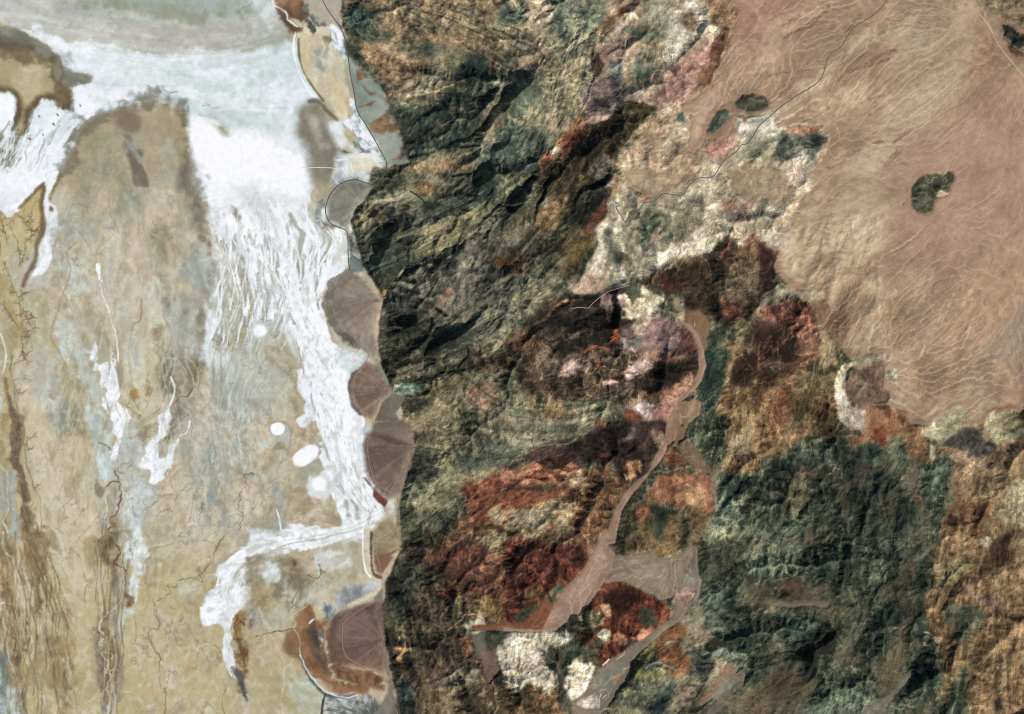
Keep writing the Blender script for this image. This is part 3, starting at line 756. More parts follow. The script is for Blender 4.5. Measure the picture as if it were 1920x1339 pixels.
f(0,0,[(1000,700),(1100,680),(1250,720),(1400,800),(1300,800),(1150,760),(1000,800)],[(128,120,104),(205,206,200)],'fine',soft=6,rag=6,a=.8)
f(0,0,[(860,850),(1000,820),(1080,880),(1060,960),(950,1000),(880,960)],[(134,121,102),(148,134,114)],'soft',soft=8,rag=4)
f(0,0,[(900,980),(960,1010),(1010,1090),(1070,1140),(1080,1220),(1110,1400),(1020,1400),(950,1180),(930,1070)],[(124,111,95),(142,130,114)],V,soft=3,rag=3)
s(0,0,[(960,1060),(1010,1140),(1050,1200)],(160,156,146),5,soft=5,a=.8)
f(0,0,[(1340,1280),(1440,1220),(1540,1330),(1540,1420),(1330,1420)],[(128,118,102),(146,136,118)],V,soft=8,rag=4)
s(0,0,[(1500,860),(1620,890),(1700,960)],(158,156,146),3,soft=4,a=.8)
for q in ((1300,690),(1540,790),(1610,810),(1660,840)):
    s(0,0,[(q[0]-25,q[1]+5),(q[0]+25,q[1]-5)],(140,136,124),1.6,a=.8)
# white lower end of the western salt and its long trickle
f(0,1,[(-150,-60),(340,-60),(250,110),(130,230),(60,270),(-150,200)],[(214,217,216),(232,236,238),(245,247,250)],V,soft=2,rag=3,reg=r_salt)
s(0,1,[(330,30),(240,120),(140,220)],(128,112,88),3,soft=3,a=.8)
f(0,1,[(370,-60),(440,-60),(380,90),(360,180),(420,200),(440,280),(430,330),(465,360),(430,420),(405,460),(405,600),(350,720),(270,750),(180,800),(240,680),(280,600),(280,500),(330,400),(330,300),(310,200),(340,100)],[(166,163,149),(210,212,208),(243,245,248)],V,soft=1.8,rag=2,reg=r_salt)
s(0,1,[(330,60),(310,180),(320,300),(318,400),(270,500),(265,600),(200,720),(170,800)],(122,102,76),4,soft=4,a=.85)
s(0,1,[(450,-20),(400,80),(370,150)],(128,110,84),4,soft=4,a=.8)
f(0,1,[(370,200),(400,220),(395,250),(365,235)],(140,124,98),V,soft=2,rag=1)
f(0,1,[(170,800),(200,750),(320,770),(290,810)],[(84,66,50),(130,112,90)],'fine',soft=3,rag=4)

# main salt tongue
f(0,0,[(1700,900),(2150,900),(2420,800),(2400,1000),(2370,1200),(2340,1300),(2400,1440),(2100,1500),(1600,1420)],[(206,211,208),(222,226,226),(236,239,241)],V,soft=10,rag=5,reg=r_salt)
tongue = [(188,190,180),(216,219,217),(234,238,240),(248,250,253)]
f(0,1,[(1530,-60),(2000,-60),(2000,1400),(1550,1400),(1620,1050),(1590,820),(1690,800),(1640,600),(1590,440),(1540,250)],[(180,181,171),(212,215,212),(230,234,235),(246,248,251)],'streak',soft=5,rag=5,reg=r_salt)
f(1,1,[(-60,-60),(440,-60),(440,130),(420,330),(540,420),(690,420),(690,560),(600,690),(490,850),(460,950),(500,1100),(570,1220),(700,1400),(-60,1400)],tongue,'streak',soft=4,rag=4,reg=r_salt)
f(0,1,[(1600,1000),(1990,700),(1990,1400),(1540,1400)],[(172,170,156),(200,202,195),(226,229,229),(243,246,249)],V,soft=14,rag=8,a=.85)
f(0,0,[(1406,940),(1425,890),(1480,868),(1540,880),(1600,920),(1660,985),(1700,1000),(1760,965),(1850,955),(1930,970),(2000,1040),(2140,1080),(2240,1160),(2312,1280),(2300,1380),(2240,1460),(2160,1520),(1900,1560),(1720,1500),(1600,1400),(1540,1340),(1490,1220),(1425,1050)],[(247,249,252),(254,254,255)],V,soft=9,rag=3,reg=r_salt)
f(0,0,[(1440,830),(1560,800),(1800,860),(2100,900),(2200,1010),(2000,960),(1880,960),(1750,980),(1690,950),(1560,860)],[(196,202,196),(208,214,210)],V,soft=12,rag=5,a=.8)
f(0,1,[(1560,60),(1700,40),(1900,60),(1990,110),(1990,200),(1850,220),(1760,330),(1680,400),(1620,300)],[(240,243,248),(253,253,255)],V,soft=16,rag=8,a=.85)
fill([(388,335),(470,360),(540,350),(592,335),(604,430),(566,520),(520,470),(480,510),(440,470),(418,530),(396,440)],[(212,215,213),(236,239,241),(249,251,253),(252,253,255)],'streak',22,8)
f(0,1,[(1720,190),(1800,210),(1810,290),(1750,300)],(128,116,100),V,soft=7,rag=4,a=.9)
f(1,1,[(400,450),(640,430),(690,500),(690,600),(560,680),(480,800),(440,900),(400,700)],[(216,219,219),(232,235,239)],V,soft=6,rag=6)
f(1,1,[(440,900),(520,1100),(580,1250),(560,1400),(460,1250),(430,1100)],[(234,237,241),(246,248,252)],V,soft=5,rag=5)
f(1,1,[(0,1150),(180,1050),(260,1200),(220,1400),(-60,1400)],[(160,152,128),(190,190,178),(228,231,231)],V,soft=10,rag=8,a=.85)
for q in ([(1640,380),(1700,480),(1730,600),(1710,760),(1700,880),(1620,980),(1630,1100),(1580,1200),(1560,1400)],[(1680,640),(1770,760),(1800,940),(1840,1040),(1880,1400)],[(1700,880),(1740,830),(1735,790),(1690,720)],[(1720,900),(1780,1080),(1800,1180)],[(1830,600),(1850,780),(1900,860),(1880,960),(1960,1080)]):
    s(0,1,q,(240,243,246),1.8,wob=.6)
for q in ([(160,200),(210,370),(280,480),(295,600),(290,720),(330,870),(370,1000),(430,1150),(430,1230),(400,1400)],[(240,210),(320,390),(340,540),(390,680),(385,850),(420,1000),(470,1180),(540,1400)],[(100,350),(170,500),(220,640),(250,740),(290,850),(340,960)],[(370,180),(380,360),(330,400)],[(410,500),(400,650),(395,760)],[(430,520),(420,660)],[(700,730),(560,720),(480,840)],[(430,1200),(520,1300),(600,1370)]):
    s(1,1,q,(246,248,252),1.9,wob=.5)
for q in ([(250,330),(240,400)],[(330,470),(320,640),(350,800)],[(260,560),(255,680)],[(420,720),(410,850)],[(540,520),(560,560)],[(440,560),(460,700)],[(70,400),(90,520)]):
    s(1,1,q,(176,176,162),4.5,soft=4,a=.8)
# lower tongue
f(1,2,[(390,-60),(690,-60),(700,120),(640,300),(740,480),(860,560),(770,620),(790,780),(800,880),(880,980),(990,1060),(960,1130),(990,1180),(870,1250),(820,1400),(400,1400),(560,1290),(610,1240),(590,1100),(560,1030),(470,1050),(430,960),(480,890),(540,850),(500,740),(480,600),(450,490),(340,510),(290,480),(360,420),(380,330),(310,210),(320,110),(400,60)],[(196,199,192),(226,229,230),(240,243,247),(247,249,252)],'streak',soft=2,rag=4,reg=r_salt)
f(1,2,[(330,110),(430,60),(480,250),(520,400),(420,450),(330,470),(380,330),(320,210)],[(236,239,243),(246,248,252)],V,soft=3,rag=3)
f(1,2,[(700,620),(770,640),(790,820),(740,800)],[(190,190,176),(212,212,202)],V,soft=5,rag=4)
for q in ([(560,100),(620,250),(640,380)],[(720,740),(770,850),(830,1050),(860,1150),(845,1240)],[(430,140),(470,200),(480,260)],[(600,640),(640,720)],[(650,430),(710,550)],[(600,930),(630,1000)],[(680,1080),(690,1180)],[(490,80),(520,180)],[(500,660),(530,710)],[(730,1080),(770,1200)],[(560,620),(600,800)]):
    s(1,2,q,(166,165,150),5,soft=4,a=.85,rag=.5)
for q in ([(540,-20),(550,200),(610,400),(660,500),(710,570)],[(570,60),(600,200),(640,330)],[(480,100),(560,400),(580,600),(700,780),(760,900),(830,1050),(880,1130),(860,1240),(810,1400)],[(680,600),(700,720),(740,850),(800,960)],[(730,600),(700,660),(720,780),(800,900),(870,1010)],[(500,300),(600,620),(680,760)],[(640,560),(650,700),(700,820)],[(660,0),(640,150),(650,300)],[(810,1250),(700,1280),(610,1339)]):
    s(1,2,q,(248,250,253),2.2,wob=.6)
f(1,2,[(800,1400),(820,1290),(880,1240),(980,1180),(990,1200),(900,1280),(860,1400)],[(205,196,172),(222,214,194)],V,soft=2,rag=1,reg=r_beach)
f(1,2,[(1000,1030),(1060,1010),(1080,1100),(1050,1200),(990,1200),(960,1130)],[(170,158,132),(190,178,152)],V,soft=4,rag=3,reg=r_beach)
# salt pans and pond
f(1,2,[(100,540),(120,500),(180,485),(240,510),(258,560),(250,640),(240,680),(200,640),(150,610),(110,580)],[(176,177,165),(194,196,187)],V,soft=2.5,rag=1,reg=r_p1h)
f(1,2,[(95,540),(115,492),(180,478),(245,505),(264,560),(255,640),(240,690),(258,640),(262,560),(240,512),(180,486),(120,502),(104,545),(115,585)],(140,136,118),V,soft=2,rag=.5)
def circ(cx, cy, rx, ry, n=18, wob=.04):
    return [(cx + rx * (1 + wob * math.sin(3 * t + cx)) * math.cos(t), cy + ry * (1 + wob * math.cos(2 * t)) * math.sin(t)) for t in [2 * math.pi * k / n for k in range(n)]]
f(1,2,circ(160,537,52,48),[(250,252,254),(255,255,255)],V,soft=1.5,rag=.5)
f(1,2,[(200,640),(245,690),(250,725),(190,695),(140,690),(140,610)],[(138,136,118),(158,154,132)],V,soft=4,rag=3)
f(1,2,[(375+112*math.cos(t)*.82+60*math.sin(t)*.57, 738-112*math.cos(t)*.57+60*math.sin(t)*.82) for t in [k*math.pi/10 for k in range(20)]],[(232,236,240),(247,249,252)],V,soft=2.5,rag=1.2,reg=r_p2h)
f(1,2,circ(330,760,52,46),[(250,252,254),(255,255,255)],V,soft=3,rag=1)
f(1,2,[(420,915),(490,888),(545,925),(570,1000),(510,1060),(430,1015)],[(222,226,226),(238,241,245)],V,soft=3,rag=4,reg=r_p3h)
f(1,2,circ(475,950,38,42),[(250,252,254),(255,255,255)],V,soft=4,rag=1)
f(1,1,circ(36,1140,60,58),[(205,207,202),(222,226,226)],V,soft=3,rag=3,reg=r_p0)
f(1,1,circ(32,1140,40,42),[(248,250,252),(255,255,255)],V,soft=3,rag=1)
f(1,2,circ(65,660,26,28),(206,207,198),V,soft=4,rag=2)

# braided strands of the salt stream
ML = [(370,470),(500,515),(600,556),(700,572),(800,600),(900,632),(965,672)]
MR = [(370,596),(450,640),(510,612),(570,596),(640,618),(690,660),(760,672),(850,684),(930,708),(965,722)]
LL = [(360,396),(480,414),(560,406),(640,396),(710,386)]
LR = [(360,500),(480,520),(560,540),(640,530),(710,500)]
fill([(600,340),(650,420),(690,425),(690,520),(640,510),(600,560),(605,640),(640,690),(700,690),(650,740),(670,790),(705,800),(690,850),(720,930),(735,952),(700,965),(640,930),(600,800),(580,680),(570,500)],[(196,199,193),(222,225,225),(242,244,247)],'salt',8,5,reg=r_salt)
strands(60, ML, MR, 390, 965, [(176,177,164),(190,191,181),(162,160,142)], 1.4, 4.0, 4, .7)
f(0,2,[(1560,-60),(2240,-60),(2180,160),(2000,420),(1850,300),(1720,420),(1600,200)],[(170,170,158),(192,192,183),(214,216,211)],V,soft=16,rag=10,a=.8)
LL2 = LL + [(800,392),(900,400)]; LR2 = LR + [(800,470),(900,450)]
strands(40, LL2, LR2, 560, 880, [(206,208,202),(160,160,148),(190,190,180)], .8, 2.0, 5, .55)
strands(56, LL, LR, 430, 720, [(176,176,163),(190,190,180),(160,156,138)], 1.2, 4.0, 4, .65)
strands(110, ML, MR, 375, 965, [(246,248,251),(236,239,242)], .9, 2.6, 5, .9)
strands(40, LL, LR, 380, 660, [(244,246,249),(228,231,232)], .8, 2.2, 5, .7)
strands(26, ML, MR, 640, 965, [(250,251,253)], 1.6, 3.2, 3, .9, .45, 1.0)
f(1,1,circ(36,1140,78,74),[(186,187,176),(204,206,199)],V,soft=5,rag=2,reg=r_p0h)
f(1,1,circ(32,1140,52,50),[(248,250,252),(255,255,255)],V,soft=3,rag=1,reg=r_p0)
f(1,2,[(405,930),(440,890),(500,880),(560,920),(590,1000),(520,1070),(440,1040),(410,980)],[(196,197,188),(216,218,214)],V,soft=4,rag=3,reg=r_p3h)
f(1,2,circ(475,950,46,50),[(250,252,254),(255,255,255)],V,soft=4,rag=2,reg=r_p3)
f(1,2,circ(330,760,56,48),[(246,249,252),(255,255,255)],V,soft=3,rag=2.5,reg=r_p2)
f(1,2,circ(410,700,52,38),[(240,244,248),(252,253,254)],V,soft=3,rag=2.5,reg=r_p2)
f(1,2,circ(160,537,54,50),[(250,252,254),(255,255,255)],V,soft=1.5,rag=.5,reg=r_p1)

f(1,2,[(880,1000),(910,1010),(990,1080),(965,1130),(920,1090),(880,1040)],[(100,58,50),(118,68,58)],V,soft=1.5,rag=1,reg=r_pond)

# shore south of the tongue
f(1,3,[(-60,-60),(690,-60),(640,60),(480,70),(340,90),(180,130),(-60,200)],[(196,196,186),(226,228,228),(245,247,250)],'streak',soft=3,rag=4,reg=r_salt)
ribbons(60, [(715,955),(650,985),(560,1002),(490,1014),(440,1040),(408,1080),(404,1130)], [(705,990),(655,1006),(580,1024),(512,1040),(470,1066),(446,1100),(436,1160)], [(248,250,252),(232,235,236),(244,246,249),(196,196,186)], .9, 3.4, .8, 1.3, 2, .12, .5)
f(1,3,[(-60,190),(200,120),(390,160),(420,260),(560,330),(480,500),(440,640),(380,720),(330,700),(200,680),(-60,740)],[(132,119,96),(160,149,126),(186,182,170)],V,soft=8,rag=8)
f(1,3,[(390,90),(560,80),(720,120),(740,240),(640,290),(540,250),(480,300),(420,220)],[(200,199,192),(222,223,221)],V,soft=6,rag=5,reg=r_salt)
f(1,3,[(60,230),(180,200),(150,330),(80,320)],[(186,186,178),(216,218,215)],V,soft=6,rag=6)
f(1,3,[(700,60),(790,40),(800,200),(840,300),(740,290),(740,160)],[(150,136,112),(176,164,144)],V,soft=6,rag=5)
f(1,3,[(520,300),(760,290),(760,340),(620,370),(560,350)],[(160,126,84),(186,158,118)],V,soft=6,rag=6,a=.9)
f(1,3,[(250,180),(320,160),(330,230),(270,260)],[(110,84,70),(140,118,100)],V,soft=4,rag=5)
for q in ([(250,300),(300,360),(300,440),(270,500),(340,560)],[(20,420),(60,500),(40,560)],[(380,300),(470,320),(480,220)]):
    dendrite(T(1,3,q),(112,92,74),2.2,6,9,a=.85)
f(1,3,[(800,-60),(860,-60),(865,200),(880,290),(950,350),(940,400),(880,330),(830,280),(805,150)],[(196,186,164),(212,204,184)],V,soft=2,rag=1.5,reg=r_beach)
s(1,3,[(800,-30),(803,150),(825,270),(860,310)],(246,248,250),1.6)
f(1,3,[(630,380),(760,350),(880,330),(945,370),(930,420),(820,480),(700,530),(640,560),(600,540),(570,460),(600,400)],[(122,124,122),(172,176,176),(212,212,206)],V,soft=4,rag=4,reg=r_marsh)
s(1,3,[(700,520),(820,472),(930,405),(945,360),(900,330)],(208,197,166),3.4,soft=3)
f(1,3,[(180,860),(260,720),(380,580),(480,640),(440,900),(540,1120),(420,1090),(300,970)],[(116,88,62),(150,116,84)],V,soft=10,rag=8,a=.75,reg=r_marsh)
f(1,3,[(400,520),(480,600),(560,640),(540,800),(540,950),(580,1050),(700,1100),(900,1110),(1000,1100),(960,1160),(750,1190),(600,1180),(480,1120),(380,1000),(330,880),(310,720),(370,620)],[(100,72,50),(132,95,66),(158,118,84)],V,soft=5,rag=6,reg=r_marsh)
f(1,3,[(490,500),(560,480),(600,560),(590,620),(550,650),(470,600)],[(96,98,98),(140,142,140),(205,207,205)],'fine',soft=2,rag=5)
f(1,3,[(180,860),(240,760),(310,740),(330,900),(310,960),(240,920)],[(108,82,60),(136,108,80)],V,soft=8,rag=5,reg=r_marsh)
f(1,3,[(380,700),(400,630),(450,620),(480,750),(520,850),(560,1000),(570,1080),(500,1040),(430,920),(390,820)],[(58,53,49),(86,74,64),(118,92,68)],V,soft=4,rag=4)
f(1,3,[(450,690),(500,690),(522,760),(490,880),(460,820)],[(96,96,94),(150,150,148),(214,214,214)],'fine',soft=2,rag=4)
s(1,3,[(400,660),(430,630)],(215,218,218),1.8)
f(1,3,[(560,980),(760,1000),(960,1050),(980,1100),(800,1130),(640,1090)],[(104,78,58),(138,104,76)],V,soft=6,rag=5)
f(1,3,[(620,1080),(680,1090),(660,1130),(630,1110)],(70,62,52),V,soft=3,rag=3)
f(1,3,[(-60,740),(190,700),(190,860),(330,980),(400,1100),(500,1200),(500,1400),(-60,1400)],[(172,154,118),(182,164,128),(190,172,138)],'soft',soft=5,rag=4)
f(1,3,[(240,1080),(400,1080),(500,1200),(490,1400),(230,1400),(230,1200)],[(172,166,138),(186,184,162)],V,soft=5,rag=6)
f(1,3,[(520,1200),(740,1220),(880,1200),(940,1290),(900,1400),(500,1400)],[(80,85,80),(122,126,119),(204,208,204)],'blotch',soft=3,rag=5,reg=r_marsh)
s(1,3,[(330,900),(370,1000),(440,1110),(520,1190),(620,1210),(740,1205)],(96,94,88),4,soft=3)
s(1,3,[(490,310),(410,390),(400,460),(380,530),(270,600),(300,660),(285,700),(325,780),(330,900)],(196,180,150),1.6,wob=.8)
s(1,3,[(330,900),(370,990),(440,1095),(515,1170),(600,1205),(700,1215),(760,1200)],(216,219,218),2.0,wob=.8)
s(1,3,[(520,1190),(500,1260),(490,1360)],(78,80,76),2.2)
s(1,3,[(290,930),(210,1010),(215,1110),(190,1200),(200,1360)],(205,188,152),1.6,wob=.8)
s(1,3,[(280,700),(180,720),(60,740),(0,760)],(120,100,78),1.6,wob=1.5)
f(1,3,[(0,360),(60,420),(120,500),(40,560),(-40,500)],[(140,120,82),(168,146,104)],V,soft=6,rag=7,a=.8)

# shore north: spit, terrace, mud pool
f(1,0,[(-20,-60),(120,-60),(200,110),(250,230),(200,330),(150,380),(90,300),(60,150)],[(172,170,156),(196,195,186),(218,219,214)],V,soft=10,rag=6,a=.8)
f(1,0,[(270,60),(370,80),(390,150),(560,220),(560,330),(660,400),(700,900),(640,890),(480,740),(420,650),(350,540),(310,400),(300,280),(330,220),(260,110)],[(190,176,148),(206,195,170),(220,211,190)],V,soft=2,rag=2,reg=r_beach)
f(1,0,[(120,-60),(330,-60),(390,110),(350,180),(250,130),(180,60)],[(92,72,52),(130,100,72),(168,140,108)],V,soft=3,rag=5,reg=r_marsh)
f(1,0,[(170,60),(240,130),(330,220),(250,240),(200,170)],[(104,88,70),(128,112,92)],V,soft=4,rag=3)
s(1,0,[(110,-20),(140,40),(200,70),(230,110),(240,150),(310,195)],(236,236,230),1.5,wob=1)
f(1,0,[(350,-60),(660,-60),(640,110),(620,200),(540,180),(440,130),(380,60)],[(166,158,138),(178,170,150)],'soft',soft=2,rag=2,reg=r_f0)
s(1,0,[(370,60),(430,150),(520,190),(610,230)],(112,117,110),4.5,soft=3,rag=.9)
s(1,0,[(360,120),(400,160),(440,230)],(104,98,84),3,rag=.9)
f(1,0,[(310,250),(380,240),(400,400),(420,600),(520,760),(470,730),(400,620),(340,500),(310,380)],[(200,186,152),(212,198,166)],'soft',soft=3,rag=1)
s(1,0,[(318,290),(322,420),(358,540),(425,650),(505,755)],(136,128,102),2.6,soft=1.5)
s(1,0,[(295,240),(280,330),(296,460),(338,580),(400,690),(500,775)],(246,248,250),2.2,soft=1.5)
f(1,0,[(390,330),(520,350),(560,560),(480,590),(410,500)],[(156,156,146),(190,184,164),(208,200,176)],'vein',soft=4,rag=6)
f(1,0,[(550,600),(690,660),(690,860),(640,890),(560,780)],[(206,186,150),(216,200,168)],'soft',soft=6,rag=4)
f(1,0,[(500,280),(620,240),(640,330),(560,330)],[(110,92,64),(170,150,118)],'fine',soft=4,rag=6)
f(1,0,[(580,220),(660,260),(690,560),(740,760),(800,880),(900,1050),(960,1200),(960,1240),(860,1180),(760,1140),(700,1000),(640,890),(700,860),(680,620),(640,420),(560,330)],[(140,148,140),(196,203,200),(230,234,234),(242,245,247)],'fine',soft=3,rag=4,reg=r_salt)
f(1,0,[(640,440),(690,450),(700,560),(650,540)],(166,172,148),V,soft=5,rag=3,a=.8)
f(1,0,[(330,830),(400,760),(480,760),(560,860),(600,1000),(620,1100),(700,1150),(640,1170),(600,1260),(540,1420),(400,1400),(390,1150),(300,1030),(290,930)],[(140,131,115),(156,148,131),(172,164,148)],'soft',soft=10,rag=4,reg=r_mud)
s(1,0,[(400,760),(470,760),(530,830),(610,900)],(118,108,92),3.5,soft=4,a=.85)
s(1,0,[(620,1110),(690,1150),(780,1165)],(104,98,86),2.4,soft=2)
f(1,0,[(400,900),(440,880),(480,1000),(540,1100),(470,1130),(420,1050)],[(182,172,154),(192,182,164)],'soft',soft=8,rag=3)
f(1,0,[(520,920),(640,900),(700,1050),(740,1120),(640,1110),(560,1030)],[(206,207,201),(222,223,219)],V,soft=6,rag=3,reg=r_salt)
f(1,0,[(640,920),(690,950),(770,1070),(780,1140),(710,1080)],[(108,118,112),(148,154,148)],'fine',soft=3,rag=4)
f(1,0,[(780,1110),(860,1120),(860,1180),(790,1150)],[(92,98,92),(170,172,166)],'fine',soft=3,rag=4)
f(1,0,[(600,1160),(780,1160),(880,1160),(950,1260),(920,1400),(500,1400),(600,1280)],[(156,154,146),(190,189,182),(228,228,224)],V,soft=4,rag=4,reg=r_salt)
f(1,0,[(700,1190),(850,1180),(920,1240),(930,1360),(760,1360),(700,1270)],[(204,194,172),(216,207,186)],'soft',soft=2,rag=2,reg=r_beach)
s(1,0,[(610,1200),(700,1200),(715,1260),(770,1340),(900,1370)],(240,240,236),1.8)
f(1,1,[(430,150),(560,50),(700,-20),(860,-20),(720,20),(560,120),(520,250),(500,330),(560,380),(690,420),(640,410),(480,370),(420,330),(410,250)],[(120,124,118),(160,163,157),(206,208,202)],'fine',soft=3,rag=4)
# foot of the mountains along the road
foot = [(126,134,122),(142,150,137),(156,161,148)]
f(1,0,[(655,230),(690,450),(710,620),(740,800),(810,920),(910,1060),(965,1200),(965,1270),(1000,1240),(1150,1260),(1090,1100),(1070,1000),(1040,850),(990,740),(920,620),(800,500),(700,330)],foot,'streak',soft=2.5,rag=2,reg=r_foot,u=0)
bh = [(112,90,68),(134,109,84),(150,126,98)]
for q in ([(740,520),(800,530),(850,590),(760,600)],[(780,620),(850,690),(920,690),(850,720)],[(770,800),(850,760),(930,740),(870,800)],[(850,930),(990,850),(1000,940),(960,1000),(870,980)],[(1010,930),(1060,930),(1080,970),(990,1000)],[(1000,1200),(1080,1170),(1100,1200)]):
    f(1,0,q,bh,'fine',soft=2,rag=2)
f(1,1,[(690,410),(750,480),(720,560),(800,620),(820,700),(760,715),(700,690),(690,560)],[(108,122,113),(128,141,131)],'streak',soft=2,rag=2,reg=r_foot)
f(1,1,[(692,530),(715,550),(700,580)],(232,234,232),V,soft=1.5,rag=1)
f(1,3,[(880,470),(965,360),(965,700),(1000,1000),(1030,1130),(1090,1400),(880,1400),(980,1180),(1000,1100),(960,1000),(940,620)],[(112,106,94),(132,124,110)],'streak',soft=3,rag=2,reg=r_foot)
f(1,2,[(1080,1000),(1110,1000),(1090,1150),(1085,1400),(1050,1400),(1060,1200)],[(112,118,100),(150,150,128)],'fine',soft=3,rag=2,reg=r_foot)
# ------------------------------------------------------------------ gravel plain in the upper right
fill([(1100,-60),(1990,-60),(1990,1000),(1500,800),(1400,500),(1100,400)],[(146,122,98),(162,138,112),(172,149,122),(186,166,138)],'streak',4,0,reg=r_baj,u=0)
f(3,0,[(-300,-150),(560,-150),(300,200),(100,350),(-200,520)],[(146,108,92),(164,126,108),(180,146,124)],'streak',soft=30,rag=14,a=.75)
f(3,0,[(620,290),(760,240),(1060,170),(1080,220),(900,300),(700,380),(480,500),(400,560),(600,400)],[(176,162,132),(190,177,148)],'streak',soft=8,rag=6)
f(3,0,[(250,560),(420,560),(200,700),(60,780),(-60,900),(0,760)],[(166,146,120),(182,164,138)],'streak',soft=8,rag=6,a=.8)
f(3,0,[(1060,760),(1300,620),(1500,450),(1540,330),(1450,600),(1200,850),(1000,1040),(900,1180),(800,1400),(500,1400),(900,1050)],[(172,156,128),(186,172,142)],'streak',soft=22,rag=12)
f(3,0,[(1100,0),(1400,-40),(1500,200),(1300,600),(1000,700),(900,500)],[(158,138,112),(174,156,128)],'streak',soft=30,rag=12,a=.6)
f(3,0,[(1990,560),(1990,1400),(900,1400),(1150,1150),(1400,850),(1600,650)],[(148,118,100),(158,127,108),(168,138,117)],'soft',soft=60,rag=20,a=.85)
f(3,1,[(1990,-60),(1990,900),(1600,1000),(1200,700),(900,500),(850,300),(950,100),(1100,-60)],[(148,119,101),(158,128,109),(168,139,118)],'soft',soft=50,rag=16,a=.85)
f(3,1,[(1300,800),(1600,600),(1990,500),(1990,1400),(1100,1400)],[(140,116,94),(156,129,104),(170,142,114)],'streak',soft=30,rag=10)
f(3,1,[(1990,850),(1990,1400),(1650,1400),(1750,1200)],[(134,118,102),(150,132,114)],'streak',soft=24,rag=8)
f(3,0,[(1580,250),(1680,280),(1720,480),(1560,720),(1500,760),(1540,600)],[(122,94,74),(160,130,104)],'fine',soft=8,rag=6,a=.8)
f(3,0,[(-60,560),(300,480),(150,640),(-60,680)],[(156,132,104),(178,154,124)],'fine',soft=12,rag=6)
f(3,0,[(100,760),(500,640),(700,740),(560,820),(400,900),(200,960),(40,900)],[(150,126,98),(176,154,124),(194,174,144)],'fine',soft=14,rag=6)
for q in ([(580,540),(700,490),(880,400),(960,380)],[(600,550),(740,500),(890,460)],[(740,330),(860,260),(990,210)],[(560,230),(640,170),(700,100)],[(100,200),(250,120),(440,20)],[(60,340),(220,250),(440,180)],[(100,380),(300,300),(470,210)],[(300,190),(420,90),(460,20)],[(700,760),(860,710),(940,700)],[(740,870),(850,800)],[(860,640),(1010,580)],[(930,1080),(1080,970)],[(600,1170),(760,1080),(860,1060)],[(380,1290),(560,1230),(640,1200)],[(880,1240),(980,1140)],[(560,80),(650,20)],[(0,560),(140,540),(280,545)],[(520,600),(580,600)],[(640,690),(720,655)],[(820,1320),(900,1240)]):
    for k in range(3):
        o = rng.uniform(-14, 14, 2)
        s(3,0,[(x + o[0] + rng.uniform(-12, 12), y + o[1] + rng.uniform(-8, 8)) for x, y in q],(122,94,74),.8,soft=1.1,a=.45,rag=1.6,wob=1.2,wl=16)
for k in range(60):
    x = rng.uniform(0, 1500); y = rng.uniform(0, 1250)
    if 0.8 * x + y > 2100 or x + y < 150:
        continue
    L = rng.uniform(60, 260)
    s(3,0,[(x,y),(x-L*.5,y+L*.28+rng.uniform(-10,10)),(x-L,y+L*.62)],(194,174,144) if k % 3 else (128,98,78),.7,soft=1.0,a=.4,rag=1.6,wob=1.2,wl=24)
for k in range(120):
    x = rng.uniform(700, 1700); y = rng.uniform(520, 1500)
    if y < 1300 - 0.6 * x or x < 800 - (y - 520) * .3:
        continue
    L = rng.uniform(40, 150)
    s(3,1,[(x,y),(x-L*.25,y+L*.5),(x-L*.55,y+L)],(204,182,148) if k % 4 else (120,92,70),.75,soft=1.0,a=.5,rag=1.6,wob=1.5,wl=18)
# ridged lower plain
C3 = [(138,116,90),(164,143,114),(180,160,130),(194,176,146)]
f(3,1,[(200,350),(700,250),(950,130),(900,330),(820,500),(800,700),(880,900),(1050,900),(1000,1100),(800,1300),(720,1500),(420,1500),(400,1100),(300,850),(80,750),(60,600),(150,500)],C3,'streak',soft=14,rag=8,u=.16,reg=r_dis)
f(3,1,[(200,0),(700,-60),(950,130),(700,250),(200,350),(100,330)],[(148,126,100),(166,145,117),(180,161,132)],'streak',soft=16,rag=8)
f(3,2,[(880,0),(1100,-60),(1500,-60),(1560,200),(1500,380),(1280,430),(1160,560),(1030,440),(1000,380),(940,260),(1000,120)],[(138,112,88),(160,134,106),(176,152,122)],'streak',soft=8,rag=8,u=.07,reg=r_dis)
f(3,2,[(1500,-60),(1990,-60),(1990,420),(1850,400),(1700,360),(1560,420),(1500,380),(1560,200)],[(128,106,86),(150,124,100),(168,142,114)],'streak',soft=8,rag=8)
s(3,2,[(1640,-60),(1600,80),(1560,220),(1520,350),(1510,450)],(140,126,106),10,soft=10,a=.75)
s(3,1,[(1990,980),(1850,1180),(1750,1339)],(134,122,106),14,soft=14,a=.6)
f(3,2,[(1860,-60),(1990,-60),(1990,200),(1880,160)],(132,118,100),'soft',soft=14,rag=5,a=.7)
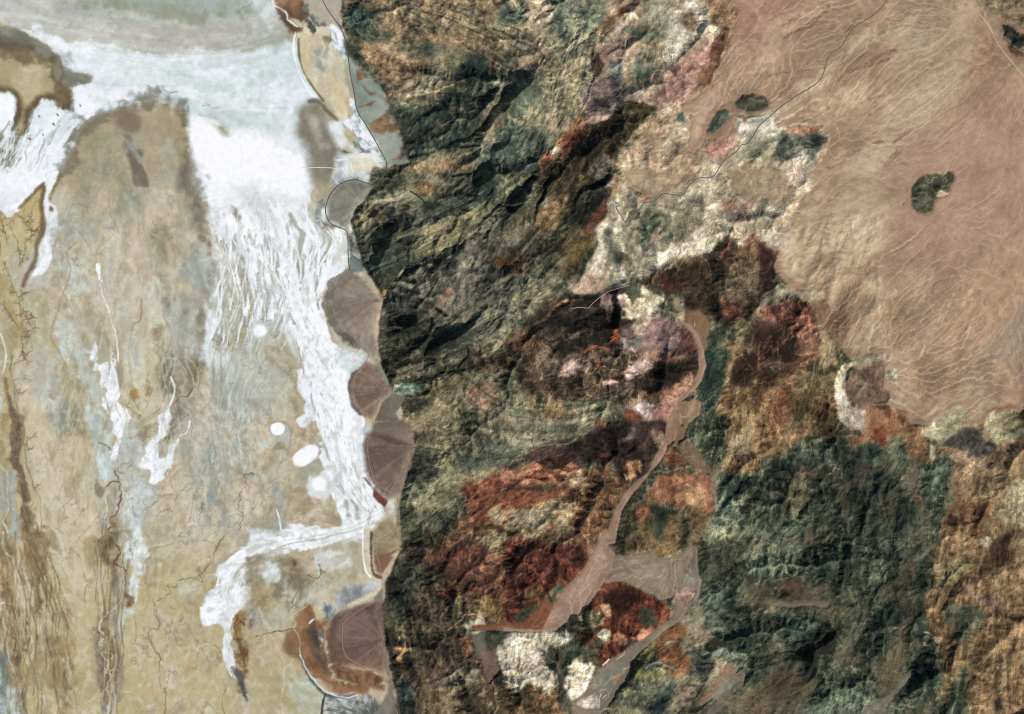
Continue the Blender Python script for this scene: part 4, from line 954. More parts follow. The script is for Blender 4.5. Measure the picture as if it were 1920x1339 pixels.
# hills at the top right corner
f(3,0,[(1480,-60),(1580,-60),(1680,110),(1740,200),(1770,300),(1800,400),(1990,580),(1990,660),(1750,390),(1640,200)],[(150,130,107),(164,143,119)],'streak',soft=4,rag=2)
f(3,0,[(1570,-80),(1990,-80),(1990,80),(1750,110),(1650,100),(1600,50)],[(92,82,64),(126,111,87),(158,138,108)],u=.45,reg=r_ns,soft=3,rag=3)
f(3,0,[(1720,110),(1990,90),(1990,250),(1800,190),(1740,170)],[(106,94,74),(138,120,94)],u=.4,reg=r_ns,soft=3,rag=3)
f(3,0,[(1790,350),(1900,400),(1990,460),(1860,450),(1800,400)],[(100,76,58),(134,104,80)],u=.35,reg=r_ns,soft=3,rag=2)
f(3,0,[(1740,190),(1800,190),(1890,250),(1990,260),(1990,330),(1870,390),(1820,350),(1760,290)],[(42,42,37),(60,57,49),(84,78,64)],u=.7,reg=r_k4,soft=2,rag=3)

# ------------------------------------------------------------------ ground rock under all the ranges
fill([(640,-60),(1340,-60),(1345,50),(1290,185),(1200,240),(1180,330),(1330,400),(1420,470),(1500,560),(1600,680),(1660,790),(1780,800),(1990,780),(1990,1400),(765,1400),(745,1310),(735,1260),(718,1180),(722,1090),(752,1030),(750,960),(760,895),(778,838),(765,800),(740,733),(715,680),(708,620),(718,560),(705,540),(665,450),(660,410),(690,370),(720,330),(770,305),(748,230),(712,160),(665,110),(652,65),(640,25)],[(50,46,38),(78,69,55),(106,92,72),(140,120,94)],u=.8,reg=r_mid,soft=2,rag=2)
# ------------------------------------------------------------------ north: green front, folded layers, badlands
A4 = [(60,54,44),(100,84,66),(134,112,87),(168,145,115)]
fill([(640,-60),(1130,-60),(1120,120),(1050,300),(1000,420),(820,470),(700,520),(660,420),(705,340),(722,312),(770,305),(755,260),(735,200),(700,140),(665,110),(642,50)],A4,u=1.0,reg=r_nstrata,soft=2,rag=2)
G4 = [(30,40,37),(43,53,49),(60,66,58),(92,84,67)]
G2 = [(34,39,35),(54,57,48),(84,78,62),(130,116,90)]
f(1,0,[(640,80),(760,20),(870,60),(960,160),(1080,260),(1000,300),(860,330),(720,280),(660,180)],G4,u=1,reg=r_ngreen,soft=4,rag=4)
f(1,0,[(640,-60),(760,-60),(760,20),(650,60)],[(110,92,74),(150,126,100)],soft=3,rag=3)
f(1,0,[(700,330),(900,330),(1100,430),(1250,450),(1300,550),(1150,650),(1000,650),(900,570),(780,480)],[(58,50,42),(98,79,61),(138,110,84),(172,146,114)],reg=r_ngreen,soft=6,rag=6)
f(1,0,[(880,150),(1000,180),(1150,260),(1300,280),(1420,330),(1330,340),(1100,280),(960,250)],[(90,70,52),(128,99,74),(168,138,107)],soft=6,rag=6)
f(1,0,[(980,300),(1150,290),(1300,350),(1420,400),(1300,420),(1150,420),(1050,360)],G4,reg=r_ngreen,soft=5,rag=6)
f(1,0,[(1150,600),(1280,540),(1400,400),(1500,400),(1600,440),(1500,560),(1300,680),(1150,740),(1100,700)],[(76,72,60),(118,105,86),(158,140,113)],reg=r_ngreen,soft=6,rag=6)
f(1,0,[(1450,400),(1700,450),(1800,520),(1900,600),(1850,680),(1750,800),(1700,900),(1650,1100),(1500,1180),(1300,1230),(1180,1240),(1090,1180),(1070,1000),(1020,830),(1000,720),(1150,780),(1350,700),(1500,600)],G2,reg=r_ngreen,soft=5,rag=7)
f(1,0,[(690,330),(760,330),(900,560),(1000,640),(1020,720),(980,760),(900,640),(780,500),(710,420)],[(36,42,40),(56,60,54),(96,86,70)],reg=r_ngreen,soft=4,rag=4)
f(1,0,[(1020,820),(1250,850),(1320,950),(1280,1080),(1150,1220),(1080,1150),(1080,980)],[(28,33,31),(44,47,41),(72,67,55)],reg=r_ngreen,soft=5,rag=5)
f(1,0,[(1600,430),(1720,440),(1780,520),(1700,560),(1600,520)],[(34,40,38),(54,58,52)],soft=6,rag=6,a=.8)
f(1,0,[(1750,780),(1990,600),(1990,960),(1800,1000),(1770,1130),(1700,960)],[(88,78,62),(136,118,93),(178,157,124)],soft=6,rag=5)
f(1,0,[(1150,1250),(1400,1210),(1640,1220),(1600,1400),(1150,1400)],[(70,67,55),(118,97,73),(162,134,102)],soft=5,rag=6)
f(1,0,[(1650,1200),(1800,990),(1990,970),(1990,1400),(1620,1400)],[(66,70,60),(108,104,86),(154,143,115)],reg=r_nolive,soft=5,rag=7)
s(1,0,[(1120,745),(1170,690),(1240,680),(1320,700),(1400,660),(1480,640)],(176,164,138),1.4,wob=1,a=.8)
s(1,0,[(1080,780),(1120,770),(1150,800)],(150,150,138),1.8,a=.7)
f(2,0,[(-60,-150),(800,-150),(700,200),(640,300),(600,400),(480,570),(400,700),(400,880),(330,1100),(200,1250),(-60,1400),(-100,600)],[(68,70,58),(108,102,82),(146,133,105),(184,168,135)],u=.9,reg=r_nolive,soft=6,rag=7)
f(2,0,[(250,-150),(820,-150),(700,150),(650,220),(550,330),(480,450),(350,400),(300,250)],[(76,78,66),(110,106,88),(152,140,114)],soft=8,rag=7)
f(2,0,[(80,-40),(280,0),(280,120),(180,180),(90,120)],[(150,136,112),(178,163,137)],'fine',soft=7,rag=6)
f(2,0,[(0,250),(220,300),(300,480),(220,620),(0,560)],[(104,86,72),(140,120,100)],soft=10,rag=7,a=.7)
f(2,0,[(-60,80),(80,90),(90,150),(-60,180)],[(48,50,44),(78,80,69)],soft=4,rag=5)
f(2,0,[(420,600),(480,480),(600,380),(620,600),(560,700),(450,850),(390,950),(400,750)],[(136,124,94),(164,149,114),(186,173,141)],'fine',soft=3,rag=4)
f(2,0,[(-60,950),(200,1000),(330,1080),(260,1200),(150,1400),(-60,1400)],[(40,46,41),(68,72,62),(112,107,88)],reg=r_mid,soft=6,rag=6)
s(2,0,[(620,600),(540,720),(440,880),(390,980),(340,1080)],(152,130,106),3,soft=3,a=.8)
# badland block
BAD = [(112,94,76),(152,131,109),(177,157,131),(202,184,157)]
f(2,0,[(800,-150),(1400,-150),(1520,80),(1480,130),(1500,200),(1640,230),(1600,330),(1560,480),(1400,680),(1270,800),(1080,810),(930,780),(760,850),(720,890),(620,890),(550,750),(600,640),(620,580),(600,480),(620,330),(680,290)],BAD,u=.8,reg=r_nbad,soft=2.5,rag=4)
f(2,0,[(980,-100),(1250,-60),(1250,150),(1180,250),(1080,200),(960,180)],[(124,120,100),(144,139,116),(166,157,132)],soft=8,rag=6)
f(2,0,[(800,60),(850,30),(960,10),(970,60),(900,80),(840,130),(790,130)],[(88,55,40),(116,75,55)],soft=2,rag=4)
f(2,0,[(700,110),(790,110),(750,220),(690,290),(680,180)],[(90,64,50),(128,95,73)],soft=3,rag=4)
f(2,0,[(870,90),(980,70),(960,150),(840,210),(720,290),(760,220)],[(190,175,148),(212,199,172)],'fine',soft=2,rag=3)
f(2,0,[(840,220),(960,190),(1060,210),(1190,200),(1200,300),(1150,400),(1080,450),(1020,490),(1110,520),(1030,620),(930,690),(880,620),(870,480),(940,400),(980,320)],[(68,69,58),(100,96,79),(144,133,108)],soft=5,rag=7)
f(2,0,[(980,320),(1080,300),(1140,360),(1060,420),(960,400)],[(120,106,84),(168,150,122)],'fine',soft=5,rag=6)
f(2,0,[(1200,150),(1340,40),(1480,140),(1530,240),(1400,300),(1300,400),(1200,500),(1160,500),(1210,300)],[(142,124,100),(188,178,153),(216,209,186)],'blotch',soft=4,rag=6)
f(2,0,[(1280,0),(1350,-20),(1370,90),(1300,110)],(216,208,188),'fine',soft=3,rag=4)
f(2,0,[(1280,120),(1340,100),(1380,200),(1320,220)],[(80,62,48),(140,116,92)],soft=3,rag=5)
f(2,0,[(1120,640),(1200,520),(1330,400),(1500,330),(1530,430),(1450,560),(1380,680),(1270,780),(1080,790),(960,760),(1080,680)],[(112,82,70),(160,126,111),(194,162,146)],'blotch',soft=4,rag=6)
f(2,0,[(1190,530),(1240,500),(1240,580),(1200,580)],[(70,50,44),(110,80,70)],soft=3,rag=4)
f(2,0,[(1300,470),(1420,420),(1480,430),(1420,520),(1330,560)],[(130,96,82),(170,134,118)],soft=3,rag=5)
f(2,0,[(560,740),(600,650),(680,590),(800,560),(850,600),(760,700),(720,870),(620,890)],[(38,32,31),(74,61,57),(124,102,93)],soft=3,rag=5)
f(2,0,[(680,620),(860,640),(930,700),(900,760),(760,820),(720,740)],[(88,72,66),(132,109,98)],soft=4,rag=6)
f(2,0,[(640,330),(800,330),(830,460),(700,500),(640,420)],[(134,108,90),(166,140,118)],'fine',soft=4,rag=4)
f(2,0,[(610,400),(660,400),(680,540),(630,590)],[(64,44,39),(92,66,56)],soft=2,rag=3)
f(2,0,[(740,500),(820,480),(840,600),(780,620)],[(52,52,50),(104,104,98)],'fine',soft=4,rag=5,a=.8)
f(2,0,[(635,210),(680,200),(680,260),(640,260)],(172,114,70),soft=3,rag=2)
f(2,0,[(940,690),(1000,640),(1080,600),(1000,700),(940,720)],[(150,142,120),(184,176,152)],'fine',soft=4,rag=4)
f(2,0,[(1620,240),(1600,350),(1520,380),(1580,480),(1530,560),(1510,630),(1440,700),(1330,790),(1270,800),(1400,660),(1420,570),(1480,480),(1510,330)],[(62,44,35),(88,62,49),(122,92,72)],u=.6,soft=2.5,rag=5)
f(2,0,[(1390,-60),(1600,-60),(1640,60),(1700,100),(1650,200),(1540,190),(1480,150),(1520,60)],[(104,83,64),(130,105,81),(156,128,100)],u=.4,soft=4,rag=4)
# pale hills south of it
P4 = [(134,110,87),(164,142,114),(184,167,137),(202,188,162)]
f(2,0,[(960,920),(1080,830),(1270,810),(1400,830),(1500,850),(1480,960),(1450,1040),(1700,1020),(1690,1120),(1500,1300),(1400,1400),(730,1400),(740,1210),(830,1130),(890,1010)],P4,'blotch',u=.5,reg=r_pale,soft=4,rag=5)
f(2,0,[(1270,800),(1420,700),(1560,640),(1640,820),(1520,1000),(1450,1040),(1400,1200),(1330,1339),(1300,1100),(1350,950)],[(150,124,102),(170,144,120),(182,158,132)],'streak',soft=8,rag=5,u=.0,reg=r_baj)
f(2,0,[(1090,1040),(1200,960),(1220,990),(1130,1060)],[(78,56,43),(112,82,63)],soft=3,rag=4)
f(2,0,[(1100,1210),(1180,1200),(1190,1240),(1120,1250)],[(88,64,50),(140,108,86)],soft=3,rag=4)
f(2,0,[(1230,860),(1280,845),(1290,910),(1240,920)],[(66,72,63),(96,98,85)],soft=3,rag=4)
f(2,0,[(900,1020),(1060,960),(1150,900),(1180,930),(1060,1060),(960,1100)],[(96,80,63),(140,118,94),(172,152,124)],soft=5,rag=6)
f(2,0,[(1480,1020),(1690,1060),(1600,1180),(1400,1150)],[(140,102,88),(170,130,113)],'streak',soft=8,rag=7)
f(2,0,[(1320,1060),(1350,1040),(1390,1070),(1370,1100),(1330,1095)],(150,148,126),soft=3,rag=2)
f(2,0,[(1640,860),(1990,830),(1990,1400),(1520,1400),(1700,1100),(1720,1000)],[(138,131,105),(174,164,136),(206,200,179)],'blotch',u=.5,reg=r_pale,soft=5,rag=6)
f(2,0,[(1660,900),(1800,860),(1900,850),(1840,960),(1700,1010)],[(170,158,134),(212,206,188)],'fine',soft=5,rag=5)
f(2,0,[(1780,1100),(1920,1000),(1990,1040),(1960,1200),(1840,1200)],[(118,116,96),(150,146,122)],soft=6,rag=7)
f(2,0,[(1760,1220),(1860,1230),(1960,1300),(1960,1380),(1840,1339)],[(130,118,92),(172,156,124)],soft=4,rag=6)
f(2,0,[(1730,880),(1760,880),(1760,930),(1730,920)],(128,88,66),soft=3,rag=3)
f(2,0,[(1660,770),(1720,710),(1800,700),(1900,720),(1940,760),(1930,820),(1860,850),(1760,860),(1680,830)],[(62,59,48),(84,80,63),(106,100,80)],u=.42,reg=r_k1,soft=2,rag=2)
f(2,0,[(1455,1000),(1480,930),(1540,830),(1600,815),(1640,840),(1630,900),(1570,970),(1510,1010)],[(68,71,60),(88,90,76),(106,107,90)],u=.42,reg=r_k2,soft=2,rag=1.5)
f(3,0,[(-80,930),(60,950),(180,960),(400,960),(470,1040),(440,1150),(340,1260),(250,1400),(-80,1400)],[(150,138,112),(186,176,150),(210,201,182)],'blotch',u=.5,reg=r_pale,soft=5,rag=7)
f(3,0,[(200,1270),(280,1240),(260,1300),(200,1320)],(200,160,146),'fine',soft=4,rag=4)
f(3,0,[(60,1050),(120,1010),(200,990),(290,1000),(380,990),(460,1040),(440,1090),(360,1150),(360,1240),(330,1200),(250,1130),(170,1170),(100,1220),(40,1170)],[(50,56,50),(80,82,70),(128,121,99)],u=.45,reg=r_k6,soft=2.5,rag=5)
f(3,0,[(150,960),(300,970),(400,950),(380,990),(280,1000)],[(110,78,60),(150,116,92)],'fine',soft=3,rag=4)
f(3,1,[(-60,-60),(250,-60),(200,100),(230,200),(160,300),(60,400),(-60,480)],[(156,142,114),(186,174,145),(206,180,158)],'blotch',u=.4,reg=r_pale,soft=8,rag=8)
f(3,1,[(10,60),(140,60),(160,150),(60,190),(0,150)],[(140,112,90),(176,146,122)],soft=6,rag=6)
f(3,1,[(0,380),(120,400),(130,500),(60,560),(0,520)],[(150,116,98),(206,192,172)],'blotch',soft=5,rag=6)
f(3,1,[(1120,10),(1180,-20),(1260,-30),(1310,-20),(1340,-50),(1375,-40),(1388,0),(1360,60),(1345,120),(1290,150),(1240,180),(1225,240),(1190,270),(1110,260),(1070,210),(1065,140),(1075,60)],[(52,51,42),(72,70,56),(106,98,77)],u=.6,reg=r_k3,soft=1.8,rag=1.5)
f(3,1,[(1250,130),(1290,90),(1340,120),(1280,145)],(166,147,117),soft=2,rag=2,reg=r_k3s)
f(3,1,[(1130,60),(1180,40),(1220,80),(1160,110)],(110,104,82),soft=5,rag=4,a=.7)
f(3,1,[(1000,200),(1010,182),(1024,180),(1014,200)],(104,92,74),soft=1.5,rag=.5,u=.3,reg=r_kc)

# ------------------------------------------------------------------ palette hills and the dark ridge
f(2,1,[(810,-60),(1990,-60),(1990,520),(1850,470),(1700,520),(1640,430),(1540,540),(1430,580),(1230,600),(1090,680),(970,760),(870,780),(740,840),(640,880),(500,860),(440,840),(510,720),(600,560),(650,340),(700,200)],[(120,112,92),(156,144,118),(190,178,148),(214,204,180)],'blotch',u=.6,reg=r_pale,soft=3,rag=5)
f(2,1,[(830,-60),(1500,-60),(1340,60),(1250,110),(1050,140),(900,60)],[(150,134,108),(178,160,132),(196,180,152)],'streak',soft=8,rag=6,u=.15)
f(2,1,[(1600,-60),(1990,-60),(1990,120),(1760,160),(1680,90)],[(150,134,106),(176,158,128)],'streak',soft=8,rag=7,u=.1)
cr = [(188,175,147),(206,195,169),(218,208,184)]
f(2,1,[(660,330),(720,320),(690,480),(700,720),(600,780),(520,750),(600,600),(640,450)],cr,'fine',soft=3,rag=4)
f(2,1,[(790,240),(850,330),(850,520),(880,600),(820,560),(770,380)],cr,'fine',soft=3,rag=4)
f(2,1,[(900,700),(960,760),(1060,690),(1090,580),(1200,540),(1520,460),(1660,300),(1560,520),(1420,570),(1220,600),(1100,680),(970,770)],cr,'fine',soft=3,rag=4)
f(2,1,[(720,560),(840,640),(860,760),(740,800),(700,700)],[(160,146,120),(204,194,168)],'fine',soft=4,rag=5)
f(2,1,[(690,380),(740,380),(780,520),(860,620),(780,720),(740,620),(710,520)],[(66,60,53),(104,91,78)],soft=4,rag=5)
f(2,1,[(800,540),(880,570),(870,620),(810,620)],[(86,62,50),(120,92,76)],soft=2,rag=3)
f(2,1,[(870,350),(960,350),(970,450),(950,560),(990,620),(940,650),(880,580)],[(112,101,83),(146,133,110)],'fine',soft=3,rag=4)
f(2,1,[(880,640),(960,640),(960,720),(900,700)],[(110,100,84),(160,146,122)],'fine',soft=3,rag=4)
f(2,1,[(980,220),(1130,220),(1200,300),(1190,370),(1050,430),(1010,570),(950,530),(960,350)],[(78,75,62),(106,99,81),(130,120,98)],soft=3,rag=4)
f(2,1,[(1060,400),(1170,340),(1190,400),(1120,480),(1040,540)],[(112,88,72),(150,126,104)],'fine',soft=4,rag=5)
f(2,1,[(1150,200),(1310,130),(1440,100),(1450,180),(1400,350),(1300,460),(1180,520),(1080,500),(1200,370),(1210,280)],[(66,67,57),(98,93,78),(148,133,109)],soft=4,rag=6)
f(2,1,[(1230,300),(1340,240),(1380,320),(1280,420)],[(104,100,84),(134,122,100)],soft=6,rag=6)
f(2,1,[(1290,460),(1360,430),(1370,480),(1300,490)],[(104,88,84),(140,122,112)],soft=3,rag=3)
f(2,1,[(440,800),(500,770),(600,700),(700,760),(680,850),(560,870),(460,850)],[(150,124,104),(186,160,137)],'fine',soft=4,rag=4)
f(2,1,[(930,110),(1050,150),(1000,180)],(164,120,96),'fine',soft=3,rag=4)
f(2,1,[(1580,190),(1680,170),(1700,240),(1600,260)],[(104,78,62),(150,120,96)],soft=4,rag=5)
f(2,1,[(1680,250),(1720,180),(1800,160),(1750,260),(1700,350),(1670,320)],[(92,84,74),(140,104,92),(172,140,124)],soft=4,rag=5)
f(2,1,[(1720,480),(1820,410),(1860,440),(1800,490)],[(96,70,56),(140,108,86)],soft=3,rag=4)
f(2,1,[(860,850),(900,790),(960,800),(990,870),(960,920),(900,930)],[(92,86,70),(118,110,90)],soft=3,rag=3,u=.3)
# dark ridge
D4 = [(28,26,22),(50,44,36),(84,70,52),(128,103,75)]
f(2,1,[(-60,-60),(800,-60),(740,120),(680,200),(600,300),(560,420),(600,560),(500,700),(440,770),(380,830),(250,900),(100,1100),(-60,1220)],D4,u=1,reg=r_dark,soft=3,rag=4)
f(2,1,[(-60,60),(250,100),(280,200),(100,280),(-60,300)],[(44,44,41),(84,77,69),(118,106,94)],soft=6,rag=6)
f(2,1,[(60,300),(300,200),(440,220),(300,330),(120,400)],[(76,58,40),(116,89,61),(150,118,84)],soft=6,rag=6)
f(2,1,[(470,220),(700,120),(660,220),(560,350),(480,330),(400,300)],[(17,21,18),(30,30,25),(52,46,36)],soft=5,rag=5)  # north-west side of the ridge, its shade painted in as near black
f(2,1,[(20,560),(180,500),(250,600),(150,680),(-20,700)],[(34,33,28),(52,47,38)],soft=5,rag=5)
f(2,1,[(420,560),(600,420),(600,560),(500,700),(440,640)],[(66,54,36),(106,84,54)],soft=5,rag=5)
f(2,1,[(-60,700),(250,660),(330,780),(380,830),(250,900),(130,1090),(-60,1210)],[(52,43,36),(88,74,62),(130,110,93)],reg=r_mid,soft=5,rag=6)
f(2,1,[(690,180),(720,250),(680,310),(560,400),(600,300)],[(70,44,34),(98,65,50)],soft=2,rag=3)
f(2,1,[(710,-40),(810,-40),(800,90),(740,130)],[(100,76,56),(138,109,82)],soft=3,rag=3)
f(2,0,[(200,1260),(310,1100),(380,1020),(520,960),(700,890),(780,830),(880,790),(960,790),(1080,810),(1020,860),(960,920),(880,1010),(820,1120),(740,1200),(720,1400),(160,1400)],[(28,22,18),(44,35,27),(70,55,40),(100,80,58)],u=.9,reg=r_dark,soft=2.5,rag=4)
f(2,0,[(640,900),(780,860),(860,820),(1000,830),(900,960),(760,1000),(680,960)],[(40,34,26),(72,60,42),(104,86,62)],soft=6,rag=6)
f(2,0,[(210,1240),(330,1080),(400,1060),(500,880),(560,900),(520,970),(400,1130),(270,1210)],[(92,54,39),(122,76,53),(158,116,88)],soft=3,rag=5)
f(2,0,[(470,880),(560,900),(520,960),(450,960)],[(142,94,62),(176,132,96)],'fine',soft=3,rag=3)
f(2,0,[(300,1130),(380,1090),(390,1130),(310,1150)],(206,190,164),'fine',soft=2,rag=3)
f(2,0,[(380,1080),(500,1000),(520,1060),(420,1130),(380,1130)],[(78,44,30),(118,66,42)],soft=4,rag=5)
f(2,0,[(620,1150),(740,1150),(720,1400),(560,1300)],[(58,50,44),(104,90,81)],'fine',soft=5,rag=6)
f(2,0,[(560,840),(640,880),(760,850),(720,900),(580,920)],[(120,96,84),(176,150,130)],'fine',soft=3,rag=4)

# ------------------------------------------------------------------ middle range
MID = [(40,41,36),(72,66,55),(104,94,76),(148,131,103)]
fill([(700,315),(830,320),(1000,340),(1010,480),(1080,560),(1000,640),(960,700),(900,700),(760,750),(735,733),(715,680),(706,640),(708,600),(718,560),(705,540),(680,500),(665,450),(656,415),(665,390),(690,372)],MID,u=1,reg=r_mid,soft=2,rag=2)
f(1,1,[(850,60),(960,0),(1160,0),(1150,80),(1000,150),(800,180)],[(42,45,39),(76,72,58),(126,112,86)],soft=4,rag=5)
f(1,1,[(720,310),(800,220),(960,200),(1020,270),(900,340),(730,400)],[(70,60,48),(98,84,66),(124,106,84)],'fine',soft=4,rag=4)
f(1,1,[(700,420),(900,380),(1100,300),(1200,400),(1000,500),(800,620),(720,560)],[(42,44,37),(70,66,52),(112,100,76)],soft=6,rag=6)
f(1,1,[(1150,20),(1230,0),(1350,60),(1330,110),(1230,120)],[(96,74,54),(140,110,82)],'fine',soft=3,rag=4)
f(1,1,[(1200,160),(1640,200),(1500,300),(1340,290),(1260,260)],[(36,40,35),(62,62,52)],soft=6,rag=6)
f(1,1,[(1200,420),(1400,330),(1700,240),(1990,-20),(1990,60),(1700,350),(1480,510),(1300,610),(1120,620),(1100,560)],[(88,80,60),(128,114,86),(164,146,112)],soft=6,rag=6)
f(1,1,[(1080,560),(1160,540),(1200,600),(1120,680),(1090,760),(1060,700)],[(110,102,78),(166,152,118)],'fine',soft=3,rag=5)
f(1,1,[(800,620),(1000,560),(1090,620),(1080,740),(960,780),(840,740),(800,680)],[(34,40,36),(56,58,50),(98,90,70)],soft=5,rag=5)
f(1,1,[(1640,60),(1760,20),(1840,60),(1760,160),(1660,150)],[(36,42,38),(60,62,54)],soft=6,rag=6)
f(1,1,[(990,880),(1200,720),(1500,560),(1990,260),(1990,640),(1800,900),(1400,1000),(1000,1120),(930,1080),(960,930)],[(42,41,37),(72,65,57),(100,88,76),(136,118,98)],soft=7,rag=7)
f(1,1,[(930,1000),(1100,980),(1300,1120),(1500,1180),(1400,1400),(930,1400),(905,1200)],[(34,34,29),(58,53,44),(96,84,66)],soft=7,rag=7)
f(1,1,[(1740,620),(1990,520),(1990,720),(1860,690)],[(84,60,42),(114,82,58)],'fine',soft=4,rag=4)
for q in ([(1040,370),(1090,360),(1080,410)],[(1340,710),(1400,700),(1380,740)],[(1290,910),(1400,850),(1450,830),(1360,930)],[(1290,970),(1360,960),(1380,1000),(1310,1000)],[(1660,1100),(1760,1060),(1740,1110)]):
    f(1,1,q,[(112,80,60),(140,102,78)],'fine',soft=5,rag=6,a=.65)
f(1,1,[(1350,960),(1440,1030),(1420,1040),(1340,980)],(26,25,22),soft=2,rag=2)  # shadow below the canyon cliff, painted as a near-black streak
f(1,1,[(1030,1160),(1100,1090),(1150,1060),(1080,1160)],[(120,104,82),(160,144,116)],'fine',soft=4,rag=5)
wl_ = (158,140,116)
s(1,1,[(800,185),(900,175),(1000,165),(1080,145),(1150,100),(1170,95)],(142,132,112),3.4,soft=1.5)
s(1,1,[(1160,95),(1240,150),(1290,220)],(36,36,32),1.6)
s(1,1,[(950,910),(1000,860),(1060,760),(1110,680),(1250,630),(1360,570),(1480,520),(1540,480),(1700,340),(1900,150)],(146,130,104),1.8,soft=1.3,wob=.8,a=.85)
s(1,1,[(970,910),(1080,750),(1180,690)],(38,36,32),1.6,a=.8)
s(1,1,[(1480,530),(1520,470),(1560,380)],(24,26,24),2.5,a=.85)
s(1,1,[(1610,1339),(1700,1250),(1900,1160)],(130,106,82),1.3,a=.7)
f(1,2,[(930,-60),(1500,-60),(1990,-60),(1990,80),(1700,120),(1480,80),(1300,170),(1030,210),(990,190),(950,100)],[(36,33,27),(60,52,42),(92,78,60),(126,106,82)],reg=r_mid,soft=5,rag=6,u=1)
# black hills
BK = [(28,22,19),(46,36,30),(76,58,45),(104,82,64)]
f(2,1,[(100,1110),(250,920),(400,880),(640,870),(760,830),(840,830),(860,870),(780,900),(790,1000),(840,1080),(800,1220),(720,1400),(-60,1400),(-60,1230)],BK,u=.9,reg=r_black,soft=3,rag=4)
f(2,1,[(130,1100),(260,960),(420,1000),(540,1060),(500,1120),(300,1150)],[(24,21,18),(40,34,28)],soft=7,rag=5)
s(2,1,[(-20,1230),(100,1120),(240,1060),(330,960),(420,880)],(112,76,60),2.4,soft=2.5,a=.75,rag=1)
f(2,1,[(370,920),(420,900),(420,930),(380,935)],(190,150,120),'fine',soft=2,rag=2)
f(2,1,[(680,880),(740,880),(740,960),(690,950)],[(104,78,70),(146,116,104)],'fine',soft=4,rag=4)
f(2,1,[(760,830),(830,820),(840,860),(780,880)],[(66,42,44),(96,62,62)],soft=4,rag=3)
f(2,1,[(400,1160),(510,1140),(500,1190),(420,1200)],[(88,66,60),(124,96,87)],'fine',soft=4,rag=4)
f(2,1,[(720,1180),(780,1150),(800,1210),(740,1220)],[(130,66,40),(172,96,58)],'fine',soft=3,rag=4)
s(2,1,[(470,1360),(560,1290),(640,1262),(720,1290),(700,1320)],(140,84,60),2.4,soft=2,rag=.9)
f(2,1,[(0,1230),(160,1190),(200,1280),(100,1339),(0,1339)],[(60,46,34),(110,78,54)],soft=4,rag=5)
# mauve and cream hill
f(2,1,[(790,900),(850,850),(900,930),(980,900),(970,810),(1050,830),(1130,870),(1160,920),(1100,1000),(1010,1030),(900,1080),(840,1060),(820,970)],[(160,146,116),(196,184,154),(214,203,175)],'fine',u=.5,reg=r_mauve,soft=3,rag=4)
f(2,1,[(790,920),(840,900),(850,960),(800,980)],[(130,104,98),(160,134,122)],'fine',soft=3,rag=3)
f(2,1,[(840,1090),(950,1050),(1050,1010),(1180,1040),(1260,1090),(1360,1130),(1410,1200),(1400,1400),(860,1400),(820,1220)],[(90,68,64),(130,101,94),(162,132,121),(194,170,152)],'blotch',u=.6,reg=r_mauve,soft=3,rag=4)
f(2,1,[(1000,1100),(1100,1060),(1120,1150),(1020,1200)],[(108,80,78),(144,112,106)],'fine',soft=4,rag=4)
f(2,1,[(850,1220),(940,1180),(960,1230),(880,1270)],[(82,77,74),(104,97,92)],'fine',soft=3,rag=3,a=.8)
f(2,1,[(1220,1100),(1340,1130),(1400,1250),(1380,1400),(1280,1400),(1260,1250)],[(66,40,34),(108,72,61)],'blotch',soft=4,rag=5)
f(2,1,[(900,1070),(1000,1020),(1060,1010),(960,1140),(880,1150)],[(150,130,112),(190,172,148)],'fine',soft=4,rag=5)
f(2,1,[(1200,870),(1290,900),(1310,980),(1280,1050),(1200,980)],[(96,80,62),(136,116,92),(188,168,142)],'blotch',u=.4,reg=r_mauve,soft=3,rag=3)
# ------------------------------------------------------------------ banded ridge and maroon slope
f(2,2,[(-300,-40),(1400,-40),(1390,120),(1340,220),(1230,320),(1100,300),(900,380),(640,350),(400,330),(250,330),(100,330),(-60,280),(-300,250)],[(32,24,20),(54,42,34),(86,66,52),(120,92,74)],u=1,reg=r_band,soft=4,rag=5)
f(1,2,[(1250,160),(1480,80),(1700,120),(1990,80),(1990,800),(1700,830),(1500,860),(1330,840),(1200,780),(1190,680),(1380,600),(1340,480),(1110,460),(1080,420),(1130,310)],[(40,38,32),(72,64,50),(104,92,72),(146,128,98)],u=1,reg=r_band,soft=3,rag=4)
f(1,2,[(1020,220),(1130,180),(1260,190),(1200,280),(1100,300),(1030,280)],[(70,84,72),(112,122,104),(160,150,118)],'fine',soft=4,rag=5,reg=r_band,u=.7)
f(1,2,[(1130,310),(1340,290),(1330,350),(1240,420),(1110,380)],[(56,48,40),(84,70,58)],'fine',soft=2,rag=3,u=.5,reg=r_band)
f(1,2,[(1200,280),(1320,240),(1500,140),(1560,140),(1420,260),(1340,300)],[(76,62,46),(108,88,66)],'fine',soft=4,rag=4)
f(1,2,[(1600,250),(1760,220),(1800,330),(1700,420),(1620,380)],[(110,78,62),(152,116,94)],'blotch',soft=5,rag=6)
f(1,2,[(1640,400),(1990,420),(1990,480),(1700,470)],[(104,82,64),(150,122,98)],soft=5,rag=5)
f(1,2,[(1600,450),(1990,480),(1990,700),(1760,740),(1620,640)],[(52,50,42),(82,78,64),(118,110,90)],soft=6,rag=6)
f(1,2,[(1200,580),(1340,600),(1300,650),(1200,650)],[(78,64,50),(98,82,66)],'fine',soft=2,rag=2)
f(2,2,[(-60,280),(300,320),(640,350),(850,370),(900,420),(780,490),(640,560),(580,580),(480,640),(200,690),(-60,720)],[(48,46,38),(82,74,58),(114,103,83),(152,140,116)],u=.9,reg=r_band,soft=5,rag=5)
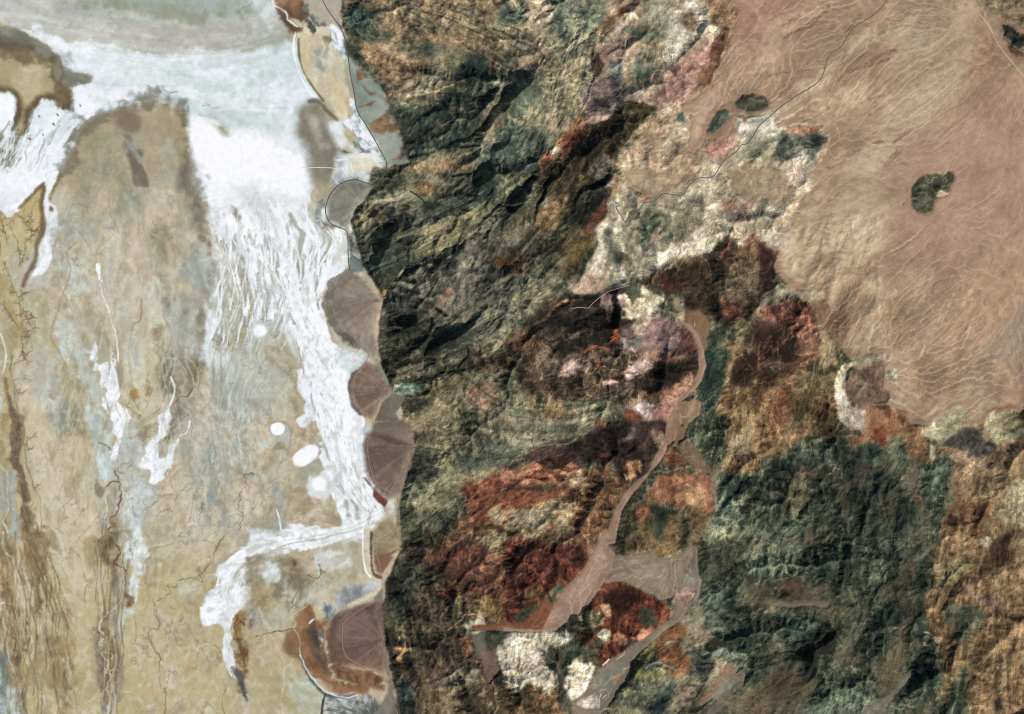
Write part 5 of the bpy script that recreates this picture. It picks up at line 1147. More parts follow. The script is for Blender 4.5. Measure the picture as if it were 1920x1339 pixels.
f(2,2,[(60,340),(500,300),(640,400),(400,450),(150,410)],[(80,60,42),(122,92,62),(150,118,82)],soft=6,rag=6)
f(2,2,[(500,290),(650,340),(800,370),(740,440),(640,480),(560,400)],[(84,74,54),(120,106,78)],'fine',soft=5,rag=5)
f(2,2,[(-60,440),(300,470),(520,480),(500,520),(200,520),(-60,490)],[(104,84,66),(146,122,100)],soft=5,rag=5,a=.8)
pk = [(140,106,97),(176,145,132),(202,176,158)]
f(2,2,[(340,100),(400,40),(480,30),(570,70),(500,120),(420,150),(340,150)],pk,'blotch',soft=3,rag=4)
f(2,2,[(250,20),(360,0),(350,60),(270,60)],pk,'blotch',soft=4,rag=4,a=.7)
f(2,2,[(700,190),(750,160),(800,200),(800,230)],pk,'fine',soft=3,rag=3)
f(2,2,[(850,120),(900,70),(1000,30),(1050,-20),(1060,60),(960,110),(880,150)],pk,'blotch',soft=3,rag=4)
f(2,2,[(1060,-30),(1300,-30),(1250,40),(1100,60)],[(96,62,52),(150,112,96)],'blotch',soft=4,rag=5)
f(2,2,[(1080,60),(1280,30),(1390,-10),(1390,120),(1330,160),(1200,190),(1060,160)],[(36,27,23),(60,46,38)],soft=4,rag=4)
f(2,2,[(1230,200),(1330,130),(1380,180),(1300,290),(1200,330),(1050,340),(950,330),(1000,280)],[(104,70,54),(142,104,83),(176,138,114)],'blotch',soft=4,rag=5)
f(2,2,[(930,380),(1000,330),(1080,350),(1040,450),(970,480),(930,430)],[(172,150,136),(216,205,194)],'fine',soft=3,rag=4)
f(2,2,[(1050,400),(1100,320),(1200,350),(1220,400),(1150,480),(1080,470)],[(108,72,62),(164,124,111)],'blotch',soft=3,rag=4)
f(2,2,[(820,440),(900,410),(960,460),(860,490)],[(100,62,46),(152,86,56)],'fine',soft=3,rag=4)
f(2,2,[(640,480),(780,440),(760,500),(650,540)],[(110,74,48),(158,92,55)],'fine',soft=4,rag=5)
f(2,2,[(630,50),(650,20),(660,80)],(170,84,48),'fine',soft=2,rag=2)
for q in ([(345,260),(325,400),(300,500),(285,580)],[(440,330),(410,420),(395,480)],[(640,380),(635,460),(630,540)],[(200,330),(205,470)],[(160,520),(150,640)],[(950,140),(930,230),(910,300)]):
    s(2,2,q,(32,27,22),3,soft=3,a=.75,rag=.8)  # shaded gully sides, painted as dark lines
s(2,2,[(520,560),(600,580),(620,550),(570,490)],(150,128,104),1.4)
s(2,2,[(660,130),(650,100),(690,70),(730,90),(800,95)],(150,132,112),1.6,wob=1)
f(2,2,[(-200,800),(-60,770),(200,690),(500,600),(650,520),(900,480),(1150,510),(1150,640),(1050,740),(1040,870),(900,940),(840,1030),(830,950),(760,830),(620,800),(450,830),(300,850),(150,790),(0,860)],[(34,24,21),(56,40,36),(84,60,52)],u=.8,reg=r_maroon,soft=3,rag=4)
f(2,2,[(640,760),(700,670),(760,650),(740,740),(660,790)],[(76,46,38),(104,66,54)],soft=5,rag=5)
f(2,2,[(520,600),(640,580),(640,760),(560,780),(510,720)],[(36,27,24),(50,38,33)],soft=4,rag=4)
f(2,2,[(780,620),(860,580),(920,540),(900,620),(830,680)],[(78,60,56),(118,96,90)],'fine',soft=4,rag=4)
f(2,2,[(1060,560),(1150,600),(1150,690),(1110,680)],[(116,92,74),(138,112,92)],'fine',soft=3,rag=3)
s(2,2,[(-40,760),(100,720),(250,660),(420,650),(520,570)],(128,116,98),1.4,a=.7,wob=1)
# green front behind fans four and five
f(1,2,[(1190,690),(1330,840),(1500,860),(1700,830),(1700,900),(1560,950),(1620,1100),(1500,1300),(1420,1450),(1100,1450),(1085,1150),(1100,1000),(1120,900),(1170,790)],[(42,40,34),(72,66,54),(104,94,74),(144,130,102)],u=.85,reg=r_sgreen,soft=3,rag=3)
f(1,2,[(1200,690),(1300,750),(1330,840),(1260,900),(1130,920),(1170,790)],[(40,40,35),(62,58,48),(94,86,68)],soft=5,rag=5)
f(1,2,[(1480,720),(1990,680),(1990,800),(1700,840),(1500,830)],[(34,35,31),(58,56,48),(96,88,72)],reg=r_band,soft=6,rag=6)
# ------------------------------------------------------------------ orange and red hills
OR = [(76,44,31),(114,66,43),(146,88,59),(176,128,98)]
f(1,2,[(1700,900),(1800,850),(1990,840),(1990,1400),(1400,1400),(1600,1130),(1580,980)],[(72,56,42),(108,78,56),(140,104,74),(170,136,104)],u=.85,reg=r_orange,soft=4,rag=5)
f(1,2,[(1560,980),(1640,930),(1800,860),(1990,830),(1990,920),(1850,960),(1760,1060),(1640,1100),(1580,1060)],[(108,60,40),(138,79,53),(160,104,74)],'fine',soft=4,rag=5)
f(1,2,[(1620,1150),(1760,1000),(1900,920),(1990,960),(1990,1090),(1850,1100),(1700,1220)],[(60,38,28),(92,54,36),(120,72,48)],soft=4,rag=5)
f(1,2,[(1780,1150),(1900,1120),(1990,1200),(1990,1300),(1850,1300),(1790,1230)],[(130,118,88),(176,164,130),(196,184,150)],'blotch',soft=4,rag=6)
f(1,2,[(1600,1250),(1780,1230),(1850,1400),(1560,1400)],[(50,36,28),(96,62,42)],soft=4,rag=5)
f(2,2,[(-60,880),(150,790),(300,850),(450,820),(560,830),(540,870),(460,920),(380,940),(360,990),(200,950),(-60,960)],OR,u=.85,reg=r_orange,soft=3,rag=5)
f(2,2,[(560,830),(620,800),(760,830),(830,950),(780,1100),(720,1250),(700,1400),(540,1400),(400,1250),(420,1050),(540,960)],[(62,45,32),(106,77,53),(152,113,79)],u=.85,reg=r_orange,soft=4,rag=6)
f(2,2,[(360,900),(460,900),(520,860),(540,920),(530,1000),(480,960)],[(120,96,74),(176,156,126)],'fine',soft=4,rag=5)
f(2,2,[(270,870),(400,930),(350,990),(290,940)],[(158,104,76),(186,146,118)],'fine',soft=3,rag=4)
f(2,2,[(-60,960),(300,970),(400,1000),(300,1010),(-60,1010)],[(44,32,26),(76,52,42)],soft=3,rag=4)
f(2,2,[(-60,1010),(350,1000),(420,1010),(400,1100),(250,1160),(-60,1200)],[(96,53,34),(126,70,45),(150,94,64)],u=.6,reg=r_orange,soft=4,rag=5)
f(2,2,[(800,800),(950,750),(980,800),(900,920),(880,940),(830,860)],[(104,72,48),(164,121,85)],'fine',soft=3,rag=4)
f(2,2,[(760,850),(880,940),(840,1030),(830,960)],[(74,50,40),(92,66,52)],'fine',soft=3,rag=2)
f(2,2,[(-60,1200),(200,1150),(420,1060),(400,1250),(540,1400),(-60,1400)],[(76,68,52),(128,108,82),(178,162,127)],u=.8,reg=r_orange,soft=4,rag=6)
f(2,2,[(40,1170),(200,1180),(260,1280),(120,1320),(40,1260)],[(104,100,84),(160,142,116)],'blotch',soft=4,rag=6)
s(2,2,[(840,870),(860,915)],(190,172,146),1.4)
f(2,3,[(-60,-60),(220,-60),(150,40),(60,60),(40,180),(-60,200)],[(112,92,66),(168,150,116),(198,184,150)],'blotch',soft=4,rag=5)
# south front
f(1,3,[(1090,-40),(1400,-40),(1300,60),(1100,130),(1050,100),(1090,40)],[(48,46,38),(84,76,60),(136,122,94)],u=.85,reg=r_sgreen,soft=3,rag=4)
SF = [(38,32,27),(62,50,41),(92,72,56),(128,100,76)]
f(1,3,[(1100,100),(1400,-40),(1990,-40),(1990,680),(1700,700),(1640,850),(1990,900),(1990,1400),(1090,1400),(1030,1130),(1000,1000),(965,800),(960,500),(985,350),(1040,200)],SF,u=.85,reg=r_sfront,soft=2.5,rag=3)
f(1,3,[(1000,330),(1050,190),(1180,170),(1250,300),(1180,500),(1180,700),(1060,680),(980,600),(970,450)],[(30,30,26),(52,49,41),(82,74,58)],soft=6,rag=6)
f(1,3,[(1300,120),(1450,60),(1700,60),(1990,160),(1990,500),(1700,480),(1500,400),(1380,300)],[(60,42,32),(94,62,46),(126,88,64)],reg=r_red,soft=6,rag=6)
f(1,3,[(1520,-60),(1850,-60),(1900,40),(1800,120),(1640,60)],[(38,28,22),(64,46,34),(110,80,58)],reg=r_red,soft=4,rag=5)
f(1,3,[(1680,20),(1880,20),(1900,150),(1780,110)],[(120,104,76),(172,156,120)],'blotch',soft=4,rag=6)
f(1,3,[(1380,380),(1480,420),(1450,460),(1360,420)],[(110,60,44),(136,84,62)],'fine',soft=4,rag=4)
f(1,3,[(1700,480),(1990,460),(1990,640),(1830,690),(1720,600)],[(86,68,40),(130,104,66)],reg=r_red,soft=5,rag=6)
tan4 = [(140,108,76),(178,142,106),(198,168,130)]
f(1,3,[(1070,690),(1140,680),(1150,790),(1160,850),(1120,970),(1060,950),(1060,830),(1090,770)],tan4,'blotch',soft=3,rag=5)
f(1,3,[(1060,1040),(1100,1050),(1090,1110),(1060,1100)],tan4,'blotch',soft=3,rag=4)
f(1,3,[(1160,850),(1200,860),(1190,950),(1160,930)],[(140,138,126),(188,186,174)],'fine',soft=3,rag=4)
f(1,3,[(1170,1170),(1220,1180),(1200,1220),(1170,1220)],[(150,120,88),(196,160,122)],'fine',soft=3,rag=3)
f(1,3,[(1540,720),(1600,660),(1690,640),(1720,700),(1650,750),(1560,760)],[(130,124,100),(186,180,154)],'blotch',soft=3,rag=4)
f(1,3,[(1440,900),(1560,740),(1640,750),(1640,850),(1560,940)],[(88,62,46),(132,96,70)],'fine',soft=4,rag=5)
f(1,3,[(1640,760),(1720,730),(1720,850),(1700,950),(1640,950)],[(92,92,80),(116,112,96)],'streak',soft=4,rag=3,u=.1)
f(1,3,[(1200,950),(1400,860),(1640,920),(1700,1000),(1500,1060),(1300,1200),(1180,1050)],[(72,54,44),(104,78,62)],'fine',soft=6,rag=6)
f(1,3,[(1360,1050),(1660,960),(1720,1100),(1500,1250),(1400,1150)],[(84,70,56),(116,98,78),(152,130,104)],soft=5,rag=6)
f(1,3,[(1380,1250),(1560,1120),(1990,1100),(1990,1400),(1340,1400)],[(60,48,38),(98,78,60),(134,108,84)],soft=5,rag=6)
f(1,3,[(1720,800),(1990,740),(1880,880),(1820,1000),(1740,1100),(1700,950)],[(104,84,70),(124,102,86)],'streak',soft=4,rag=3,u=.05)
f(1,3,[(1030,1130),(1080,1060),(1180,1060),(1200,1200),(1160,1400),(1080,1400)],[(26,30,28),(44,48,43),(72,70,60)],soft=5,rag=5)
f(1,3,[(1730,720),(1990,700),(1990,760),(1760,840),(1720,790)],[(50,52,42),(76,74,58)],'fine',soft=4,rag=4)
s(1,3,[(1340,1100),(1500,1000),(1620,930),(1690,940)],(64,52,44),2.5,a=.8)
s(1,3,[(1700,640),(1640,595),(1560,600),(1530,640),(1440,710)],(140,106,88),1.5,wob=1)
# red hills
R4 = [(42,27,21),(76,43,31),(116,63,43),(142,90,64)]
f(2,3,[(-60,50),(150,20),(300,30),(480,60),(570,130),(590,200),(480,330),(340,420),(230,480),(140,590),(30,660),(-60,640)],R4,u=.9,reg=r_red,soft=3,rag=4)
f(2,3,[(260,-40),(600,-40),(580,150),(480,60),(300,30)],[(86,59,43),(140,101,76)],reg=r_red,u=.7,soft=4,rag=5)
f(2,3,[(90,440),(200,390),(220,430),(150,500),(90,500)],[(92,68,40),(124,98,60)],'fine',soft=4,rag=4)
f(2,3,[(440,100),(520,90),(570,170),(520,230),(460,180)],[(40,28,22),(66,42,32)],soft=4,rag=4)
f(2,3,[(30,690),(140,590),(230,480),(300,500),(315,560),(270,670),(220,730),(120,710)],[(104,62,44),(116,72,52)],'streak',soft=2,rag=1.5,u=0,reg=r_red)
f(2,3,[(-300,680),(-60,660),(40,670),(140,700),(120,720),(-60,715),(-300,705)],[(112,72,54),(130,92,72)],'streak',soft=2,rag=1,u=0,reg=r_red)
s(2,3,[(180,200),(200,310),(250,400),(300,500)],(52,32,24),2,a=.8)
s(2,3,[(80,280),(80,380),(60,470)],(30,22,19),4,soft=4,a=.7)
f(2,3,[(700,350),(760,340),(880,370),(980,420),(1060,450),(1110,500),(1190,560),(1200,620),(1130,690),(1050,750),(940,790),(850,790),(740,760),(640,690),(500,640),(560,570),(640,470)],[(46,27,19),(84,45,30),(118,64,41),(146,90,62)],u=.9,reg=r_redhill,soft=2.5,rag=3)
f(2,3,[(720,470),(860,410),(960,440),(860,560),(760,580)],[(38,25,18),(62,38,27)],soft=5,rag=6)
f(2,3,[(500,600),(620,570),(680,630),(640,690),(500,660)],[(82,72,54),(124,106,80),(158,138,107)],'fine',soft=3,rag=4)
f(2,3,[(960,580),(1040,560),(1060,650),(990,640)],[(48,46,38),(70,62,50)],soft=4,rag=4)
f(2,3,[(1180,560),(1210,480),(1240,560),(1220,620),(1190,610)],[(120,96,78),(150,124,102)],'fine',soft=3,rag=3)
f(2,3,[(450,680),(640,720),(640,800),(600,870),(540,830),(480,760)],[(70,46,33),(112,75,53)],u=.7,reg=r_redhill,soft=3,rag=4)
f(2,3,[(640,800),(760,780),(900,800),(860,850),(760,920),(650,1000),(620,960)],R4,u=.6,reg=r_redhill,soft=2.5,rag=4)
f(2,3,[(640,720),(700,720),(720,790),(670,790)],[(150,144,116),(190,184,154)],'fine',soft=3,rag=4)
f(2,3,[(900,770),(1000,740),(1020,770),(950,800)],[(160,110,80),(198,148,112)],'fine',soft=3,rag=4)
f(2,3,[(760,790),(820,750),(880,800),(800,820)],[(130,80,58),(180,136,106)],'fine',soft=3,rag=4,a=.7)
f(2,3,[(690,540),(720,540),(730,600),(700,590)],(176,140,104),'fine',soft=3,rag=3)
CR4 = [(146,133,107),(190,177,150),(210,198,173),(222,211,188)]
f(2,3,[(440,960),(480,920),(560,960),(600,950),(635,1000),(600,1060),(560,1160),(460,1240),(400,1180),(380,1080)],CR4[1:],'rock',u=.9,reg=r_cream,soft=2,rag=3)
f(2,3,[(-60,1130),(200,1090),(320,1150),(400,1400),(-60,1400)],[(48,40,32),(92,70,50),(142,107,77)],u=.8,reg=r_sfront,soft=3,rag=5)
# ------------------------------------------------------------------ east of the wash
f(2,1,[(960,780),(1080,690),(1200,610),(1430,590),(1540,540),(1640,450),(1680,520),(1860,480),(1990,540),(1990,900),(1880,1020),(1700,1090),(1560,1100),(1480,1060),(1320,980),(1290,870),(1160,850),(1060,820)],[(36,28,23),(62,48,37),(94,73,55),(126,99,77)],u=.8,reg=r_ebrown,soft=2.5,rag=4)
f(2,1,[(1100,700),(1300,640),(1550,560),(1540,700),(1560,900),(1660,1060),(1480,1050),(1310,950),(1300,780)],[(26,21,18),(44,35,28),(72,53,39)],soft=6,rag=6)
f(2,1,[(1060,760),(1130,720),(1280,770),(1290,840),(1160,850)],[(68,41,29),(108,69,49)],soft=4,rag=5)
f(2,1,[(1530,560),(1600,480),(1660,440),(1640,560),(1560,600)],[(90,52,36),(132,84,60)],'fine',soft=4,rag=4)
f(2,1,[(1560,920),(1680,900),(1720,1000),(1640,1060),(1570,1000)],[(74,42,31),(104,66,49)],'fine',soft=5,rag=5)
f(2,1,[(1560,780),(1900,700),(1900,880),(1640,900)],[(64,51,40),(98,79,62),(118,96,76)],'fine',soft=8,rag=6,a=.8)
f(2,1,[(1310,1000),(1400,1000),(1480,1060),(1470,1200),(1440,1400),(1420,1250),(1380,1130),(1300,1080)],[(88,66,48),(128,102,76)],'streak',soft=3,rag=2,u=.1,reg=r_wash)
f(2,1,[(1440,1400),(1480,1150),(1600,1100),(1680,1180),(1640,1400)],[(34,39,33),(56,57,46),(84,78,60)],u=.8,reg=r_erib,soft=3,rag=4)
EF = [(66,52,36),(112,86,59),(150,118,84),(178,152,117)]
f(2,1,[(1590,1400),(1640,1120),(1900,1000),(1990,1000),(1990,1400)],[(64,56,42),(112,94,70),(156,134,104)],u=.8,reg=r_efan,soft=4,rag=5)
f(2,2,[(1600,-60),(1990,-60),(1990,800),(1800,900),(1600,900),(1560,840),(1640,700),(1580,600),(1600,450),(1560,300)],EF,u=.8,reg=r_efan,soft=4,rag=5)
f(2,2,[(1680,80),(1760,-20),(1990,-20),(1990,0),(1840,90),(1760,180),(1680,200)],[(40,29,22),(62,45,34)],reg=r_efan,soft=4,rag=5)
f(2,2,[(1600,300),(1900,290),(1880,360),(1640,360)],[(78,54,36),(124,90,60)],soft=6,rag=6)
f(2,2,[(1600,560),(1760,540),(1760,760),(1640,740)],[(120,100,74),(160,142,112)],soft=6,rag=6)
f(2,2,[(1440,-40),(1620,-40),(1560,200),(1480,400),(1420,520),(1370,420),(1420,280)],[(28,35,32),(44,51,45),(66,66,54)],u=.7,reg=r_erib,soft=3,rag=4)  # slope faces west, away from the sun: shade painted into its dark greens
f(2,2,[(1330,560),(1480,420),(1600,500),(1560,640),(1620,700),(1540,840),(1440,800),(1400,680),(1330,650)],[(40,43,35),(66,65,51),(108,98,76)],u=.7,reg=r_erib,soft=3,rag=4)
f(2,2,[(1220,660),(1330,640),(1420,720),(1500,850),(1480,880),(1360,830),(1280,760)],[(90,80,61),(104,93,72)],'streak',soft=3,rag=2,u=.05,reg=r_eorange)
f(2,2,[(1480,880),(1540,830),(1560,950),(1540,1060),(1500,1000)],[(110,98,78),(132,118,94)],'streak',soft=3,rag=2,u=.05)
f(2,2,[(1150,720),(1220,680),(1290,750),(1340,800),(1280,840),(1160,830)],[(80,52,36),(138,85,55)],u=.5,reg=r_eorange,soft=3,rag=3)
f(2,2,[(1020,1000),(1100,900),(1250,840),(1400,850),(1480,880),(1500,1000),(1530,1130),(1480,1200),(1380,1130),(1200,1120),(1080,1090),(1020,1060)],[(100,60,42),(134,85,60),(160,114,83)],'blotch',u=.6,reg=r_eorange,soft=2.5,rag=4)
f(2,2,[(1180,1050),(1280,950),(1400,960),(1420,1080),(1300,1110)],[(140,112,82),(176,142,106)],'fine',soft=6,rag=6,a=.8)
f(2,2,[(1280,850),(1400,850),(1380,890),(1300,880)],[(110,90,74),(148,122,98)],'fine',soft=4,rag=4)
f(2,2,[(1020,1070),(1180,1120),(1330,1120),(1480,1200),(1520,1250),(1500,1400),(780,1400),(850,1130),(900,1080)],[(44,43,35),(82,68,49),(132,100,68)],u=.7,reg=r_eorange,soft=3,rag=4)
f(2,3,[(700,60),(740,40),(860,-20),(1460,-20),(1240,130),(1220,150),(1130,170),(1080,150),(1040,110),(900,140),(780,140)],[(50,43,33),(84,66,48),(128,98,70)],u=.7,reg=r_eorange,soft=2,rag=3)
f(2,2,[(920,1180),(1000,1110),(1050,1160),(960,1240)],[(130,78,52),(160,100,68)],'fine',soft=3,rag=4)
f(2,2,[(1060,1120),(1200,1130),(1160,1250),(1100,1400),(1060,1250)],[(36,40,35),(56,57,46)],soft=4,rag=4)
# brown slopes, mottled hill
f(3,2,[(-60,-60),(520,-60),(500,160),(510,320),(540,480),(440,620),(300,600),(150,690),(-60,780)],[(58,44,31),(102,74,49),(144,104,71),(168,133,101)],u=.8,reg=r_efan,soft=3,rag=4)
f(3,2,[(-60,60),(150,-30),(230,-30),(120,140),(-60,260)],[(42,31,23),(66,49,35)],soft=6,rag=6)
f(3,2,[(20,400),(100,250),(190,200),(180,420),(150,450),(100,480)],[(104,66,44),(154,97,65)],'fine',soft=5,rag=5)
f(3,2,[(200,150),(480,130),(500,260),(330,330),(200,360)],[(96,76,54),(126,104,76)],'fine',soft=6,rag=6)
f(3,2,[(220,280),(330,260),(340,340),(260,470),(200,520)],[(62,52,40),(98,80,58)],soft=5,rag=5)
f(3,2,[(340,600),(320,520),(400,420),(500,400),(520,480),(460,600)],[(66,52,34),(100,80,54)],soft=4,rag=5)
s(3,2,[(350,400),(310,520),(320,640)],(132,104,76),5,soft=4,a=.8)
s(3,2,[(170,470),(150,600),(60,700),(-40,740)],(134,107,80),7,soft=4,a=.85)
f(3,2,[(230,80),(330,20),(400,50),(510,40),(500,110),(420,120),(300,100)],[(46,37,31),(74,59,48)],u=.5,reg=r_k5,soft=2,rag=3)
f(3,1,[(-60,930),(120,900),(280,920),(340,980),(370,1100),(390,1200),(370,1280),(300,1400),(-60,1400)],[(52,34,27),(98,62,48),(150,98,79),(190,140,116)],'blotch',u=.7,reg=r_mott,soft=2.5,rag=4)
f(3,1,[(-120,1080),(150,1100),(240,1250),(200,1400),(-120,1400)],[(38,29,23),(68,46,36)],soft=8,rag=6)
f(3,1,[(-60,500),(40,560),(20,640),(40,700),(20,860),(-60,900)],[(38,28,25),(66,46,39)],reg=r_ebrown,u=.7,soft=3,rag=4)
f(3,1,[(-60,900),(20,850),(60,780),(200,830),(400,850),(380,900),(280,900),(120,890),(-60,1000)],[(150,134,108),(196,184,156)],'blotch',soft=4,rag=5,reg=r_mott,u=.3)
f(3,1,[(330,950),(420,930),(450,1000),(520,1000),(600,930),(600,1050),(560,1200),(510,1400),(400,1400),(390,1150)],[(98,77,57),(126,103,79),(172,150,119)],'streak',soft=5,rag=5)
# cream arc, mauve knoll, rust slope
f(3,2,[(500,200),(520,120),(580,40),(700,-20),(870,-20),(870,60),(800,40),(740,60),(620,90),(560,200),(580,290),(640,400),(640,460),(540,500),(510,440),(520,320)],[(172,159,130),(204,193,168)],'fine',u=.35,reg=r_mauve2,soft=2.5,rag=4)
f(3,2,[(860,90),(980,80),(980,160),(900,210),(870,150)],[(176,168,140),(196,190,165)],'fine',u=.25,reg=r_mauve2,soft=3,rag=3)
f(3,2,[(560,220),(620,90),(740,60),(850,40),(880,150),(870,220),(920,260),(900,340),(760,370),(650,350),(700,200),(600,300)],[(76,59,54),(112,83,73),(152,120,102)],'blotch',u=.5,reg=r_mauve2,soft=2.5,rag=4)
f(3,2,[(500,250),(570,260),(620,400),(740,420),(740,560),(660,540),(540,490),(510,400)],[(176,156,138),(216,202,187)],'fine',u=.35,reg=r_mauve2,soft=3,rag=4)
f(3,2,[(760,370),(900,360),(1020,400),(1020,460),(1000,600),(900,700),(820,720),(740,650),(640,720),(590,640),(700,590),(750,520)],[(106,67,44),(147,93,63),(172,127,94)],'blotch',u=.5,reg=r_rust,soft=3,rag=4)
f(3,2,[(1020,460),(1120,510),(1180,580),(1210,700),(1210,800),(1100,820),(1040,780),(1030,600),(1000,560)],[(112,80,55),(152,113,82)],'blotch',u=.5,reg=r_rust,soft=3,rag=4)
f(3,2,[(790,370),(900,350),(1020,390),(1020,410),(880,380)],(68,51,41),soft=2,rag=3)
f(3,2,[(800,540),(850,540),(860,640),(810,630)],[(150,74,44),(176,100,66)],'fine',soft=4,rag=4)
# pale hills on the right
f(3,2,[(1260,660),(1480,480),(1990,380),(1990,1400),(1230,1400),(1330,1000),(1350,800)],[(108,80,58),(144,113,84),(176,150,116)],u=.6,reg=r_ebr,soft=4,rag=5)
lm = [(150,140,105),(178,168,133),(198,190,157)]
f(3,2,[(1170,560),(1280,430),(1400,370),(1500,370),(1500,500),(1400,580),(1280,650),(1210,620)],lm,'blotch',u=.45,reg=r_lime,soft=3,rag=5)
f(3,2,[(1600,440),(1700,380),(1860,400),(1870,500),(1900,560),(1850,700),(1780,640),(1700,660),(1620,600)],lm,'blotch',u=.45,reg=r_lime,soft=3,rag=5)
f(3,2,[(1770,560),(1900,480),(1990,480),(1990,620),(1850,620)],[(92,92,72),(140,130,100)],'fine',soft=4,rag=5,reg=r_lime,u=.45)
f(3,2,[(1680,380),(1820,340),(1830,380),(1700,430)],[(112,80,68),(142,106,92)],'fine',soft=3,rag=4)
f(3,2,[(1500,380),(1600,440),(1600,540),(1510,520)],[(124,110,82),(166,148,112)],'streak',soft=3,rag=3,reg=r_lime)
f(3,2,[(1270,660),(1380,590),(1470,510),(1600,520),(1620,600),(1720,670),(1680,730),(1560,760),(1480,760),(1480,700),(1380,680)],[(54,45,43),(80,67,63),(106,90,83)],u=.6,reg=r_lime,soft=2.5,rag=4)
f(3,2,[(1740,700),(1860,710),(1850,760),(1760,760)],[(80,70,62),(112,98,84)],'fine',soft=3,rag=4)
f(3,2,[(1210,640),(1260,660),(1240,770),(1200,750)],(208,193,168),'fine',soft=2,rag=3)
f(3,2,[(1340,720),(1480,720),(1500,800),(1560,850),(1440,1030),(1360,1000),(1370,850)],[(114,82,63),(156,121,97),(194,168,142)],'blotch',soft=4,rag=5)
f(3,2,[(1190,1100),(1320,1000),(1380,1040),(1280,1200),(1240,1250)],[(90,80,56),(126,114,82)],'fine',soft=5,rag=5)
f(3,2,[(1500,770),(1990,720),(1990,900),(1700,1000),(1560,1040)],[(126,98,74),(160,132,102),(186,162,128)],soft=4,rag=5)
f(3,2,[(1320,1400),(1340,1180),(1500,1080),(1640,1120),(1640,1250),(1600,1400)],[(92,62,40),(132,90,57),(158,112,74)],'blotch',soft=4,rag=5)
f(3,2,[(1560,920),(1640,950),(1600,1060),(1560,1000)],[(80,58,42),(150,124,96)],'fine',soft=4,rag=5)
f(3,2,[(1700,1150),(1880,920),(1990,900),(1990,1280),(1780,1260)],[(142,133,104),(186,175,143)],'fine',soft=4,rag=5)
f(3,2,[(1740,1300),(1800,1270),(1860,1300),(1850,1400),(1740,1400)],[(58,38,27),(84,55,39)],soft=3,rag=4)
s(3,2,[(1800,740),(1720,880),(1650,990),(1560,1060)],(140,112,86),6,soft=4,a=.8)
s(3,2,[(1920,640),(1880,800),(1760,1000),(1700,1160),(1640,1300)],(136,108,82),7,soft=4,a=.8)
f(3,3,[(1230,-40),(1990,-40),(1990,1400),(1300,1400),(1300,1000),(1250,850),(1200,700),(1140,470),(1220,400)],[(84,64,46),(126,95,67),(156,123,91),(182,153,118)],u=.7,reg=r_ebr,soft=5,rag=6)
f(3,3,[(1220,250),(1350,200),(1450,150),(1540,200),(1400,400),(1240,400)],[(112,96,66),(156,136,99)],'fine',soft=6,rag=6)
f(3,3,[(1590,0),(1680,0),(1640,90),(1600,80)],[(170,164,138),(196,190,164)],'fine',soft=3,rag=3)
f(3,3,[(1530,250),(1640,130),(1700,0),(1840,-30),(1850,200),(1750,260),(1600,360),(1560,340)],[(50,35,27),(92,64,47)],'blotch',soft=3,rag=4)
f(3,3,[(1840,-30),(1990,-30),(1990,200),(1880,220),(1850,100)],[(124,98,74),(150,122,94)],'streak',soft=4,rag=4)
f(3,3,[(1370,450),(1450,360),(1530,350),(1560,450),(1700,440),(1780,500),(1740,620),(1660,540),(1540,480)],[(76,49,43),(130,94,82),(168,132,117)],'blotch',soft=3,rag=4)
f(3,3,[(1240,440),(1330,480),(1520,510),(1640,580),(1620,650),(1500,800),(1440,850),(1330,650)],[(60,60,48),(92,87,68),(118,108,84)],soft=4,rag=5)
f(3,3,[(1800,610),(1990,570),(1990,650),(1810,640)],[(58,38,29),(84,56,42)],soft=3,rag=3)
f(3,3,[(1340,1200),(1440,1000),(1500,960),(1480,1150),(1440,1400),(1320,1400)],[(46,52,43),(74,77,63)],soft=4,rag=4)
f(3,3,[(1690,1240),(1740,1200),(1760,1300),(1700,1330)],(46,36,29),soft=3,rag=3)
# ------------------------------------------------------------------ green massif
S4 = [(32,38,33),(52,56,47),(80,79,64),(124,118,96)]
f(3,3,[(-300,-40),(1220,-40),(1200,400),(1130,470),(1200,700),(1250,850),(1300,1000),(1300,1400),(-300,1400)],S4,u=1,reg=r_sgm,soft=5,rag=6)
f(3,2,[(-60,770),(150,700),(300,600),(480,610),(600,640),(640,730),(720,660),(800,660),(860,730),(980,620),(1040,780),(1210,820),(1330,720),(1380,800),(1360,960),(1320,1100),(1260,1400),(-60,1400)],S4,u=1,reg=r_sgm,soft=3,rag=5)
f(2,2,[(1540,900),(1750,850),(1990,800),(1990,1400),(1500,1400),(1540,1220)],S4,u=1,reg=r_sgm,soft=4,rag=5)
f(2,2,[(1540,1100),(1640,1060),(1730,1100),(1700,1180),(1540,1400),(1470,1400),(1540,1220)],[(78,85,70),(124,123,98),(168,160,127)],'fine',soft=5,rag=5)
dk = [(22,29,26),(38,45,39),(60,63,53)]
for c, r, q in ((3,2,[(560,1030),(600,720),(700,680),(800,700),(870,800),(860,950),(760,1120),(640,1080)]),(3,2,[(880,1150),(1010,960),(1140,1080),(1100,1250),(980,1400),(860,1250)]),(3,2,[(250,850),(350,870),(440,1000),(350,1250),(360,1100),(300,1000)]),(3,3,[(960,160),(1060,80),(1100,200),(1200,300),(1140,440),(1060,520),(960,380)]),(3,3,[(860,520),(1000,540),(1060,600),(980,660),(860,660)]),(3,3,[(1130,830),(1240,830),(1240,1040),(1180,1080),(1130,980)]),(3,2,[(0,800),(200,740),(320,760),(180,900),(0,980)])):
    f(c,r,q,dk,soft=6,rag=6,a=.85)
f(3,2,[(1000,800),(1200,830),(1330,850),(1350,1000),(1220,1100),(1100,1000)],[(64,74,62),(94,101,85),(120,120,98)],soft=6,rag=6)
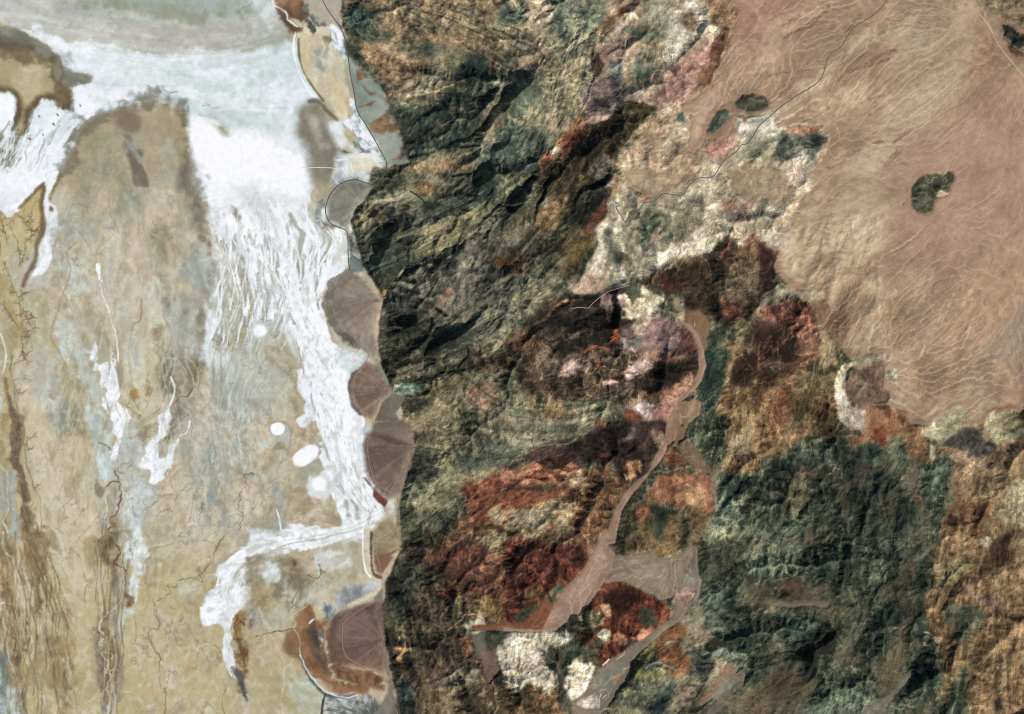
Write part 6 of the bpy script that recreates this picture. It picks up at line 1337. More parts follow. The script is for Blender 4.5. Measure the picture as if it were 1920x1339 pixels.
f(3,2,[(80,1000),(250,880),(380,960),(300,1150),(120,1250)],[(58,52,41),(102,87,69),(144,121,98)],soft=6,rag=6)
f(3,2,[(400,900),(560,840),(540,1100),(440,1150)],[(60,58,48),(98,90,74)],soft=7,rag=6)
f(3,2,[(180,1180),(300,1150),(260,1300),(60,1300),(40,1240)],[(66,75,62),(100,104,86)],'blotch',soft=5,rag=6,a=.8)
f(3,3,[(-60,-40),(230,-40),(250,100),(150,200),(80,300),(-60,300)],[(54,64,53),(78,85,70),(112,110,90)],'blotch',soft=6,rag=6,a=.85)
f(3,3,[(60,620),(100,560),(280,580),(360,640),(340,740),(180,800),(100,740)],[(66,84,71),(104,117,98)],'blotch',soft=5,rag=6)
f(2,3,[(1700,180),(1920,100),(1990,200),(1900,330),(1760,300)],[(72,80,66),(110,114,94),(160,152,124)],'blotch',soft=7,rag=7)
f(2,3,[(1420,60),(1700,100),(1760,300),(1640,560),(1480,560),(1420,380),(1400,200)],[(34,37,30),(56,56,44),(88,80,62)],soft=6,rag=6,reg=r_sgm,u=1)
f(2,3,[(1440,400),(1990,300),(1990,900),(1700,880),(1500,760),(1440,640)],S4,soft=6,rag=6,reg=r_sgm,u=1)
f(2,3,[(1840,480),(1920,520),(1990,560),(1900,580),(1850,540)],[(130,120,96),(176,160,130)],'fine',soft=4,rag=5)
f(3,3,[(340,760),(440,650),(530,760),(420,960),(300,970),(200,900)],[(32,28,22),(48,42,33)],soft=5,rag=5)
f(3,3,[(70,360),(180,310),(260,360),(260,470),(80,470)],[(44,35,28),(74,58,44)],soft=3,rag=3)
f(3,3,[(0,720),(100,740),(150,860),(60,920),(0,900)],[(96,86,66),(160,146,118)],'blotch',soft=5,rag=6)
f(3,3,[(0,1040),(240,1040),(280,1180),(0,1200)],[(34,34,28),(60,54,42)],soft=6,rag=6)
f(3,3,[(200,1180),(600,1120),(760,1200),(640,1339),(200,1400)],[(62,72,62),(92,100,84),(120,122,102)],soft=8,rag=6)
sl_ = (168,152,124)
for c, r, q in ((3,2,[(940,980),(1000,910),(1060,930),(1070,990)]),(3,2,[(1060,1070),(1110,1040),(1160,1080),(1150,1130)]),(3,3,[(160,580),(240,620)]),(3,3,[(240,690),(290,680),(350,650)]),(3,3,[(1180,720),(1240,760),(1280,800)]),(3,3,[(1170,810),(1250,860),(1240,1000),(1280,1080),(1250,1110)]),(3,3,[(940,690),(1000,690),(1040,670)]),(3,3,[(1060,40),(1120,50),(1160,30)]),(3,3,[(80,270),(120,230),(150,290),(200,300),(230,200)])):
    s(c,r,q,sl_,1.6,soft=1.6,wob=1.5,wl=12,a=.8,rag=.9)
f(2,3,[(1270,700),(1350,680),(1500,760),(1440,860),(1560,960),(1640,1020),(1500,1100),(1400,1200),(1300,1400),(1190,1400),(1190,1150),(1250,1060),(1310,950),(1250,850)],[(72,70,57),(118,102,82),(158,137,113)],u=.7,reg=r_yellow,soft=4,rag=5)
f(2,3,[(1320,900),(1420,860),(1480,960),(1440,1040),(1340,1020)],[(48,48,42),(84,76,64)],'fine',soft=5,rag=6)
f(2,3,[(1090,1150),(1200,1080),(1180,1200),(1100,1400),(1000,1400),(1060,1240)],[(34,42,40),(54,60,55),(88,88,76)],u=.7,reg=r_yellow,soft=4,rag=4)
yl = [(104,92,60),(142,128,86),(174,160,114)]
f(2,3,[(780,1339),(800,1180),(880,1100),(1000,1000),(1200,1040),(1100,1160),(1000,1400),(780,1400)],[(70,66,54),(102,94,76),(140,128,100)],u=.6,reg=r_yellow,soft=3,rag=4)
f(2,3,[(900,960),(940,880),(1040,780),(1080,840),(1080,900),(980,980)],yl,u=.6,reg=r_yellow,soft=2.5,rag=4)
f(2,3,[(900,1080),(920,1010),(1050,1000),(1130,1020),(1060,1080),(960,1100)],yl,soft=3,rag=4)
f(2,3,[(790,1220),(840,1130),(980,1150),(1000,1180),(880,1240)],yl,soft=3,rag=4)
f(2,3,[(780,1400),(800,1280),(950,1250),(1000,1400)],[(122,115,90),(172,160,127)],soft=3,rag=4)
f(2,3,[(1090,760),(1180,690),(1240,660),(1280,690),(1240,850),(1300,950),(1290,1000),(1220,1040),(1180,1000),(1100,940),(1080,860)],[(66,45,30),(112,73,45),(136,94,60)],u=.7,reg=r_yellow,soft=3,rag=4)
f(2,3,[(1380,1250),(1500,1130),(1620,970),(1680,1000),(1640,1080),(1500,1230),(1330,1330)],[(124,104,82),(148,127,102)],'streak',soft=4,rag=3,u=.05)
f(2,3,[(1330,1400),(1500,1230),(1650,1080),(1740,1040),(1740,1130),(1600,1240),(1500,1400)],[(102,112,103),(120,128,117)],'streak',soft=5,rag=4,u=.05,reg=r_sgm)
f(2,3,[(1500,1339),(1720,1100),(1900,1200),(1900,1400),(1480,1400)],[(64,62,50),(96,88,70),(130,116,92)],soft=8,rag=6)

# beds and dikes: thin bands of rock following the strike
TN, DKK, BRN, OLV = (166,143,112), (46,46,39), (112,92,70), (104,100,82)
ribbons(80, [(690,5),(800,60),(900,110),(970,150)], [(760,-20),(900,25),(1000,65),(1060,120)], [TN,DKK,BRN,(150,124,95)], .8, 3.0, .5, 1.2, 2)
ribbons(80, [(955,290),(1000,200),(1040,120),(1080,50)], [(1050,300),(1082,220),(1108,140),(1122,60)], [(178,164,132),DKK,OLV,(150,138,110)], .8, 2.6, .5, 1.2, 2)
ribbons(70, [(670,440),(760,400),(860,350),(960,290)], [(700,520),(800,480),(900,420),(1000,340)], [(146,130,100),(50,52,45),OLV,(84,82,66)], .8, 3.0, .45, 1.2, 2)
ribbons(90, [(715,640),(820,590),(950,500),(1060,400)], [(760,720),(880,670),(1000,590),(1070,530)], [(122,108,90),(40,40,35),(96,86,72),(146,124,98)], .8, 3.0, .45, 1.2, 2)
ribbons(60, [(880,490),(960,400),(1050,300),(1150,220)], [(1010,520),(1080,440),(1120,350),(1210,210)], [(34,30,25),(92,72,50),(58,50,38),(110,82,56)], .8, 3.0, .45, 1.2, 2)
ribbons(170, [(1480,860),(1440,1000),(1400,1150),(1360,1339)], [(1760,860),(1735,1050),(1715,1200),(1700,1339)], [(116,112,93),(34,40,35),(98,84,65),(74,80,66),(50,56,48)], .9, 3.6, .5, 1.4, 3, .06, .25)
ribbons(60, [(1395,640),(1385,760),(1350,850)], [(1560,640),(1540,780),(1470,860)], [(150,114,78),(70,54,38),(124,92,62),(172,142,106)], .8, 2.8, .45, 1.2, 2)
ribbons(100, [(1770,870),(1755,1080),(1740,1339)], [(1925,870),(1905,1080),(1890,1339)], [(168,142,108),(84,66,48),(132,102,74),(106,90,66)], .9, 3.2, .45, 1.3, 3, .06, .25)
ribbons(70, [(790,1000),(880,960),(960,880),(1060,865)], [(900,1180),(1000,1120),(1080,1030),(1150,930)], [(60,36,27),(136,82,55),(98,56,39),(150,112,80)], .8, 3.0, .42, 1.2, 2)
ribbons(60, [(740,1060),(760,1200),(790,1339)], [(880,1080),(880,1200),(920,1339)], [(40,36,30),(100,80,60),(70,58,46),(126,100,74)], .8, 3.0, .42, 1.2, 2)
AR0 = [(884,712),(930,742),(1000,756),(1080,754),(1160,732)]
AR1 = [(858,762),(900,806),(980,826),(1060,824),(1130,800)]
ribbons(110, AR0, AR1, [(150,132,108),(58,52,43),(104,98,80),(124,104,80),(84,80,66)], .9, 3.0, .55, 1.2, 1.5, .15, .6)
stroke([(866,738),(884,768),(930,788),(1000,793),(1070,790),(1118,780)], (150,130,108), 3.5, 3, .6, rag=.9)
ribbons(50, [(1000,700),(1080,690),(1180,680)], [(1010,745),(1100,750),(1240,720)], [(44,33,28),(96,72,56),(66,50,41)], .8, 2.6, .45, 1.2, 2)
ribbons(50, [(1230,530),(1300,500),(1400,480)], [(1300,600),(1370,590),(1440,560)], [(50,39,31),(108,84,64),(76,58,45)], .8, 2.8, .45, 1.2, 2)
ribbons(60, [(1150,430),(1180,480),(1190,525)], [(1330,380),(1320,440),(1260,500)], [(206,196,170),(110,102,84),(150,136,112),(178,162,134)], .8, 2.6, .45, 1.2, 2)
fill([(935,1225),(945,1205),(965,1187),(985,1183),(1010,1187),(1040,1184),(1062,1181),(1080,1187),(1070,1198),(1055,1211),(1030,1215),(1022,1235),(1030,1255),(1052,1264),(1042,1285),(1025,1300),(1005,1288),(992,1278),(978,1292),(966,1298),(952,1288),(945,1268),(938,1245)],CR4,'rock',u=.95,reg=r_cream,soft=2.5,rag=3)
f(2,3,[(240,900),(280,840),(340,840),(380,880),(360,1000),(290,1010)],[(64,58,47),(92,82,65)],u=.95,reg=r_cream,soft=2.5,rag=3)
f(2,3,[(330,960),(370,940),(390,1010),(350,1040)],[(90,58,48),(122,84,70)],'fine',soft=3,rag=3)
f(2,3,[(380,920),(400,800),(450,780),(540,830),(540,920),(460,930),(400,980)],[(58,58,47),(88,86,68)],u=.7,reg=r_cream,soft=2.5,rag=4)
f(2,3,[(320,1060),(380,1040),(380,1120),(420,1220),(460,1300),(400,1320),(330,1150)],[(62,56,46),(86,76,61)],u=.9,reg=r_cream,soft=3,rag=3)
# ------------------------------------------------------------------ washes
WS = [(140,113,95),(155,127,108),(166,139,120)]
f(2,2,[(1200,480),(1260,360),(1350,300),(1410,340),(1390,430),(1320,490),(1290,600),(1220,670),(1170,650),(1180,560)],[(124,100,78),(148,124,98),(158,136,110)],'streak',u=0,reg=r_wash,soft=2,rag=2)
f(2,1,[(1240,1060),(1330,1090),(1400,1170),(1435,1280),(1445,1400),(1405,1400),(1400,1270),(1360,1170),(1290,1100)],WS,'streak',u=0,reg=r_wash,soft=1.5,rag=1)
f(2,2,[(1405,-60),(1450,60),(1430,160),(1360,250),(1280,320),(1230,390),(1200,480),(1175,580),(1165,680),(1110,790),(1030,880),(960,960),(880,1060),(820,1160),(800,1260),(780,1400),(690,1400),(740,1240),(790,1130),(860,1010),(940,930),(1020,860),(1060,770),(1110,690),(1150,620),(1160,530),(1170,460),(1220,380),(1260,310),(1330,230),(1380,160),(1410,80)],WS,'streak',u=0,reg=r_wash,soft=1.5,rag=1)
f(2,3,[(690,-40),(790,-40),(770,40),(710,80),(775,140),(765,220),(710,320),(640,420),(560,530),(430,640),(330,710),(230,720),(300,570),(360,430),(460,340),(560,230),(590,150)],[(138,114,98),(150,126,109),(160,137,119)],u=0,reg=r_wash,soft=1.5,rag=1,apex=(960+745/4,1004-10))
f(2,3,[(300,560),(330,710),(100,725),(-60,715),(-60,690),(120,705),(230,715)],WS,'streak',u=0,reg=r_wash,soft=1.5,rag=1)
f(2,3,[(775,150),(900,140),(1040,110),(1080,150),(1130,170),(1220,150),(1210,280),(1240,360),(1220,400),(1200,470),(1100,480),(1050,440),(960,400),(820,340),(700,350),(765,240)],[(118,110,92),(133,125,106),(144,136,117)],u=0,reg=r_fan8,soft=1.5,rag=1.5,apex=(960+1240/4,1004+120/4),spin=70)
W2_ = [(104,108,95),(118,118,104),(132,128,113)]
f(2,3,[(1240,130),(1340,75),(1390,100),(1400,300),(1420,340),(1400,450),(1300,580),(1240,650),(1130,720),(1050,790),(960,870),(900,950),(890,1050),(780,1180),(720,1290),(600,1400),(440,1400),(460,1260),(560,1160),(600,1070),(640,1010),(760,920),(900,830),(1000,770),(1100,700),(1200,620),(1220,560),(1240,400),(1210,280),(1220,170)],W2_,'streak',u=0,reg=r_wash2,soft=1.5,rag=1.5)
f(2,3,[(1260,210),(1320,110),(1370,90),(1390,200),(1330,300),(1270,320)],[(96,88,72),(124,114,96)],'fine',soft=2,rag=3)
f(2,3,[(1240,430),(1300,410),(1370,420),(1350,500),(1290,540),(1250,480)],[(110,84,72),(160,126,112)],'fine',u=.25,soft=3,rag=3)
f(2,3,[(750,1070),(850,1000),(880,1010),(830,1060),(770,1110)],[(116,94,76),(150,126,104)],'fine',soft=3,rag=3)
f(2,3,[(480,1260),(640,1200),(660,1240),(650,1300),(540,1290)],CR4[1:],'rock',u=.25,reg=r_cream,soft=2,rag=3)
for q in ([(600,1130),(625,1110)],[(660,1170),(700,1150)],[(680,1220),(710,1200)],[(840,1000),(890,990)],[(650,1290),(670,1180)],[(690,1310),(725,1300)],[(790,930),(850,880)],[(680,970),(730,930)]):
    s(2,3,q,(206,194,168),1.4,soft=1.2,wob=1)
arm = (118,115,99)
for q, w in (([(1240,640),(1350,650),(1440,620)],3),([(1280,580),(1380,520),(1440,470)],2.4),([(1270,660),(1380,690),(1450,720)],2.4),([(1140,830),(1180,800),(1270,800),(1330,850)],2.5),([(1000,990),(1080,955),(1160,975),(1230,1010)],2.5),([(1440,890),(1600,880),(1740,910)],5)):
    s(2,3,q,arm,w,soft=2,wob=1)
f(3,3,[(-150,490),(0,480),(200,490),(350,480),(480,490),(420,560),(340,530),(150,550),(0,520),(-150,520)],[(98,93,76),(110,104,86)],'streak',soft=2.5,rag=2,u=.0,reg=r_sgm)
s(3,3,[(340,500),(440,600),(520,720)],(100,92,74),3,soft=2.5,a=.8)
f(3,3,[(600,1400),(850,1200),(960,1130),(1060,1010),(1090,1030),(960,1180),(800,1400)],[(86,95,83),(104,112,98)],'streak',soft=4,rag=3,u=.05)
s(3,3,[(480,560),(640,500),(780,450),(900,390)],(96,86,68),2,a=.7)
s(2,2,[(1040,870),(1100,850),(1160,865),(1230,840),(1330,820)],(128,112,88),2.6,soft=2)
s(2,2,[(1500,890),(1500,960),(1530,1060),(1530,1150)],(136,126,104),2.6,soft=2)
s(2,2,[(1420,280),(1440,420),(1400,540)],(118,100,76),2,a=.6)
s(2,2,[(1790,880),(1850,860),(1940,820)],(136,112,84),3,soft=2,a=.8)
# knolls
kn = [(44,44,36),(62,60,48)]
f(2,3,[(20,600),(100,550),(190,510),(200,540),(130,600),(60,650),(20,640)],[(56,54,42),(76,72,56)],u=.4,reg=r_k8,soft=1.5,rag=1.5)
f(2,3,[(300,400),(350,365),(390,380),(370,430),(310,440)],[(66,62,50),(86,80,64)],u=.4,reg=r_k9,soft=1.5,rag=1)
f(2,3,[(415,640),(440,600),(480,595),(490,640),(450,680),(420,670)],kn,u=.4,reg=r_k7,soft=1.5,rag=1)
f(2,2,[(1295,320),(1330,290),(1365,280),(1360,310),(1320,335)],[(44,36,28),(62,52,40)],u=.4,reg=r_ka,soft=1.3,rag=.6)
f(2,2,[(1182,660),(1200,635),(1222,628),(1215,650),(1192,668)],[(50,40,30),(66,54,42)],u=.4,reg=r_kb,soft=1.3,rag=.5)
f(2,2,[(1265,515),(1285,500),(1285,522)],(62,48,38),u=.3,soft=1,rag=.5)

# ------------------------------------------------------------------ alluvial fans
def fan(reg, pts, cols, apex, hgt, rad, c, r, **k):
    p = T(c, r, pts); a = T(c, r, [apex])[0]
    fill(p, cols, soft=3.2, rag=2.8, u=0, reg=reg, apex=a, cone=(a[0], a[1], hgt, rad), **k)
f(1,1,[(700,690),(640,720),(560,760),(490,870),(460,950),(500,1090),(580,1180),(640,1230),(740,1280),(900,1330),(920,1000),(900,860),(800,740)],[(112,107,96),(132,127,114),(146,141,128)],'fine',soft=2.5,rag=4,u=0,reg=r_f2f)
f(1,1,[(580,1150),(680,1130),(760,1200),(740,1270),(640,1240)],[(92,83,75),(114,104,94)],'fine',soft=4,rag=3)
fan(r_f1,[(530,180),(560,100),(640,30),(740,10),(820,40),(870,60),(830,130),(790,180),(760,230),(710,310),(690,400),(660,380),(590,340),(500,330),(515,250)],[(120,119,104),(136,134,117),(150,146,128)],(800,183),70,90,1,1)
f(1,1,[(490,310),(600,340),(640,370),(560,380),(500,360)],[(112,98,82),(132,118,100)],'fine',soft=4,rag=2)
fan(r_f2,[(705,700),(760,715),(850,790),(900,850),(920,890),(960,920),(930,980),(915,1100),(905,1200),(910,1300),(900,1400),(830,1300),(740,1200),(650,1120),(590,1040),(575,950),(600,850),(650,760)],[(128,116,101),(143,131,115),(156,145,129)],(935,900),95,125,1,1)
f(1,1,[(905,850),(960,830),(1010,800),(970,920),(930,900)],[(136,104,80),(158,126,98)],'fine',soft=3,rag=2)
f(1,1,[(600,1260),(760,1280),(900,1360),(600,1400)],[(140,148,145),(186,192,190),(220,224,222)],V,soft=4,rag=5,reg=r_salt)
f(1,2,[(600,-40),(830,20),(760,100),(700,160),(640,60)],[(180,186,182),(228,231,231)],V,soft=5,rag=4,reg=r_salt)
f(1,2,[(690,200),(720,120),(790,70),(830,40),(760,120),(720,220),(730,320),(860,490),(780,440),(710,380),(688,290)],[(92,78,71),(118,103,94)],'fine',soft=2,rag=2,u=0,reg=r_f3f)
fan(r_f3,[(830,30),(880,50),(930,90),(960,160),(990,200),(1020,220),(1000,270),(940,330),(900,430),(860,480),(790,430),(730,360),(705,270),(710,200),(740,130),(790,80)],[(112,88,74),(132,105,89),(148,122,106)],(1015,240),75,85,1,2)
f(1,2,[(880,20),(910,0),(950,90),(1000,200),(985,205),(940,120)],[(130,132,110),(150,150,128)],'fine',soft=2,rag=1,reg=r_foot,u=0)
f(1,2,[(940,340),(1020,270),(1120,300),(1090,370),(1050,420),(1070,470),(980,480),(880,485),(920,400)],[(106,99,86),(122,115,100)],'streak',soft=2,rag=1,u=0,reg=r_foot)
f(1,2,[(730,480),(860,500),(850,560),(790,600),(740,540)],[(160,168,164),(210,214,210)],V,soft=4,rag=5)
fan(r_f4,[(870,490),(1060,470),(1150,520),(1180,570),(1180,690),(1170,780),(1130,870),(1110,960),(1080,1010),(1040,1030),(990,1060),(900,990),(830,890),(800,780),(790,650),(820,580),(865,550)],[(104,82,71),(121,98,85),(138,115,101)],(1178,675),85,105,1,2)
f(1,2,[(880,490),(1060,472),(1150,525),(1180,575),(1165,640),(1050,595),(950,568),(872,555)],[(116,102,89),(134,118,103)],'streak',soft=2,rag=1,a=.85,reg=r_f4g)
f(1,2,[(900,572),(1000,592),(1165,660),(1050,658),(950,630)],[(86,69,59),(98,80,69)],'streak',soft=2.5,rag=1,reg=r_f4w)
f(1,2,[(820,900),(890,990),(990,1065),(960,1060),(870,990),(800,900)],[(96,80,74),(150,138,130)],'fine',soft=2,rag=2)
fan(r_f5,[(860,1335),(900,1260),(980,1230),(1060,1270),(1085,1330),(1090,1400),(1075,1440),(1030,1500),(970,1600),(950,1640),(900,1600),(870,1480),(862,1400)],[(142,117,92),(158,133,106),(170,146,119)],(1090,1400),50,70,1,2)
f(1,3,[(880,150),(980,130),(1040,160),(960,280),(930,300),(890,270)],[(116,84,69),(134,98,82)],'streak',soft=3,rag=2,reg=r_f5r)
f(1,3,[(960,140),(1060,100),(1050,130),(990,160)],[(104,82,64),(122,98,78)],'fine',soft=2,rag=1)
s(1,3,[(865,-20),(862,150),(880,280),(930,320)],(100,82,72),2.4,soft=2,rag=.8)
fan(r_f6,[(880,500),(915,500),(945,620),(960,790),(965,900),(980,980),(960,1040),(860,1010),(760,1000),(650,980),(560,960),(535,850),(540,700),(590,600),(700,550),(800,520)],[(106,79,69),(122,93,82),(134,106,94)],(962,787),95,125,1,3)
f(1,3,[(540,700),(560,960),(650,980),(600,900),(580,780),(600,640)],[(104,72,58),(130,94,76)],'fine',soft=8,rag=4,a=.8)
f(1,3,[(560,955),(650,985),(760,1003),(860,1015),(960,1045),(1000,1100),(900,1150),(700,1130),(600,1080),(540,990)],[(94,70,52),(118,87,63),(140,106,78)],'fine',soft=4,rag=4,reg=r_marsh)
f(1,3,[(540,700),(590,600),(640,570),(600,700),(575,850),(590,960),(540,960),(520,850)],[(90,70,58),(112,86,70)],'fine',soft=6,rag=4,a=.7)
# ------------------------------------------------------------------ elevation
LEVELS = [(x, y, 0) for x in range(-40, 620, 110) for y in range(-40, 1400, 110)] + [
 (640,60,4),(650,250,4),(640,450,4),(600,600,2),(650,800,4),(690,940,4),(700,1090,5),(560,1250,3),(740,1330,20),
 (700,300,14),(720,240,22),(740,280,30),(680,380,30),(660,440,16),(685,500,20),(715,560,45),(735,735,45),(760,770,50),(775,838,45),(750,1020,30),(720,1200,45),
 (850,340,150),(1000,250,330),(1110,150,360),(1110,280,300),(1180,400,250),(1120,500,260),(1180,530,240),(1260,600,230),(1300,640,220),
 (1315,700,200),(1270,770,180),(1240,870,160),(1180,950,140),(1150,1010,120),(1080,1120,95),(1020,1180,85),(890,1180,70),(900,1250,75),
 (1270,1080,150),(1300,1040,165),(1270,1160,130),(1180,1230,110),(1110,1320,90),(1340,880,190),(1320,960,180),
 (1440,1130,210),(1560,1130,260),(1400,1300,200),(1660,1280,300),(1700,1400,300),
 (1400,300,330),(1450,450,340),(1500,560,350),(1560,700,350),(1640,800,370),(1750,820,390),(1550,250,400),(1600,500,400),(1750,400,480),
 (1900,500,540),(1900,300,580),(1800,50,620),(1920,120,640),(1650,50,520),(1450,80,420),(1350,250,330),(1900,760,480),(1900,1000,430),(1900,1300,420),
 (1480,820,300),(1420,860,260),(860,-40,220),(1000,-40,320)]


def base_levels():
    h, w = 120, 170
    X, Y = np.meshgrid(np.linspace(gx[0], gx[-1], w), np.linspace(gy[0], gy[-1], h))
    num = np.zeros((h, w)); den = np.zeros((h, w))
    for (x, y, z) in LEVELS:
        k = 1.0 / (((X - x) ** 2 + (Y - y) ** 2) / 1600.0 + 0.3) ** 2
        num += k * z; den += k
    return lerp_up(blur((num / den).astype(np.float32), 2), H, W)


def resize_near(a, h, w):
    yi = np.clip(np.round(np.linspace(0, a.shape[0] - 1, h)).astype(int), 0, a.shape[0] - 1)
    xi = np.clip(np.round(np.linspace(0, a.shape[1] - 1, w)).astype(int), 0, a.shape[1] - 1)
    return a[yi][:, xi]


NB8 = [(-1, -1), (-1, 0), (-1, 1), (0, -1), (0, 1), (1, -1), (1, 0), (1, 1)]


def flood(h, mtn, eps, cost=None):
    """Priority flood from the fixed ground into the rock: every spot gets a way downhill."""
    hh, ww = h.shape
    z = h.ravel().tolist()
    m = mtn.ravel()
    done = (~m).copy()
    pad = np.zeros((hh + 2, ww + 2), bool); pad[1:-1, 1:-1] = mtn
    edge = np.zeros_like(mtn)
    for dy, dx in NB8:
        edge |= pad[1 + dy:1 + dy + hh, 1 + dx:1 + dx + ww]
    seeds = np.flatnonzero((edge & ~mtn).ravel())
    heap = [(z[i], i) for i in seeds.tolist()]
    heapq.heapify(heap)
    dn = bytearray(done.astype(np.uint8).tobytes())
    cl = cost.ravel().tolist() if cost is not None else None
    pop, push = heapq.heappop, heapq.heappush
    offs = [(dy, dx, dy * ww + dx, math.hypot(dy, dx)) for dy, dx in NB8]
    while heap:
        v, i = pop(heap)
        x = i % ww; y = i // ww
        for dy, dx, o, dl in offs:
            xx = x + dx; yy = y + dy
            if xx < 0 or yy < 0 or xx >= ww or yy >= hh:
                continue
            j = i + o
            if dn[j]:
                continue
            dn[j] = 1
            t = v + (eps if cl is None else cl[j] * dl)
            if cl is not None or z[j] < t:
                z[j] = t
            push(heap, (z[j], j))
    return np.array(z, np.float32).reshape(hh, ww)


def erode(h, mtn, U, K, iters, dx, dt, m_exp=0.42):
    """Implicit stream-power erosion: rivers cut the raised rock down to the fixed ground."""
    hh, ww = h.shape
    n = hh * ww
    idx = np.arange(n).reshape(hh, ww)
    mi = np.flatnonzero(mtn.ravel())
    jx = np.pad(rng.uniform(-.48, .48, (hh, ww)).astype(np.float32), 1)      # scattered nodes: no favoured compass direction
    jy = np.pad(rng.uniform(-.48, .48, (hh, ww)).astype(np.float32), 1)
    jx0, jy0 = jx[1:-1, 1:-1], jy[1:-1, 1:-1]
    for it in range(iters):
        h = np.where(mtn, h + U * dt, h)
        best = np.zeros((hh, ww), np.float32)
        rec = idx.copy()
        rl = np.full((hh, ww), dx, np.float32)
        hp = np.pad(h, 1, constant_values=1e9)
        ip = np.pad(idx, 1, mode='edge')
        for dy, dxx in NB8:
            sy, sx = slice(1 + dy, 1 + dy + hh), slice(1 + dxx, 1 + dxx + ww)
            d = dx * np.maximum(np.hypot(dy + jy[sy, sx] - jy0, dxx + jx[sy, sx] - jx0), 0.35)
            sl = (h - hp[1 + dy:1 + dy + hh, 1 + dxx:1 + dxx + ww]) / d
            b = sl > best
            best[b] = sl[b]
            rec[b] = ip[1 + dy:1 + dy + hh, 1 + dxx:1 + dxx + ww][b]
            rl[b] = d[b]
        hf = h.ravel()
        od = mi[np.argsort(hf[mi], kind='stable')]
        rf = rec.ravel()
        order = od.tolist()
        r = rf.tolist()
        A = [dx * dx] * n
        for i in reversed(order):
            j = r[i]
            if j != i:
                A[j] += A[i]
        A = np.array(A, np.float32)
        F = (K.ravel() * dt * A ** m_exp / rl.ravel())
        F = F.tolist()
        z = hf.tolist()
        for i in order:
            j = r[i]
            if j != i:
                fi = F[i]
                v = (z[i] + fi * z[j]) / (1 + fi)
                z[i] = v if v > z[j] else z[j] + 0.01
        h = np.array(z, np.float32).reshape(hh, ww)
        # slow creep on the slopes
        lap = (hp[:-2, 1:-1] + hp[2:, 1:-1] + hp[1:-1, :-2] + hp[1:-1, 2:])
        hq = np.pad(h, 1, mode='edge')
        lap = hq[:-2, 1:-1] + hq[2:, 1:-1] + hq[1:-1, :-2] + hq[1:-1, 2:] - 4 * h
        h = np.where(mtn, h + 0.03 * lap, h)
    return h, A.reshape(hh, ww)


CANYONS = [
 [(718,560),(745,520),(765,500),(795,490),(830,475),(855,462),(880,440),(905,415),(935,385),(965,362),(1000,330)],
 [(682,380),(720,376),(750,370),(770,358),(800,372),(830,385)],
 [(735,735),(780,715),(830,700),(900,680),(960,645),(1010,605),(1050,570)],
 [(1000,420),(1030,330),(1070,260),(1110,160),(1115,90)],
 [(775,838),(820,845),(880,860),(950,850),(1000,842),(1080,830),(1120,815),(1160,790)],
 [(752,300),(790,290),(830,275),(880,250),(920,215),(950,170)],
 [(770,305),(830,320),(880,330),(910,310),(930,270),(950,240)],
 [(755,960),(800,940),(850,910),(890,890)],
 [(1440,1130),(1520,1125),(1560,1150),(1620,1105),(1680,1080),(1670,1000)],
 [(1560,1125),(1600,1170),(1640,1220)],
 [(1340,960),(1400,900),(1460,850),(1480,820),(1500,760)],
 [(1320,1100),(1380,1060),(1440,1010),(1500,960),(1560,900),(1600,860)],
 [(1600,1360),(1680,1280),(1720,1230),(1760,1150),(1800,1080)],
 [(1300,1190),(1350,1210),(1400,1230),(1480,1220)],
 [(1900,980),(1860,1050),(1840,1150),(1820,1250),(1800,1360)],
 [(1020,1180),(960,1100),(940,1040),(930,980)]]


